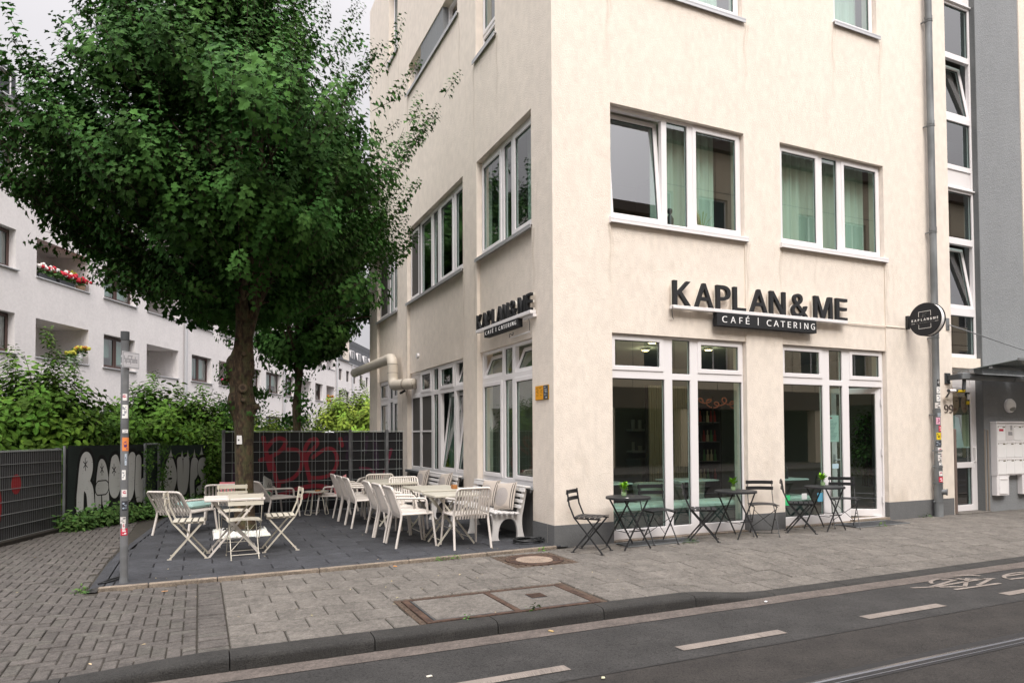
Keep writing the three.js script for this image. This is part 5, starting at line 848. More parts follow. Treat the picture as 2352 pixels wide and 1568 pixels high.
{ // the maple on the terrace
  const tab = [[3.45, 0.3], [3.8, 1.3], [4.3, 2.1], [5.1, 2.65], [5.9, 2.75], [6.7, 2.3], [7.4, 1.6], [8.0, 1.0], [8.5, 0.5], [8.9, 0.15]];
  const { t, tips } = crownTree('large dark green maple with pruned knotty trunk standing on the terrace', [-3.79, 0, -3.52], tab, { name: 'maple_tree', seed: 4, n: 3000, boughs: 120, rmax: 3.0, spikes: 250, len: 0.66, leaves: 25, size: 0.096, droop: 0.7, spread: 0.075, lean: [-0.42, 0.1], mat: M.maple, skew: (x, z, h) => 0.05 * Math.max(0, -x) * smooth(5.4, 6.0, h) - 0.16 * Math.max(0, -x) * smooth(5.4, 4.4, h) - smooth(6.4, 7.4, h) * (0.26 * Math.max(0, -x * 0.5 + z * 0.85) + 0.12 * Math.max(0, x)) });
  const P = [[0, -0.05, 0.215], [0.01, 0.08, 0.175], [0.01, 0.3, 0.152], [0.005, 0.8, 0.14], [0.0, 1.4, 0.138], [-0.005, 1.75, 0.15], [-0.015, 1.95, 0.185], [-0.03, 2.12, 0.20], [-0.03, 2.3, 0.175], [-0.05, 2.42, 0.18], [-0.06, 2.55, 0.215], [-0.05, 2.72, 0.20], [-0.02, 2.86, 0.155], [-0.01, 3.1, 0.14], [0.0, 3.4, 0.135]];
  const c = new THREE.CatmullRomCurve3(P.map(([x, y]) => V(x, y, 0))).getPoints(44), rad = (i, u) => { const k = u * (P.length - 1), j = Math.min(P.length - 2, Math.floor(k)), m = k - j; return mix(P[j][2], P[j + 1][2], m * m * (3 - 2 * m)); };
  const g = sweep(c, rad, 22), p = g.attributes.position, r = rng(2);
  for (let i = 0; i < p.count; i++) { const x = p.getX(i), y = p.getY(i), z = p.getZ(i), a = Math.atan2(z, x), k = 1 + 0.05 * Math.sin(a * 3 + y * 2) + 0.04 * Math.sin(a * 7 - y * 3) + (y > 1.8 && y < 2.9 ? 0.09 * Math.sin(a * 2 + y * 7) : 0); p.setX(i, x * k); p.setZ(i, z * k); } g.computeVertexNormals();
  const trunk = mesh('trunk', [g, sweep(new THREE.CatmullRomCurve3([V(-0.02, 3.3, 0), V(-0.06, 3.8, 0.02), V(-0.2, 4.5, 0.05), V(-0.3, 5.6, 0.05)]).getPoints(12), (i, u) => 0.115 * (1 - 0.5 * u), 12, false), sweep(new THREE.CatmullRomCurve3([V(0.02, 3.15, 0), V(0.14, 3.6, -0.02), V(0.36, 4.3, -0.1), V(0.6, 5.4, -0.15)]).getPoints(12), (i, u) => 0.105 * (1 - 0.5 * u), 12, false)], M.bark, t);
  // pruned branch stubs with pale cut faces, and small burls
  const cut = std({ color: lin(0.30, 0.21, 0.13), map: rep(T.speck, 0.3), roughness: 0.9 }), core = std({ color: lin(0.05, 0.035, 0.025), roughness: 1 });
  for (const [x, y, z, dx, dz, R] of [[-0.03, 2.31, 0.16, -0.1, 1, 0.075], [-0.02, 2.86, 0.13, 0.0, 1, 0.035], [0.16, 2.02, 0.09, 1, 0.3, 0.045], [-0.03, 2.12, 0.19, 0.05, 1, 0.03], [-0.22, 2.5, 0.05, -1, 0.4, 0.04]]) { const d = V(dx, 0.12, dz).normalize(), A = [x, y, z], B = [x + d.x * 0.06, y + d.y * 0.06, z + d.z * 0.06]; mesh('branch_stub', [rod([x - d.x * 0.08, y - 0.02, z - d.z * 0.08], B, R * 1.35, R, 14)], M.bark, trunk); mesh('cut_face', [rod(B, [B[0] + d.x * 0.004, B[1] + d.y * 0.004, B[2] + d.z * 0.004], R * 0.86, R * 0.8, 14)], cut, trunk); if (R > 0.07) mesh('cut_face', [rod([B[0], B[1], B[2]], [B[0] + d.x * 0.007, B[1] + d.y * 0.007, B[2] + d.z * 0.007], R * 0.5, R * 0.45, 12)], core, trunk); }
  mesh('tag', [cbox(-0.115, -0.035, 1.42, 1.56, 0.138, 0.142, 0.001)], M.signWhite, trunk); mesh('tag_print', [box(-0.10, -0.075, 1.482, 1.50, 0.1425, 0.1432), box(-0.095, -0.082, 1.475, 1.484, 0.1425, 0.1432)], M.black, trunk);
  limbs(t, [V(-0.05, 3.7, 0), V(0.16, 3.65, 0), V(-0.18, 4.5, 0.03), V(0.4, 4.5, -0.1), V(-0.28, 5.4, 0.04), V(0.55, 5.3, -0.1)], tips, M.bark, { n: 150, big: 26, r: 0.055, up: 0.8 });
  // leaf tufts sprouting from the trunk
  const tuft = [], rr = rng(77); for (const [y, n, s] of [[2.02, 16, 0.5], [2.3, 12, 0.55], [2.5, 10, 0.5], [1.85, 8, 0.45], [3.05, 6, 0.5]]) for (let i = 0; i < n; i++) { let a = y > 2.4 ? 2.2 + rr() * 1.6 : rr() * 6.3; if (Math.sin(a) > 0.45 && y > 1.9) a = rr() > 0.5 ? 3.0 + rr() * 0.8 : -0.2 - rr() * 0.7; const d = V(Math.cos(a), 0.25 + (rr() - 0.5) * 0.9, Math.sin(a)); tuft.push({ p: V(Math.cos(a) * 0.16, y + (rr() - 0.5) * 0.25, Math.sin(a) * 0.16), dir: d, s: s * (0.6 + rr() * 0.6), lit: 1 }); }
  scatter('trunk_leaves', [0, 1, 2].map((i) => shoot(300 + i, 0.55, 13, 0.13, MAPLE, 0.6, 0.07).leaves), M.maple, tuft, t, [0.9, 1.5], 9);
}
{ // second tree beyond the fence
  const tab = [[3.75, 0.3], [4.1, 1.2], [4.6, 2.0], [5.4, 2.5], [6.5, 2.7], [8.0, 2.2], [9.0, 1.2], [9.5, 0.3]];
  const { t, tips } = crownTree('smaller dark maple behind the black fence with thin trunk', [-1.98, 0, -11.5], tab, { name: 'maple_tree', seed: 8, n: 1200, boughs: 60, rmax: 2.7, spikes: 60, len: 0.7, leaves: 24, size: 0.14, droop: 0.7, spread: 0.1, mat: M.maple });
  const c = new THREE.CatmullRomCurve3([V(0, -0.05, 0), V(0.03, 1, 0), V(0.0, 2.2, 0), V(0.05, 3.2, 0), V(0.12, 4.2, 0), V(0.2, 5.6, 0)]).getPoints(30);
  const trunk = mesh('trunk', [sweep(c, (i, u) => 0.14 * (1 - 0.45 * u) * (1 + 0.12 * Math.sin(i * 1.1)), 14)], M.bark, t);
  limbs(t, [V(0.05, 3.2, 0), V(0.1, 3.9, 0), V(0.15, 4.9, 0)], tips, M.bark, { n: 60, big: 12, r: 0.06 });
  const tuft = [], rr = rng(78); for (let i = 0; i < 36; i++) { const a = rr() * 6.3, y = 1.4 + rr() * 1.9; tuft.push({ p: V(Math.cos(a) * 0.14, y, Math.sin(a) * 0.14), dir: V(Math.cos(a), 0.1 + (rr() - 0.5), Math.sin(a)), s: 0.5 + rr() * 0.5, lit: 1 }); }
  scatter('trunk_leaves', [0, 1, 2].map((i) => shoot(330 + i, 0.55, 12, 0.13, MAPLE, 0.6, 0.07).leaves), M.maple, tuft, t, [0.8, 1.4], 10);
}
function bush(name, label, cat, pos, r3, n, mat, o = {}) { // rounded shrub with loose upright shoots
  const t = thing(name, label, cat, pos), r = rng(o.seed), places = [], [rx, ry, rz] = r3;
  for (let i = 0; i < n; i++) {
    const u = r() * 2 - 1, a = r() * 6.283, f = Math.pow(r(), 0.38), s = Math.sqrt(1 - u * u), d = V(Math.cos(a) * s, u, Math.sin(a) * s), l = 1 + 0.14 * Math.sin(a * 4 + u * 3 + o.seed) + 0.1 * Math.sin(a * 7 - u * 5);
    const p = V(d.x * rx * f * l, ry + d.y * ry * f * l, d.z * rz * f * l); if (p.y < 0.05) p.y = 0.05 + r() * 0.4;
    places.push({ p: p.addScaledVector(d, -0.2), dir: V(d.x, d.y * 0.6 + 0.55, d.z).add(V((r() - 0.5) * 0.8, (r() - 0.5) * 0.5, (r() - 0.5) * 0.8)), s: 0.7 + 0.6 * r(), lit: f });
  }
  for (const [x, z, h, s] of o.shoots || []) { const y0 = 2 * ry * 0.8; const k = Math.ceil((h - y0) / 0.4); for (let j = 0; j < k; j++) { const y = y0 + j * 0.4; for (let m = 0; m < 5; m++) places.push({ p: V(x + (r() - 0.5) * s * (1 - j / k), y + (r() - 0.5) * 0.2, z + (r() - 0.5) * s), dir: V((r() - 0.5) * 0.9, 1, (r() - 0.5) * 0.9), s: 0.75 - 0.25 * j / k, lit: 1 }); } }
  const gs = [], tw = []; for (let i = 0; i < 6; i++) { const s = shoot(o.seed * 17 + i, o.len || 0.55, o.leaves || 20, o.size || 0.135, o.outline || OVATE, o.droop === undefined ? 0.45 : o.droop, o.spread || 0.09); gs.push(s.leaves); tw.push(s.twig); }
  scatter('foliage', gs, mat, places, t, o.tint || [0.6, 1.35], o.seed + 3); scatter('twigs', tw.slice(0, 1), M.twig, places.filter((w, i) => i % 2), t, null, o.seed + 4);
  const st = []; for (let i = 0; i < 7; i++) { const a = i * 0.9; st.push(sweep([V(Math.cos(a) * 0.08, -0.05, Math.sin(a) * 0.08), V(Math.cos(a) * rx * 0.25, ry * 0.6, Math.sin(a) * rz * 0.25), V(Math.cos(a) * rx * 0.5, ry * 1.4, Math.sin(a) * rz * 0.5)], (k, u) => 0.03 * (1 - 0.6 * u), 6)); } mesh('stem', st, M.bark, t);
}
bush('hedge_shrub', 'tall green shrub over left fence with long upright shoots', 'shrub', [-7.25, 0, -7.4], [1.1, 1.32, 0.95], 700, M.hedge, { seed: 31, shoots: [[-0.35, 0.3, 3.1, 0.35], [0.15, 0, 3.4, 0.4], [0.5, -0.2, 3.2, 0.35], [-0.9, 0.2, 2.8, 0.35], [0.35, 0.4, 3.0, 0.3]] });
bush('hedge_shrub', 'low green shrub at the left edge behind the slatted fence', 'shrub', [-8.4, 0, -6.0], [0.8, 1.0, 0.8], 330, M.hedge, { seed: 32 });
bush('hedge_shrub', 'dark green shrub behind the signpost above the graffiti fence', 'shrub', [-6.25, 0, -8.7], [0.8, 1.0, 0.8], 440, M.hedge, { seed: 33, shoots: [[0.3, 0, 2.4, 0.3]], tint: [0.5, 1.2] });
bush('hedge_shrub', 'tall green shrub right of signpost with thin upright shoots', 'shrub', [-5.35, 0, -9.9], [1.0, 1.25, 0.9], 680, M.hedge, { seed: 34, shoots: [[-0.1, 0, 3.0, 0.35], [0.5, 0.2, 2.8, 0.25], [-0.55, 0.2, 2.6, 0.3], [0.95, 0, 2.7, 0.2]] });
bush('hedge_shrub', 'rounded green shrub at right end of the graffiti fence', 'shrub', [-4.35, 0, -10.3], [0.95, 1.12, 0.9], 600, M.hedge, { seed: 35, tint: [0.55, 1.3] });
bush('ivy_column', 'narrow leafy climber between graffiti fence and the black fence', 'climber', [-4.28, 0, -8.3], [0.33, 0.82, 0.3], 190, M.hedge, { seed: 36, leaves: 18, size: 0.085, len: 0.4 });
bush('lime_shrub', 'yellow green shrub peeping over black fence behind the trunk', 'shrub', [-3.1, 0, -13.5], [1.0, 0.95, 0.8], 280, M.limeLeaf, { seed: 37 });
bush('lime_shrub', 'bright yellow green shrub over black fence left of thin trunk', 'shrub', [-2.0, 0, -14.5], [1.1, 0.98, 0.8], 320, M.limeLeaf, { seed: 38 });
bush('lime_shrub', 'low yellow green shrub over the black fence right of thin trunk', 'shrub', [-0.6, 0, -15.5], [1.2, 0.72, 0.8], 260, M.limeLeaf, { seed: 39 });
bush('garden_tree', 'bright green bushy tree at the lane end beside the cafe wall', 'tree', [2.2, 0, -23.5], [1.75, 1.55, 1.5], 760, M.limeLeaf, { seed: 40, size: 0.17, len: 0.8, tint: [0.35, 1.15], shoots: [[0.3, 0, 3.8, 0.5], [-0.6, 0, 3.4, 0.4]] });
{ const t = thing('parasol', 'white garden parasol just showing over the black fence', 'parasol', [0.62, -0.42, -21.5]); mesh('canopy', [new THREE.ConeGeometry(1.15, 0.42, 8).translate(0, 1.98, 0)], M.signWhite, t); mesh('pole', [rod([0, 0, 0], [0, 2.1, 0], 0.03)], M.alu, t); }

// ---------------------------------------------------------------- fences
{ // slatted mesh fence at the far left
  const A = [-7.75, -1.55], B = [-6.545, -5.215], L = Math.hypot(B[0] - A[0], B[1] - A[1]), f = thing('privacy_fence', 'dark mesh fence woven with black vertical strips at left edge', 'fence', [A[0], 0, A[1]], Math.atan2(-(B[1] - A[1]), B[0] - A[0]));
  const tall = 1.36, strip = [], rr = rng(4), st = std({ color: lin(0.022, 0.022, 0.024), roughness: 0.5 }), wire = std({ color: lin(0.34, 0.35, 0.35), roughness: 0.45, metalness: 0.5 });
  for (let x = 0.01; x < L; x += 0.0335) strip.push(box(x, x + 0.026, 0.05, tall - 0.02, -0.004 - rr() * 0.004, 0.002 + rr() * 0.003)); const sm = mesh('strips', strip, st, f); sm.userData.kind = 'stuff';
  for (let k = 0; k < 8; k++) mesh('wire', [rod([0, 0.06 + k * 0.182, 0.01], [L, 0.06 + k * 0.182, 0.01], 0.006, 0.006, 6), rod([0, 0.075 + k * 0.182, -0.012], [L, 0.075 + k * 0.182, -0.012], 0.006, 0.006, 6)], wire, f);
  const spikes = []; for (let x = 0; x <= L; x += 0.05) spikes.push(rod([x, 0.02, 0.006], [x, tall, 0.006], 0.0014, 0.0025, 5)); mesh('wires', spikes, wire, f).userData.kind = 'stuff';
  for (const x of [0.2, 2.2, L - 0.03]) mesh('post', [cbox(x - 0.025, x + 0.025, 0, tall + 0.01, -0.07, -0.02, 0.004)], M.darkSteel, f);
  const paint = std({ color: lin(0.32, 0.012, 0.016), roughness: 0.6 }); for (const [x, y, w, h] of [[2.62, 0.85, 0.12, 0.15], [2.18, 0.55, 0.1, 0.3]]) { const s = new THREE.Shape(); s.absellipse(0, 0, w, h, 0, 6.283); const g = new THREE.ShapeGeometry(s, 20); g.translate(x, y, 0.0075); mesh('paint_spot', g, paint, f); }
  mesh('footing', [cbox(-0.2, L + 0.1, -0.05, 0.06, -0.10, 0.12, 0.01)], M.earth, f);
}
// fat silver letters: each stroke with a black outline (and a green glow), drawn one after the other so that they overlap
function bubble(c, strokes, w, fill, glow) {
  c.lineCap = 'round'; c.lineJoin = 'round'; const run = (P) => { c.beginPath(); c.moveTo(...P[0]); for (let i = 1; i < P.length - 1; i++) c.quadraticCurveTo(P[i][0], P[i][1], (P[i][0] + P[i + 1][0]) / 2, (P[i][1] + P[i + 1][1]) / 2); c.lineTo(...P[P.length - 1]); c.stroke(); };
  if (glow) for (const P of strokes) { c.strokeStyle = glow; c.lineWidth = w + 84; run(P); } for (const P of strokes) { c.strokeStyle = '#0b0d0d'; c.lineWidth = w + 58; run(P); }
  for (const P of strokes) { c.strokeStyle = '#0b0d0d'; c.lineWidth = w + 16; run(P); c.strokeStyle = fill; c.lineWidth = w; run(P); }
}
const graffitiA = canvasTex(1024, 512, (c, w, h) => {
  c.fillStyle = '#1b2523'; c.fillRect(0, 0, w, h); const r = rng(14); for (let i = 0; i < 1500; i++) { c.fillStyle = r() > 0.5 ? 'rgba(10,16,16,0.35)' : 'rgba(50,66,60,0.18)'; c.fillRect(r() * w, r() * h, 2 + r() * 40, 1 + r() * 2); }
  const R = [[[150, 430], [160, 250], [190, 110], [230, 80], [270, 120], [240, 220], [190, 250], [280, 300], [290, 420]], [[390, 410], [395, 240], [440, 110], [490, 240], [500, 400]], [[395, 300], [490, 300]], [[610, 120], [570, 230], [610, 370], [680, 250], [620, 115]], [[760, 90], [750, 300], [800, 400], [850, 300], [850, 100]], [[940, 120], [925, 300], [960, 440], [1010, 300]]];
  bubble(c, R, 92, '#cfd1d1', null); c.fillStyle = '#14181a'; c.lineWidth = 7; c.strokeStyle = '#14181a'; c.lineCap = 'round';
  for (const [x, y] of [[215, 130], [440, 170], [600, 180]]) for (let k = 0; k < 3; k++) { const a = 0.5 + k * 1.05; c.beginPath(); c.moveTo(x - Math.cos(a) * 26, y - Math.sin(a) * 40); c.lineTo(x + Math.cos(a) * 26, y + Math.sin(a) * 40); c.stroke(); }
  c.globalAlpha = 0.25; for (let i = 0; i < 240; i++) { c.fillStyle = r() > 0.4 ? '#1b2523' : '#c0c2c2'; c.fillRect(80 + r() * 830, 60 + r() * 400, 3 + r() * 20, 1 + r() * 3); }
});
const graffitiB = canvasTex(1024, 640, (c, w, h) => {
  c.fillStyle = '#1d302b'; c.fillRect(0, 0, w, h); const r = rng(15); for (let i = 0; i < 1500; i++) { c.fillStyle = r() > 0.5 ? 'rgba(12,22,20,0.35)' : 'rgba(60,84,76,0.15)'; c.fillRect(r() * w, r() * h, 2 + r() * 40, 1 + r() * 2); }
  const R = [[[190, 180], [130, 330], [190, 500], [260, 340], [195, 175]], [[340, 170], [345, 420], [400, 510], [440, 400], [445, 170]], [[560, 540], [555, 330], [570, 170], [640, 190], [620, 330], [560, 350]], [[770, 190], [720, 180], [700, 290], [770, 350], [770, 480], [690, 500]], [[915, 170], [900, 300], [870, 390]], [[850, 535], [852, 545]]];
  bubble(c, R, 96, '#c4c6c4', '#4f7a1e');
  for (const [x, y] of [[200, 70], [380, 92], [470, 90], [600, 78], [730, 62], [890, 74]]) { c.fillStyle = '#b9bcb8'; c.beginPath(); c.moveTo(x - 34, y + 50); c.quadraticCurveTo(x - 6, y + 20, x, y - 40); c.quadraticCurveTo(x + 8, y + 20, x + 34, y + 50); c.fill(); }
  c.fillStyle = '#15191a'; c.beginPath(); c.ellipse(192, 345, 28, 11, 0, 0, 7); c.fill(); c.fillStyle = '#c4c6c4'; for (const [x, y, a, b, t] of [[50, 420, 20, 60, 0.3], [44, 530, 16, 50, 0.15]]) { c.beginPath(); c.ellipse(x, y, a, b, t, 0, 7); c.fill(); }
  c.fillStyle = '#9aa39d'; c.font = 'bold 44px sans-serif'; c.fillText('THT', 940, 70);
});
{ // tarp covered mesh fence with silver graffiti
  const A = [-6.50, -5.26], B = [-4.02, -8.42], L = Math.hypot(B[0] - A[0], B[1] - A[1]), f = thing('graffiti_fence', 'green tarpaulin fence with two silver bubble letter graffiti under the hedge', 'fence', [A[0], 0, A[1]], Math.atan2(-(B[1] - A[1]), B[0] - A[0]));
  const panel = (name, x0, x1, y0, y1, m) => { const n = 24, Tq = [], uv = [], z = (x) => 0.015 * Math.sin(x * 5) + 0.008 * Math.sin(x * 13), g = new THREE.PlaneGeometry(x1 - x0, y1 - y0, n, 6); g.translate((x0 + x1) / 2, (y0 + y1) / 2, 0); const p = g.attributes.position; for (let i = 0; i < p.count; i++) p.setZ(i, z(p.getX(i)) + 0.006 * Math.sin(p.getY(i) * 9)); g.computeVertexNormals(); mesh(name, g, m, f, true); };
  panel('tarpaulin', 0.05, 1.74, 0.10, 1.40, std({ map: graffitiA, roughness: 0.75 })); panel('tarpaulin', 2.12, 3.94, 0.12, 1.37, std({ map: graffitiB, roughness: 0.75 })); panel('tarpaulin', 1.76, 2.10, 0.10, 1.38, std({ color: lin(0.018, 0.032, 0.030), roughness: 0.75 }));
  mesh('tarpaulin_back', [box(0.04, 3.95, 0.1, 1.36, -0.06, -0.05)], M.wallDark, f);
  for (const x of [1.75, 2.11]) mesh('post', [rod([x, 0, 0.03], [x, 1.42, 0.03], 0.028, 0.028, 12)], M.zinc, f); for (const x of [0.02, 3.96]) mesh('post', [rod([x, 0, -0.03], [x, 1.4, -0.03], 0.022, 0.022, 10)], M.zinc, f);
  mesh('top_rail', [rod([1.75, 1.40, 0.03], [2.11, 1.40, 0.03], 0.018, 0.018, 10)], M.zinc, f);
  mesh('footing', [cbox(-0.1, 4.0, -0.05, 0.04, -0.15, 0.22, 0.01)], M.earth, f);
}
{ // low plants along the fence foot
  const t = thing('ground_ivy', 'low leafy weeds and ivy growing along the graffiti fence foot', 'weeds'), r = rng(51), pl = []; t.userData.kind = 'stuff';
  for (let i = 0; i < 520; i++) { const u = Math.pow(r(), 1.0) * 0.95, x = mix(-6.62, -4.15, u), z = mix(-5.1, -8.3, u), off = r() * 0.33 * (u < 0.75 ? 1 : 0.5); if (u > 0.55 && r() > 0.5) continue; pl.push({ p: V(x + off * 0.8, 0.0, z + off * 0.6), dir: V((r() - 0.5) * 1.2 + 0.3, 0.8, (r() - 0.5) * 1.2 + 0.25), s: 0.35 + r() * 0.5 * (r() > 0.8 ? 1.5 : 1), lit: 1 }); }
  for (let i = 0; i < 60; i++) { const k = r() > 0.5 ? 1.75 : 2.11, y = 0.2 + r() * 1.2, ux = 0.617, uz = -0.787; pl.push({ p: V(-6.5 + ux * k + 0.05, y, -5.26 + uz * k + 0.05), dir: V(0.5 + r() * 0.4, 0.3 - r() * 0.5, 0.6 + (r() - 0.5)), s: 0.3 + r() * 0.25, lit: 1 }); }
  const gs = [0, 1, 2, 3].map((i) => shoot(500 + i, 0.42, 12, 0.115, OVATE, 0.3, 0.1).leaves); scatter('weed_leaves', gs, M.ivy, pl, t, [0.6, 1.8], 52);
}
{ // black screened double rod fence closing the terrace
  const f = thing('terrace_fence', 'black screen fence of double rod mesh with red graffiti behind the terrace', 'fence', [-4.02, 0, -6.1]);
  const L = 3.60, Hh = 1.64, wire = std({ color: lin(0.36, 0.39, 0.38), roughness: 0.4, metalness: 0.4 });
  const tag1 = canvasTex(1024, 468, (c, w, h) => {
    c.fillStyle = '#0f1014'; c.fillRect(0, 0, w, h); const g = c; g.lineCap = 'round'; g.lineJoin = 'round'; const red = '#861a2b', pur = '#351a36';
    const line = (p, wd, col) => { g.strokeStyle = col; g.lineWidth = wd; g.beginPath(); g.moveTo(...p[0]); for (let i = 1; i < p.length - 1; i++) g.quadraticCurveTo(p[i][0], p[i][1], (p[i][0] + p[i + 1][0]) / 2, (p[i][1] + p[i + 1][1]) / 2); g.lineTo(...p[p.length - 1]); g.stroke(); };
    g.globalAlpha = 0.8; line([[60, 190], [70, 300]], 40, pur); line([[680, 40], [700, 110], [690, 150]], 42, pur); line([[850, 60], [870, 250], [830, 330]], 26, pur); line([[640, 330], [720, 350]], 30, pur); line([[800, 30], [790, 120]], 20, pur); g.globalAlpha = 1;
    line([[205, 30], [222, 120], [240, 215]], 24, red); line([[190, 160], [260, 140], [320, 90], [330, 40], [270, 30], [215, 100]], 24, red); line([[250, 150], [272, 260], [288, 330], [290, 300]], 24, red); line([[280, 290], [350, 290], [410, 230], [425, 150], [400, 100], [330, 100]], 22, red); line([[420, 160], [440, 60], [500, 30], [510, 80], [430, 140], [465, 290]], 24, red); line([[465, 270], [560, 280], [625, 210], [615, 110], [560, 90], [480, 150]], 22, red); line([[640, 40], [650, 80]], 24, red);
    line([[290, 370], [420, 320], [540, 320], [650, 360], [660, 380]], 26, red); line([[410, 390], [470, 365], [525, 355]], 26, red); line([[700, 340], [790, 360], [850, 300], [840, 230], [760, 220]], 18, '#5c1630'); line([[895, 300], [925, 200], [950, 110]], 18, '#6a1630');
  });
  const g = new THREE.PlaneGeometry(L - 0.04, Hh - 0.04); g.translate(L / 2, Hh / 2, -0.004); mesh('screen', g, std({ map: tag1, roughness: 0.55 }), f, true);
  mesh('screen_back', [box(0.02, L - 0.02, 0.02, Hh - 0.02, -0.02, -0.012)], M.black, f);
  for (let i = 0; i < 14; i++) for (const o of [0, 0.068]) { const x = 0.16 + i * 0.252 + o; if (x < L - 0.02) mesh('rod', [rod([x, 0.02, 0.006], [x, Hh + 0.012, 0.006], 0.0042, 0.0042, 6)], wire, f); }
  for (let k = 0; k < 9; k++) { const y = 0.03 + k * 0.2005; mesh('rod', [rod([0.02, y, 0.016], [L - 0.01, y, 0.016], 0.0055, 0.0055, 6)], wire, f); }
  mesh('edge_rail', [rod([0.02, Hh, 0.012], [L - 0.01, Hh, 0.012], 0.007, 0.007, 6)], wire, f);
  for (const x of [0.0, 2.44, 3.22]) mesh('post', [cbox(x - 0.03, x + 0.03, 0, Hh + 0.03, 0.018, 0.058, 0.004), ...[0.23, 0.43, 0.63, 0.83, 1.03, 1.23, 1.43, 1.6].map((y) => at(new THREE.SphereGeometry(0.011, 8, 6), x, y, 0.06))], M.steel, f);
}
{ // signpost with street name plate and stickers
  const s = thing('street_sign_post', 'grey round signpost covered in stickers with small street name plate', 'signpost', [-5.15, TY, 0.13]), R = 0.038;
  mesh('pole', [rod([0, 0, 0], [-0.012, 2.60, 0], R, R, 24)], M.steel, s); mesh('cap', [rod([-0.012, 2.53, 0], [-0.012, 2.62, 0], R + 0.004, R + 0.004, 24)], M.darkSteel, s); mesh('foot', [rod([0, 0, 0], [0, 0.05, 0], R + 0.006, R + 0.002, 24)], M.steel, s);
  const plateTex = canvasTex(256, 160, (c) => { c.fillStyle = '#cfcdcf'; c.fillRect(0, 0, 256, 160); c.strokeStyle = '#6a6a70'; c.lineWidth = 4; c.strokeRect(6, 6, 244, 148); c.fillStyle = '#55565c'; const r = rng(6); for (let i = 0; i < 15; i++) { const x = 20 + i * 14; c.fillRect(x, 66 - (i % 4 === 0 ? 26 : 0), 6, 40 + (i % 5 === 2 ? 16 : 0)); c.fillRect(x, 66, 10, 4); c.fillRect(x, 100, 10, 4); } for (let i = 0; i < 5; i++) c.fillRect(86 + i * 14, 30, 5, 16); });
  const pl = thing('street_name_plate', 'small weathered street name plate at top of the signpost', 'sign', [-5.155, TY + 2.32, 0.13], 0.95);
  mesh('plate', cbox(-0.10, 0.14, -0.085, 0.085, R + 0.004, R + 0.012, 0.002), M.alu, pl); mesh('plate_face', quadXY(-0.097, 0.137, -0.082, 0.082, R + 0.0128), std({ map: plateTex, roughness: 0.6 }), pl, true); mesh('clamp', [rod([0, -0.05, 0], [0, -0.03, 0], R + 0.006, R + 0.006, 20), rod([0, 0.03, 0], [0, 0.05, 0], R + 0.006, R + 0.006, 20)], M.alu, pl);
  const A = 0.1, seq = [[1.93, 0.07, 1, 1.5], [1.78, 0.14, 7, 1.6], [1.575, 0.035, 7, 1.4], [1.44, 0.14, 8, 1.8], [1.12, 0.10, 7, 0.9], [0.93, 0.075, 1, 1.3], [0.80, 0.10, 9, 1.5], [0.65, 0.07, 0, 1.4], [0.585, 0.08, 1, 0.7], [0.53, 0.072, 4, 1.8], [1.28, 0.12, 6, 0.5]];
  seq.forEach(([y, h, m, w], i) => wrapSticker(R + 0.0016 + i * 0.0001, -0.005, y, 0, A + ((i * 37) % 7 - 3) * 0.09, w, h, stickerMats[m], s));
}

bush('hanging_plant', 'dark green hanging plant inside seen through open glass door', 'plant', [7.08, 0.6, -0.66], [0.24, 0.75, 0.2], 80, M.ivy, { seed: 44, leaves: 18, size: 0.07, len: 0.3 });
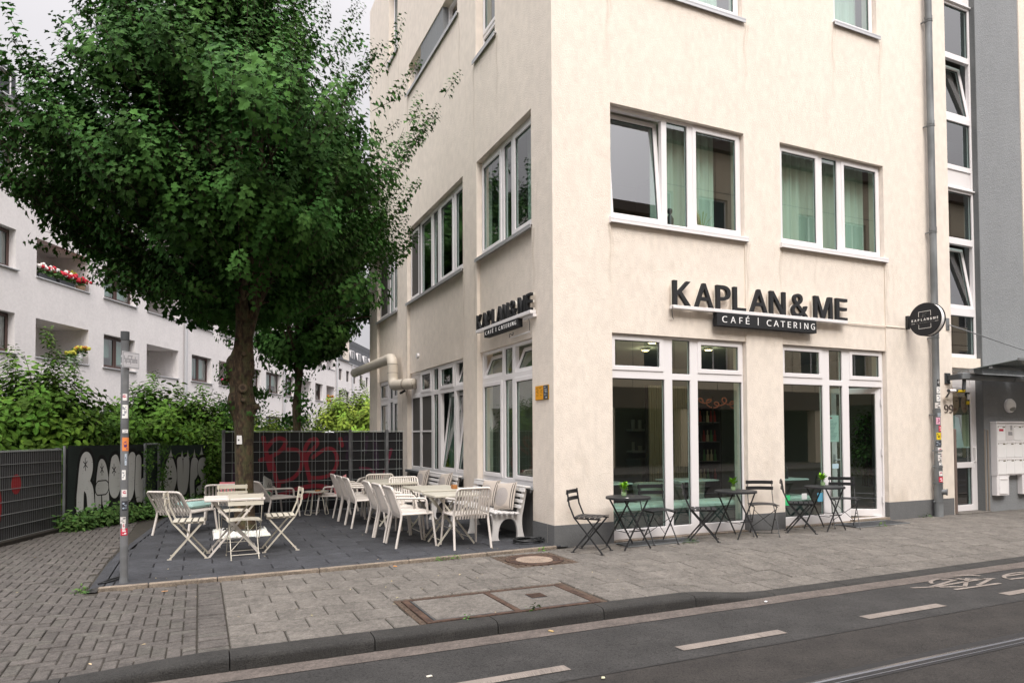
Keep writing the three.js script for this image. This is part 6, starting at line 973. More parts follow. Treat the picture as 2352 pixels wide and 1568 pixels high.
// ---------------------------------------------------------------- furniture builders
function bentSlat(w, h, t, cx, cy, cz, bow, tiltX = 0) { // slat along x, bowed towards -z at its middle (bow > 0)
  const g = new THREE.BoxGeometry(w, h, t, 8, 1, 1), p = g.attributes.position; for (let i = 0; i < p.count; i++) { const u = p.getX(i) / (w / 2); p.setZ(i, p.getZ(i) - bow * (1 - u * u)); }
  g.computeVertexNormals(); if (tiltX) g.rotateX(tiltX); g.translate(cx, cy, cz); return g;
}
function bistroChair(name, label, m, group) {
  const t = thing(name, label, 'chair', [0, 0, 0], 0, group);
  for (const s of [-1, 1]) {
    const x = s * 0.185, x2 = s * 0.16;
    mesh('leg', [bar([x, 0.82, -0.265], [x, 0.62, -0.235], 0.008, 0.02, [1, 0, 0]), bar([x, 0.622, -0.236], [x, 0.455, -0.165], 0.008, 0.02), bar([x, 0.46, -0.168], [x, 0.012, 0.215], 0.008, 0.02), bar([x, 0.006, 0.195], [x, 0.006, 0.245], 0.012, 0.012)], m, t);
    mesh('leg', [bar([x2, 0.44, 0.165], [x2, 0.012, -0.195], 0.008, 0.02), bar([x2, 0.006, -0.175], [x2, 0.006, -0.225], 0.012, 0.012), rod([x2 - 0.006 * s, 0.237, -0.005], [x + 0.008 * s, 0.237, -0.005], 0.007)], m, t);
    mesh('seat_rail', [bar([x2 + s * 0.009, 0.448, -0.165], [x2 + s * 0.009, 0.448, 0.19], 0.006, 0.018)], m, t);
  }
  for (let i = 0; i < 5; i++) { const g = bentSlat(0.40, 0.056, 0.008, 0, 0, 0, 0.014); g.rotateX(-Math.PI / 2); g.rotateX(Math.PI); g.translate(0, 0.466, -0.135 + i * 0.0735); mesh('seat_slat', g, m, t); }
  for (const [y, z] of [[0.785, -0.262], [0.695, -0.248]]) mesh('back_slat', bentSlat(0.41, 0.052, 0.009, 0, y, z - 0.004, 0.02, 0.12), m, t);
  mesh('stretcher', [rod([-0.185, 0.055, 0.178], [0.185, 0.055, 0.178], 0.005, 0.005, 6), rod([-0.16, 0.055, -0.16], [0.16, 0.055, -0.16], 0.005, 0.005, 6), rod([-0.16, 0.10, -0.122], [0.16, 0.40, 0.13], 0.0045, 0.0045, 6), rod([0.16, 0.10, -0.122], [-0.16, 0.40, 0.13], 0.0045, 0.0045, 6)], m, t);
  return t;
}
function armChair(name, label, P, m, group, cat = 'chair') {
  const t = thing(name, label, cat, [0, 0, 0], 0, group), { w, sh, bh, lean, d, ah, r } = P, x = w / 2, zb = -d / 2, zf = d / 2;
  mesh('back_frame', [bent([[-x - 0.012, 0, zb - 0.05], [-x + 0.005, sh * 0.96, zb + 0.035], [-x + 0.012, bh, zb - lean], [x - 0.012, bh, zb - lean], [x - 0.005, sh * 0.96, zb + 0.035], [x + 0.012, 0, zb - 0.05]], r, 0.06, 10, 5)], m, t);
  for (const s of [-1, 1]) {
    mesh('leg', rod([s * (x + 0.012), 0, zf + 0.015], [s * (x - 0.01), sh, zf - 0.035], r * 0.85, r * 1.05, 12), m, t);
    mesh('armrest', [bent([[s * (x + 0.004), ah + 0.015, zb - lean * 0.42], [s * (x + 0.022), ah, zf - 0.13], [s * x, sh - 0.01, zf - 0.10]], r * 0.95, 0.055, 10, 5)], m, t);
  }
  mesh('seat_frame', [bent([[-x + 0.01, sh - 0.006, zb + 0.03], [-x + 0.004, sh, zf - 0.015], [x - 0.004, sh, zf - 0.015], [x - 0.01, sh - 0.006, zb + 0.03]], r * 0.95, 0.05, 10, 5), rod([-x + 0.01, sh - 0.006, zb + 0.03], [x - 0.01, sh - 0.006, zb + 0.03], r * 0.8, r * 0.8, 10)], m, t);
  const n = P.n, sw = (w - 0.07) / n;
  for (let i = 0; i < n; i++) { const c = -w / 2 + 0.035 + sw * (i + 0.5), pts = []; for (let k = 0; k <= 6; k++) { const u = k / 6; pts.push([c * (1 - 0.02 * u), sh - 0.055 + (bh - sh + 0.06) * u, zb - lean * (u * u * 0.8 + u * 0.2) + 0.035 * (1 - u) - 0.035 * Math.sin(u * 3.14) * (1 - Math.pow(2 * c / w, 2))]); } const gs = []; for (let k = 0; k < 6; k++) gs.push(bar(pts[k], pts[k + 1], sw * 0.56, 0.012)); mesh('back_slat', gs, m, t); }
  const q = P.boards, bw = (w - 0.05) / q; for (let i = 0; i < q; i++) { const c = -w / 2 + 0.025 + bw * (i + 0.5); mesh('seat_board', [cbox(c - bw * 0.46, c + bw * 0.46, sh - 0.004, sh + 0.014, zb + 0.01, zf - 0.02, 0.005)], m, t); }
  return t;
}
function foldingTable(label, w, d, h, m, pos, ry, group) {
  const t = thing('folding_table', label, 'table', pos, ry, group);
  mesh('tabletop', [cbox(-w / 2, w / 2, h - 0.032, h, -d / 2, d / 2, 0.006)], m, t);
  for (const s of [-1, 1]) for (const k of [-1, 1]) { const z = s * (d / 2 - 0.08) + k * 0.006; mesh('leg', [bar([-k * (w / 2 - 0.06), 0.012, z], [k * (w / 2 - 0.09), h - 0.033, z], 0.009, 0.024, [0, 0, 1]), bar([-k * (w / 2 - 0.045), 0.006, z], [-k * (w / 2 - 0.09), 0.006, z], 0.012, 0.012)], m, t); }
  mesh('stretcher', [rod([-(w / 2 - 0.1), 0.09, -(d / 2 - 0.08)], [-(w / 2 - 0.1), 0.09, d / 2 - 0.08], 0.006, 0.006, 6), rod([w / 2 - 0.1, 0.09, -(d / 2 - 0.08)], [w / 2 - 0.1, 0.09, d / 2 - 0.08], 0.006, 0.006, 6)], m, t);
  return t;
}
function roundTable(label, r, h, m, pos, ry, group) {
  const t = thing('round_bistro_table', label, 'table', pos, ry, group);
  const p = [[0, h - 0.012], [r - 0.004, h - 0.012], [r - 0.004, h - 0.03], [r, h - 0.03], [r, h - 0.003], [r - 0.004, h], [0, h]].map(([a, b]) => new THREE.Vector2(a, b)); mesh('tabletop', toCreasedNormals(new THREE.LatheGeometry(p, 48), 0.5), m, t);
  for (const s of [-1, 1]) for (const k of [-1, 1]) { const z = s * 0.20 * (k > 0 ? 1 : 0.93); mesh('leg', [bar([-k * 0.215, 0.012, z * 1.12], [k * 0.19, h - 0.02, z], 0.008, 0.022, [0, 0, 1]), bar([-k * 0.20, 0.006, z * 1.12], [-k * 0.25, 0.006, z * 1.12], 0.012, 0.012)], m, t); }
  mesh('stretcher', [bar([-0.13, 0.235, 0.2], [-0.13, 0.235, -0.2], 0.006, 0.018, [0, 1, 0]), bar([0.11, 0.26, 0.2], [0.11, 0.26, -0.2], 0.006, 0.018, [0, 1, 0]), bar([-0.13, 0.255, 0.205], [0.13, 0.255, 0.205], 0.005, 0.016, [0, 0, 1])], m, t);
  return t;
}
// ---------------------------------------------------------------- black bistro sets along the shop front
{
  const G = 'black folding bistro chairs along the shop front', spots = [
    [0.28, 0.50, 0.69, 'black folding chair at the building corner, backrest against cream pier'],
    [1.53, 0.30, -0.17, 'black folding chair in front of first shop window right of corner table'],
    [2.22, 0.40, 0.92, 'black folding chair turned sideways before the second shop window post'],
    [3.42, 0.38, -0.58, 'black folding chair before the cream pier between the two shop windows'],
    [4.14, 0.42, 0.80, 'black folding chair in front of low green window sticker'],
    [5.24, 0.34, -0.72, 'black folding chair standing before the open cafe door']];
  let first; spots.forEach(([x, z, a, l], i) => { if (!i) { first = bistroChair('bistro_chair', l, M.chairBlack, G); first.position.set(x, 0, z); first.rotation.y = a; } else copyOf(first, [x, 0, z], a, l, G); });
  const GT = 'black round bistro tables along the shop front', ts = [[0.89, 0.47, 0.0, 'round black bistro table nearest the building corner with plant jar'], [2.86, 0.40, 0.08, 'round black bistro table at right end of first shop window'], [4.70, 0.41, 0.0, 'round black bistro table beside the cafe door with plant jar']];
  let t0; ts.forEach(([x, z, a, l], i) => { if (!i) t0 = roundTable(l, 0.305, 0.70, M.chairBlack, [x, 0, z], a, GT); else copyOf(t0, [x, 0, z], a, l, GT); });
  const GJ = 'glass jars of bright green cuttings on the round tables', lime = leafMat(0.20, 0.42, 0.03, 0), r = rng(90);
  const jars = [[0.87, 0.40, 'glass jar with green cuttings on the corner bistro table'], [2.85, 0.36, 'glass jar with green cuttings on the middle bistro table'], [4.78, 0.31, 'glass jar with green cuttings on bistro table by the door']]; let j0;
  jars.forEach(([x, z, l], i) => {
    if (i) { copyOf(j0, [x, 0.701, z], i * 1.7, l, GJ); return; }
    const s = j0 = thing('plant_jar', l, 'plant', [x, 0.701, z], 0, GJ);
    mesh('jar', toCreasedNormals(new THREE.LatheGeometry([[0, 0.003], [0.036, 0.003], [0.038, 0.01], [0.038, 0.075], [0.033, 0.088], [0.034, 0.098]].map(([a, b]) => new THREE.Vector2(a, b)), 24), 0.6), M.clearGlass, s);
    mesh('water', [at(disc(0.035, 0.05, 20), 0, 0.03, 0)], std({ color: lin(0.30, 0.42, 0.22), roughness: 0.1 }), s);
    const L = []; for (let k = 0; k < 46; k++) { const a = r() * 6.3, u = r(), d = V(Math.cos(a), 0.2 + u * 1.3, Math.sin(a)).normalize(); leafTris(L, V(Math.cos(a) * 0.02 * u, 0.085 + 0.075 * r(), Math.sin(a) * 0.02), d, V(0.1, 1, 0.2), 0.05 + 0.025 * r(), OVATE, 0.2); } mesh('leaves', triGeo(L), lime, s);
    const st = []; for (let k = 0; k < 6; k++) st.push(rod([0.012 * Math.cos(k), 0.02, 0.012 * Math.sin(k)], [0.025 * Math.cos(k * 1.3), 0.14, 0.025 * Math.sin(k * 1.3)], 0.002, 0.002, 4)); mesh('stem', st, lime, s);
  });
  const ash = thing('cigarette_butt', 'white scrap of paper on the corner bistro table', 'scrap', [0.72, 0.702, 0.70]); mesh('scrap', cbox(-0.02, 0.02, 0, 0.006, -0.01, 0.01, 0.002), M.signWhite, ash);
}
{ // foot gratings before the shop doors
  const mk = (x0, x1, z0, z1, label) => { const s = thing('foot_grating', label, 'grating', [0, 0, 0]); mesh('frame', [cbox(x0, x1, 0.004, 0.018, z0, z0 + 0.02, 0.002), cbox(x0, x1, 0.004, 0.018, z1 - 0.02, z1, 0.002)], M.zinc, s); const g = []; for (let z = z0 + 0.035; z < z1 - 0.03; z += 0.022) g.push(box(x0 + 0.01, x1 - 0.01, 0.006, 0.016, z, z + 0.013)); mesh('bars', g, M.darkSteel, s).userData.kind = 'stuff'; mesh('mat', [box(x0 + 0.01, x1 - 0.01, 0.001, 0.008, z0 + 0.02, z1 - 0.02)], M.black, s); };
  mk(0.90, 2.12, 0.12, 0.46, 'dark ribbed foot grating below the first shop window'); mk(5.32, 6.62, 0.06, 0.50, 'dark ribbed foot grating in front of open cafe door');
}
// ---------------------------------------------------------------- terrace furniture
const cloth = (c) => std({ color: c, roughness: 0.95 });
function pillow(name, label, w, d, pos, rot, m, edge) {
  const t = thing(name, label, 'cushion', pos); t.rotation.set(...rot);
  const side = (s) => { const g = new THREE.PlaneGeometry(w, w, 16, 16), p = g.attributes.position; for (let i = 0; i < p.count; i++) { const u = p.getX(i) / (w / 2), v = p.getY(i) / (w / 2), k = Math.pow(Math.max(0, (1 - u * u) * (1 - v * v)), 0.42); p.setZ(i, s * d * k); p.setX(i, p.getX(i) * (1 - 0.06 * (1 - Math.abs(v) ** 2) * Math.abs(u))); p.setY(i, p.getY(i) * (1 - 0.06 * (1 - Math.abs(u) ** 2) * Math.abs(v))); } if (s < 0) { const ix = g.index.array; for (let i = 0; i < ix.length; i += 3) { const q = ix[i]; ix[i] = ix[i + 1]; ix[i + 1] = q; } } g.computeVertexNormals(); return g; };
  mesh('front', side(1), m, t, true); mesh('back', side(-1), edge || m, t, true); return t;
}
const mandala = canvasTex(256, 256, (c) => { c.fillStyle = '#b8aea4'; c.fillRect(0, 0, 256, 256); const r = rng(8); for (let i = 0; i < 4000; i++) { c.fillStyle = r() > 0.5 ? 'rgba(255,245,230,0.10)' : 'rgba(70,55,45,0.10)'; c.fillRect(r() * 256, r() * 256, 3, 1); } c.strokeStyle = '#8d8a8c'; c.lineWidth = 3; for (let k = 1; k < 6; k++) { c.beginPath(); c.arc(110, 140, k * 17, 0, 7); c.stroke(); for (let i = 0; i < k * 7; i++) { const a = i / (k * 7) * 6.283; c.beginPath(); c.arc(110 + Math.cos(a) * (k * 17 - 8), 140 + Math.sin(a) * (k * 17 - 8), 4.5, 0, 7); c.stroke(); } } c.fillStyle = '#4b4846'; c.fillRect(224, 0, 8, 256); c.fillRect(242, 0, 6, 256); });
{
  // set under the tree
  foldingTable('rectangular cream folding table in front of the tree', 0.71, 0.60, 0.735, M.chairWhite, [-4.03, TY, -1.24], 0.0);
  const G = 'cream folding bistro chairs around the table by the tree', c0 = bistroChair('bistro_chair', 'cream folding chair left of the table by tree, seen from the side', M.bistroCream, G); c0.position.set(-4.56, TY, -1.24); c0.rotation.y = 1.5;
  copyOf(c0, [-3.93, TY, -0.93], Math.PI + 0.04, 'cream folding chair nearest the road with its back to the viewer', G); copyOf(c0, [-3.45, TY, -1.32], -1.57, 'cream folding chair right of the table by tree facing left', G); copyOf(c0, [-4.0, TY, -2.08], 0.03, 'cream folding chair behind the table, close against the trunk', G);
  const book = thing('small_box', 'small brown box lying on the table by the tree', 'box', [-3.86, TY + 0.736, -1.42], 0.1); mesh('box', cbox(-0.11, 0.11, 0, 0.02, -0.04, 0.04, 0.003), M.rust, book);
  // lounge chairs
  const LP = { w: 0.62, sh: 0.36, bh: 0.68, lean: 0.20, d: 0.60, ah: 0.53, r: 0.018, n: 10, boards: 6 }, GL = 'low white slatted lounge armchairs around the tree';
  const l0 = armChair('lounge_armchair', 'low white slatted lounge armchair at left, its back to the viewer', LP, M.chairWhite, GL, 'armchair'); l0.position.set(-4.62, TY, -3.62); l0.rotation.y = 2.45;
  copyOf(l0, [-4.02, TY, -4.95], 0.05, 'low white slatted lounge armchair facing the viewer behind the folding table', GL); copyOf(l0, [-3.12, TY, -5.35], 1.15, 'low white slatted lounge armchair turned right behind the tree trunk', GL); copyOf(l0, [-1.98, TY, -5.35], -1.15, 'low white slatted lounge armchair beside the small round side table', GL);
  pillow('seat_cushion', 'pale teal cushion lying on the left lounge armchair', 0.44, 0.07, [-4.50, TY + 0.44, -3.78], [-1.5, 0, 0.6], cloth(lin(0.30, 0.46, 0.43)));
  pillow('pink_cushion', 'pink cushion leaning in lounge armchair behind the folding table', 0.36, 0.06, [-3.93, TY + 0.53, -4.98], [-0.35, 0.05, 0.02], cloth(lin(0.66, 0.22, 0.24)));
  const graphic = canvasTex(128, 128, (c) => { c.fillStyle = '#9a9a94'; c.fillRect(0, 0, 128, 128); c.fillStyle = '#2c2c2e'; for (let i = 0; i < 7; i++) { c.save(); c.translate(30 + i * 11, 40 + (i % 3) * 10); c.rotate(0.4); c.fillRect(0, 0, 5, 34); c.restore(); } c.fillStyle = '#8d2f38'; c.fillRect(24, 84, 70, 8); c.fillStyle = '#3d7a5a'; c.fillRect(20, 98, 44, 18); });
  pillow('printed_cushion', 'grey cushion with dark print in lounge armchair behind trunk', 0.40, 0.06, [-3.26, TY + 0.54, -5.42], [-0.3, 1.15, 0], std({ map: graphic, roughness: 0.95 }));
  const redP = canvasTex(96, 96, (c) => { c.fillStyle = '#cf8b8b'; c.fillRect(0, 0, 96, 96); c.strokeStyle = '#b01722'; c.lineWidth = 8; c.beginPath(); c.moveTo(26, 60); c.lineTo(60, 44); c.moveTo(44, 30); c.lineTo(52, 66); c.moveTo(30, 40); c.lineTo(66, 58); c.stroke(); });
  pillow('pink_cushion', 'pink cushion with red motif in lounge armchair by side table', 0.38, 0.06, [-1.90, TY + 0.52, -5.38], [-0.3, -1.0, 0.1], std({ map: redP, roughness: 0.95 }));
  { const s = thing('side_table', 'small round low side table with a rusty ashtray tray', 'table', [-2.38, TY, -5.28]); mesh('tabletop', [at(disc(0.225, 0.018, 36), 0, 0.44, 0)], M.tableCream, s); for (let k = 0; k < 3; k++) { const a = 0.5 + k * 2.094, ca = Math.cos(a), sa = Math.sin(a), o = (r, w, y) => [ca * r - sa * w, y, sa * r + ca * w]; mesh('leg', [bent([o(0.12, -0.05, 0.43), o(0.21, -0.09, 0.01), o(0.21, 0.09, 0.01), o(0.12, 0.05, 0.43)], 0.008, 0.03, 8, 4)], M.tableCream, s); }
    const a = thing('ashtray', 'small rusty ashtray on the round side table', 'ashtray', [-2.36, TY + 0.45, -5.26]); mesh('bowl', [at(disc(0.055, 0.025, 20), 0, 0.0125, 0)], std({ color: lin(0.35, 0.14, 0.04), roughness: 0.6 }), a); }
  // long table row with slatted armchairs
  const DP = { w: 0.50, sh: 0.45, bh: 0.81, lean: 0.10, d: 0.50, ah: 0.655, r: 0.0165, n: 11, boards: 5 }, GD = 'white slatted armchairs along the terrace tables';
  const d0 = armChair('slatted_armchair', 'white slatted armchair nearest the road with its back to the viewer', DP, M.chairWhite, GD); d0.position.set(-1.12, TY, -0.50); d0.rotation.y = Math.PI;
  for (const [x, z, a, l] of [[-1.74, -0.95, 1.57, 'white slatted armchair at table front, first of nearer row facing right'], [-1.76, -1.55, 1.55, 'white slatted armchair in the middle of the nearer row'], [-1.78, -2.08, 1.6, 'white slatted armchair at the far end of nearer row'],
    [-1.88, -3.20, 1.57, 'white slatted armchair in front of the farther row by second table'], [-1.89, -3.73, 1.55, 'white slatted armchair in the middle of farther row'], [-1.90, -4.27, 1.58, 'white slatted armchair at the far end of farther row'],
    [-1.32, -2.62, Math.PI + 0.05, 'white slatted armchair standing between the two terrace tables'], [-1.42, -4.35, 0.1, 'white slatted armchair at the head of far table near black fence']]) copyOf(d0, [x, TY, z], a, l, GD);
  foldingTable('cream folding table nearest the road with chairs around', 0.66, 0.58, 0.70, M.tableCream, [-1.22, TY, -0.80], 0.0); foldingTable('longer cream folding table in the middle of the terrace row', 0.72, 1.0, 0.725, M.tableCream, [-1.20, TY, -1.62], 0.0); foldingTable('cream folding table at far end of the terrace by fence', 0.70, 1.12, 0.725, M.tableCream, [-1.43, TY, -3.42], 0.0);
  { const s = thing('wooden_holder', 'small brown wooden holder on the terrace table', 'holder', [-1.02, TY + 0.726, -1.22]); mesh('block', cbox(-0.035, 0.035, 0, 0.06, -0.05, 0.05, 0.006), std({ color: lin(0.34, 0.14, 0.04), roughness: 0.6 }), s); }
  // white park benches along the wall
  function bench(name, label, len, group) {
    const t = thing(name, label, 'bench', [0, 0, 0], 0, group), s = new THREE.Shape();
    s.moveTo(0.44, 0); s.lineTo(0.58, 0); s.lineTo(0.575, 0.03); s.bezierCurveTo(0.53, 0.10, 0.515, 0.26, 0.565, 0.395); s.lineTo(0.55, 0.418); s.lineTo(0.15, 0.395); s.lineTo(0.05, 0.735); s.lineTo(0.0, 0.735); s.lineTo(0.075, 0.38); s.bezierCurveTo(0.09, 0.28, 0.08, 0.12, 0.03, 0.03); s.lineTo(0.025, 0); s.lineTo(0.15, 0); s.lineTo(0.15, 0.03); s.bezierCurveTo(0.135, 0.12, 0.15, 0.30, 0.24, 0.33); s.bezierCurveTo(0.36, 0.36, 0.435, 0.30, 0.455, 0.15); s.bezierCurveTo(0.465, 0.09, 0.46, 0.05, 0.44, 0.03); s.lineTo(0.44, 0);
    const e = new THREE.ExtrudeGeometry(s, { depth: 0.045, bevelEnabled: true, bevelThickness: 0.006, bevelSize: 0.005, bevelSegments: 1, curveSegments: 8 }); e.rotateY(-Math.PI / 2);   // depth coordinate along +z
    for (const x of [-len / 2 + 0.12, 0, len / 2 - 0.12]) { const g = e.clone(); g.translate(x + 0.022, 0, 0); mesh('leg', g, M.benchWhite, t); }
    for (let i = 0; i < 5; i++) mesh('seat_slat', cbox(-len / 2, len / 2, 0, 0.028, 0, 0.066, 0.007, (x, y, z) => [x, y + 0.405 + (z + i * 0.083) * 0.055 - 0.006, z + 0.165 + i * 0.083]), M.benchWhite, t);
    for (let i = 0; i < 4; i++) { const y = 0.475 + i * 0.078, h = i === 3 ? 0.062 : 0.052; mesh('back_slat', cbox(-len / 2, len / 2, 0, h, 0, 0.026, 0.007, (x, yy, z) => [x, yy * 0.96 + y + z * 0.28, z - 0.28 * (yy + y - 0.4) + 0.155]), M.benchWhite, t); }
    mesh('top_rail', cbox(-len / 2 - 0.02, len / 2 + 0.02, 0.772, 0.80, -0.015, 0.075, 0.008), M.benchWhite, t); return t;
  }
  const GB = 'white slatted park benches along the cafe side wall', b0 = bench('park_bench', 'white slatted park bench with two cushions under the corner window', 2.0, GB); b0.position.set(-0.075, TY - 0.03, -1.62); b0.rotation.y = LEFT;
  copyOf(b0, [-0.075, TY - 0.03, -4.55], LEFT, 'white slatted park bench under the wide window farther from road', GB).scale.x = 1.1;
  const pm = std({ map: mandala, roughness: 0.95 }), GP = 'beige ornament cushions on the white benches';
  for (const [x, z, a, k, l] of [[-0.33, -0.92, -1.25, 0.1, 'beige ornament cushion at near end of the first white bench'], [-0.33, -1.52, -1.3, 0.05, 'beige ornament cushion in the middle of first white bench'], [-0.31, -3.72, -1.4, 0.12, 'beige ornament cushion at near end of the farther white bench'], [-0.30, -5.15, -1.35, 0.08, 'beige ornament cushion at far end of farther white bench']]) { const p = pillow('ornament_cushion', l, 0.42, 0.065, [x, 0.645, z], [0, 0, 0], pm, cloth(lin(0.40, 0.36, 0.32))); p.rotation.order = 'YXZ'; p.rotation.set(-0.32, a, k); tag(p, l, null, GP); }
  { const s = thing('black_hose', 'coiled black hose lying on terrace beside the bench leg', 'hose', [-0.25, TY, -0.36]), P = [], r = rng(19); for (let i = 0; i <= 110; i++) { const a = i * 0.285, k = 1 + 0.18 * Math.sin(i * 0.21), y = 0.014 + 0.03 * Math.abs(Math.sin(i * 0.17)) + 0.02 * (i / 110); P.push(V(Math.cos(a) * 0.19 * k * (1 - 0.15 * Math.sin(i * 0.07)), y, Math.sin(a) * 0.13 * k)); } for (let i = 1; i < 5; i++) P.push(V(P[110].x + i * 0.05, Math.max(0.012, P[110].y - i * 0.02), P[110].z + 0.01 * i)); mesh('hose', [sweep(new THREE.CatmullRomCurve3(P).getPoints(330), () => 0.0105, 7)], M.black, s); }
  { const s = thing('dark_bin', 'dark bucket on the terrace behind the left lounge armchair', 'bucket', [-3.93, TY, -5.75]); mesh('body', [new THREE.CylinderGeometry(0.16, 0.14, 0.22, 20).translate(0, 0.11, 0)], M.zinc, s); }
  { const s = thing('rubber_strap', 'black rubber strap lying at the front left terrace corner', 'strap', [-5.28, TY, 0.0]); mesh('strap', [tube([[-0.10, 0.006, 0.12], [-0.03, 0.02, 0.04], [0.05, 0.02, -0.10], [0.10, 0.012, -0.22]], 0.009, 20, 6), tube([[-0.09, 0.006, 0.10], [0.0, 0.012, 0.06], [0.07, 0.015, -0.06], [0.10, 0.012, -0.2]], 0.009, 20, 6)], M.black, s); }
}
{ // white gravel in the tree pit
  const s = tag(new THREE.Group(), 'white gravel filling the square tree pit around the trunk', 'gravel', null, 'stuff'); s.name = 'gravel'; scene.add(s); const r = rng(61), pl = [], [a, b, c, d] = PIT;
  mesh('gravel_bed', [box(a, b, -0.06, 0.016, c, d)], M.pebble, s); const g = new THREE.IcosahedronGeometry(0.02, 0);
  for (let i = 0; i < 1500; i++) { const x = mix(a + 0.02, b - 0.02, r()), z = mix(c + 0.02, d - 0.02, r()); if (Math.hypot(x + 3.79, z + 3.52) < 0.19) continue; pl.push({ p: V(x, 0.018 + r() * 0.022, z), dir: V(r() - 0.5, r(), r() - 0.5), s: 0.6 + 0.8 * r() }); }
  scatter('pebbles', [g], M.pebble, pl, s, [0.85, 1.05], 62);
  const k = thing('cable_loop', 'dark cable looped on the gravel around trunk foot', 'cable', [-3.79, 0.04, -3.52]), P = []; for (let i = 0; i <= 70; i++) { const q = i * 0.3; P.push(V(Math.cos(q) * (0.26 + 0.05 * Math.sin(i * 0.4)), 0.02 + 0.02 * Math.sin(i * 0.9) ** 2, Math.sin(q) * (0.26 + 0.04 * Math.cos(i * 0.3)))); } mesh('cable', [sweep(P, () => 0.008, 6)], M.black, k);
}
{ // manhole cover in a square of small cobbles
  const [a, b, c, d] = MAN, cx = (a + b) / 2, cz = (c + d) / 2, s = thing('manhole_cover', 'round rusty manhole cover with concrete centre among small cobbles', 'manhole cover', [cx, 0, cz]), r = rng(71), R = 0.36;
  const cob = (x, z, w, h, ang) => { const g = cbox(-w / 2, w / 2, -0.05, 0.0, -h / 2, h / 2, 0.008); g.rotateY(ang); g.translate(x, -0.002 + (r() - 0.5) * 0.006, z); mesh('cobble', g, M.cobble, s); };
  const hw = (b - a) / 2, hd = (d - c) / 2; for (let i = 0; i < 9; i++) for (let j = 0; j < 9; j++) { const x = -hw + (i + 0.5) * hw * 2 / 9, z = -hd + (j + 0.5) * hd * 2 / 9; if (Math.hypot(x, z) > R + 0.045) cob(x, z, hw * 2 / 9 - 0.012, hd * 2 / 9 - 0.012, (r() - 0.5) * 0.15); }
  for (let i = 0; i < 26; i++) { const q = i / 26 * 6.283; cob(Math.cos(q) * (R + 0.035), Math.sin(q) * (R + 0.035), 0.055, 0.075, -q); }
  const ring = (r0, r1, y, m, name, h = 0.03) => mesh(name, toCreasedNormals(new THREE.LatheGeometry([[r0, y - h], [r1, y - h], [r1, y - 0.003], [r1 - 0.004, y], [r0 + 0.004, y], [r0, y - 0.003], [r0, y - h]].map(([p, q]) => new THREE.Vector2(p, q)), 56), 0.5), m, s);
  ring(0.315, R, 0.004, M.rust, 'frame_ring'); ring(0.235, 0.308, 0.003, M.rust, 'cover_ring'); ring(0.0, 0.232, 0.003, M.concrete, 'concrete_disc'); const h = []; for (let i = 0; i < 16; i++) { const q = i / 16 * 6.283; h.push(at(disc(0.013, 0.004, 10), Math.cos(q) * 0.275, 0.0035, Math.sin(q) * 0.275)); } mesh('vent_hole', h, M.black, s);
  mesh('sand_joint', [box(-hw, hw, -0.06, -0.012, -hd, hd)], M.joint, s);
}
{ // double access hatch with concrete infill
  const [a, b, c, d] = HATCH, s = thing('access_hatch', 'long rusty framed access hatch with two concrete panels near the kerb', 'hatch', [0, 0, 0]), r = rng(73);
  mesh('frame', [cbox(-2.72, -1.045, -0.03, 0.004, 2.035, 2.07, 0.004), cbox(-2.72, -1.045, -0.03, 0.004, 2.81, 2.86, 0.004), cbox(-2.72, -2.655, -0.03, 0.005, 2.071, 2.809, 0.004), cbox(-1.115, -1.045, -0.03, 0.005, 2.071, 2.809, 0.004), cbox(-1.90, -1.845, -0.03, 0.005, 2.071, 2.809, 0.004)], M.rust, s);
  mesh('inner_edge', [cbox(-2.648, -2.632, -0.03, 0.003, 2.075, 2.805, 0.002), cbox(-2.63, -1.91, -0.03, 0.003, 2.79, 2.803, 0.002), cbox(-1.838, -1.125, -0.03, 0.003, 2.79, 2.803, 0.002)], M.darkSteel, s);
  mesh('concrete_panel', cbox(-2.625, -1.906, -0.03, 0.001, 2.078, 2.785, 0.005), M.slab[1], s); mesh('concrete_panel', cbox(-1.84, -1.12, -0.03, 0.001, 2.078, 2.785, 0.005), M.slab[0], s);
  const gr = mesh('grate', cbox(-1.57, -1.40, -0.01, 0.003, 2.31, 2.48, 0.003), M.darkSteel, s), g = []; for (let i = 0; i < 7; i++) g.push(cbox(-1.565, -1.405, 0.002, 0.009, 2.318 + i * 0.0235, 2.331 + i * 0.0235, 0.002)); mesh('grate_bar', g, M.rust, gr);
  const cob = (x0, x1, z0, z1) => mesh('cobble', cbox(x0, x1, -0.05, -0.002 + (r() - 0.5) * 0.006, z0, z1, 0.007), M.cobble, s);
  for (let i = 0; i < 12; i++) { const z = 2.04 + i * 0.069; cob(-2.78, -2.725, z, z + 0.06); cob(-1.04, -0.972, z, z + 0.06); } for (let i = 0; i < 19; i++) { const x = -2.78 + i * 0.0955; cob(x, x + 0.086, 1.98, 2.03); }
  mesh('sand_joint', [box(a, b, -0.06, -0.012, c, d)], M.joint, s);
}
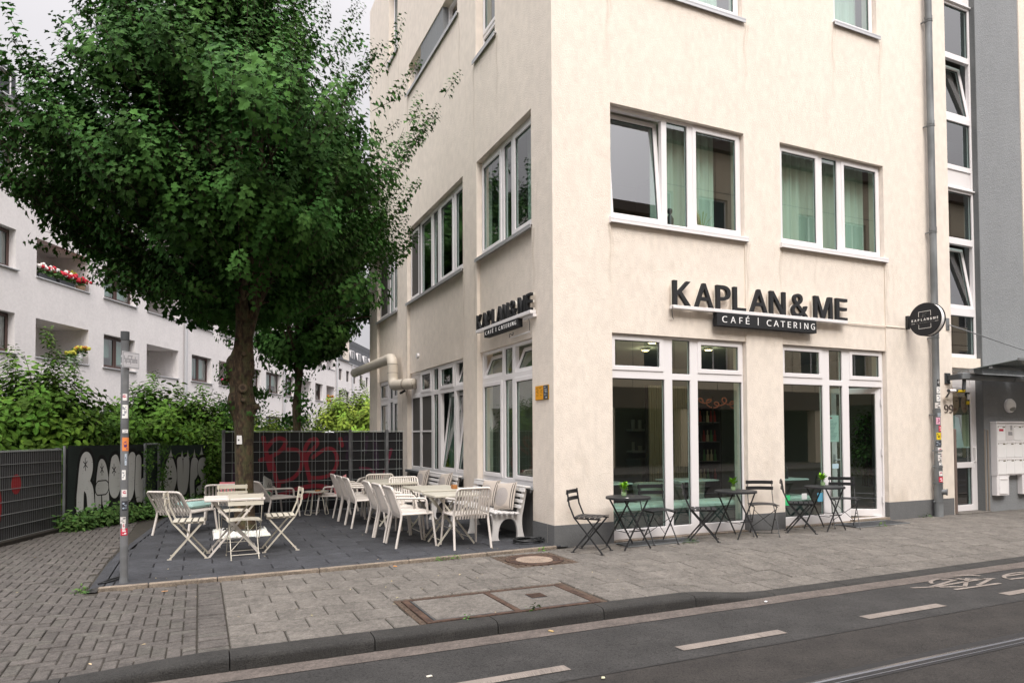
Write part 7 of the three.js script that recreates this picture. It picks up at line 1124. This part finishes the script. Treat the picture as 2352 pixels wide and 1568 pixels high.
// ---------------------------------------------------------------- small litter and weeds in the joints
{
  const r = rng(83), w = thing('joint_weeds', 'small green weeds growing in pavement joints and along kerbs', 'weeds'); w.userData.kind = 'stuff'; const pl = [];
  const tuftAt = (x, z, n, sp, y = 0) => { for (let i = 0; i < n; i++) pl.push({ p: V(x + (r() - 0.5) * sp, y - 0.01, z + (r() - 0.5) * sp * 0.5), dir: V((r() - 0.5) * 1.3, 0.8, (r() - 0.5) * 1.3), s: 0.5 + 0.7 * r(), lit: 1 }); };
  tuftAt(1.86, 0.53, 10, 0.3); tuftAt(-1.72, 0.21, 6, 0.12); tuftAt(-1.55, 0.20, 5, 0.1); tuftAt(-0.25, 0.13, 3, 0.08); tuftAt(-5.52, 0.30, 12, 0.14); tuftAt(7.7, 0.04, 8, 0.35); tuftAt(-2.38, 2.88, 3, 0.08); tuftAt(-1.78, 2.89, 3, 0.1); tuftAt(5.9, 0.52, 4, 0.3);
  scatter('weed_leaves', [0, 1].map((i) => shoot(700 + i, 0.07, 7, 0.035, OVATE, 0.3, 0.02).leaves), M.ivy, pl, w, [1.0, 2.0], 84);
  const scr = (label, x, z, y, l, col) => { const s = thing('litter_scrap', label, 'litter', [x, y, z], r() * 3); mesh('scrap', cbox(-l / 2, l / 2, 0, 0.008, -0.012, 0.012, 0.003), std({ color: col, roughness: 0.8 }), s); };
  scr('orange cigarette end on slabs beside the terrace edging', -2.33, 0.36, 0.001, 0.05, lin(0.6, 0.25, 0.06)); scr('fallen brownish leaf scrap on brick paving below the edging', -4.75, 0.62, 0.001, 0.06, lin(0.35, 0.2, 0.1)); scr('small pale scrap on the asphalt below the hatch', -3.0, 3.78, RY + 0.002, 0.04, lin(0.7, 0.65, 0.55)); scr('white paper scrap in the gutter beyond lowered kerb', 0.62, 3.22, RY + 0.006, 0.04, lin(0.75, 0.75, 0.75)); scr('yellowish scrap lying in gutter before the hatch', -1.75, 3.2, RY + 0.006, 0.05, lin(0.5, 0.35, 0.15)); scr('round bottle cap on the asphalt near tram track', -1.95, 4.33, RY + 0.008, 0.03, lin(0.6, 0.58, 0.4));
  const fl = thing('fallen_leaves', 'scattered tiny fallen leaf bits on paving and terrace', 'leaf litter'); fl.userData.kind = 'stuff'; const q = []; for (let i = 0; i < 110; i++) { const x = mix(-6.6, 0.6, r()), z = mix(-4, 2.8, r()); if (x > -0.1 && z < 0.1) continue; q.push({ p: V(x, (x > -5.3 && z < edgeZ(x) - 0.07 ? TY : hP(x, z)) + 0.004, z), dir: V((r() - 0.5) * 0.1, 1, (r() - 0.5) * 0.1), s: 0.4 + 0.7 * r() }); }
  const lg = []; leafTris(lg, V(0, 0, 0), V(0, 0, 1), V(0, 1, 0), 0.032, OVATE, 0.1); scatter('leaf_bits', [triGeo(lg)], std({ color: lin(0.42, 0.34, 0.2), side: THREE.DoubleSide, roughness: 0.9 }), q, fl, [0.6, 1.5], 85);
}
scene.traverse((o) => { if (o.isMesh) o.castShadow = o.receiveShadow = true; });
renderer.render(scene, camera);
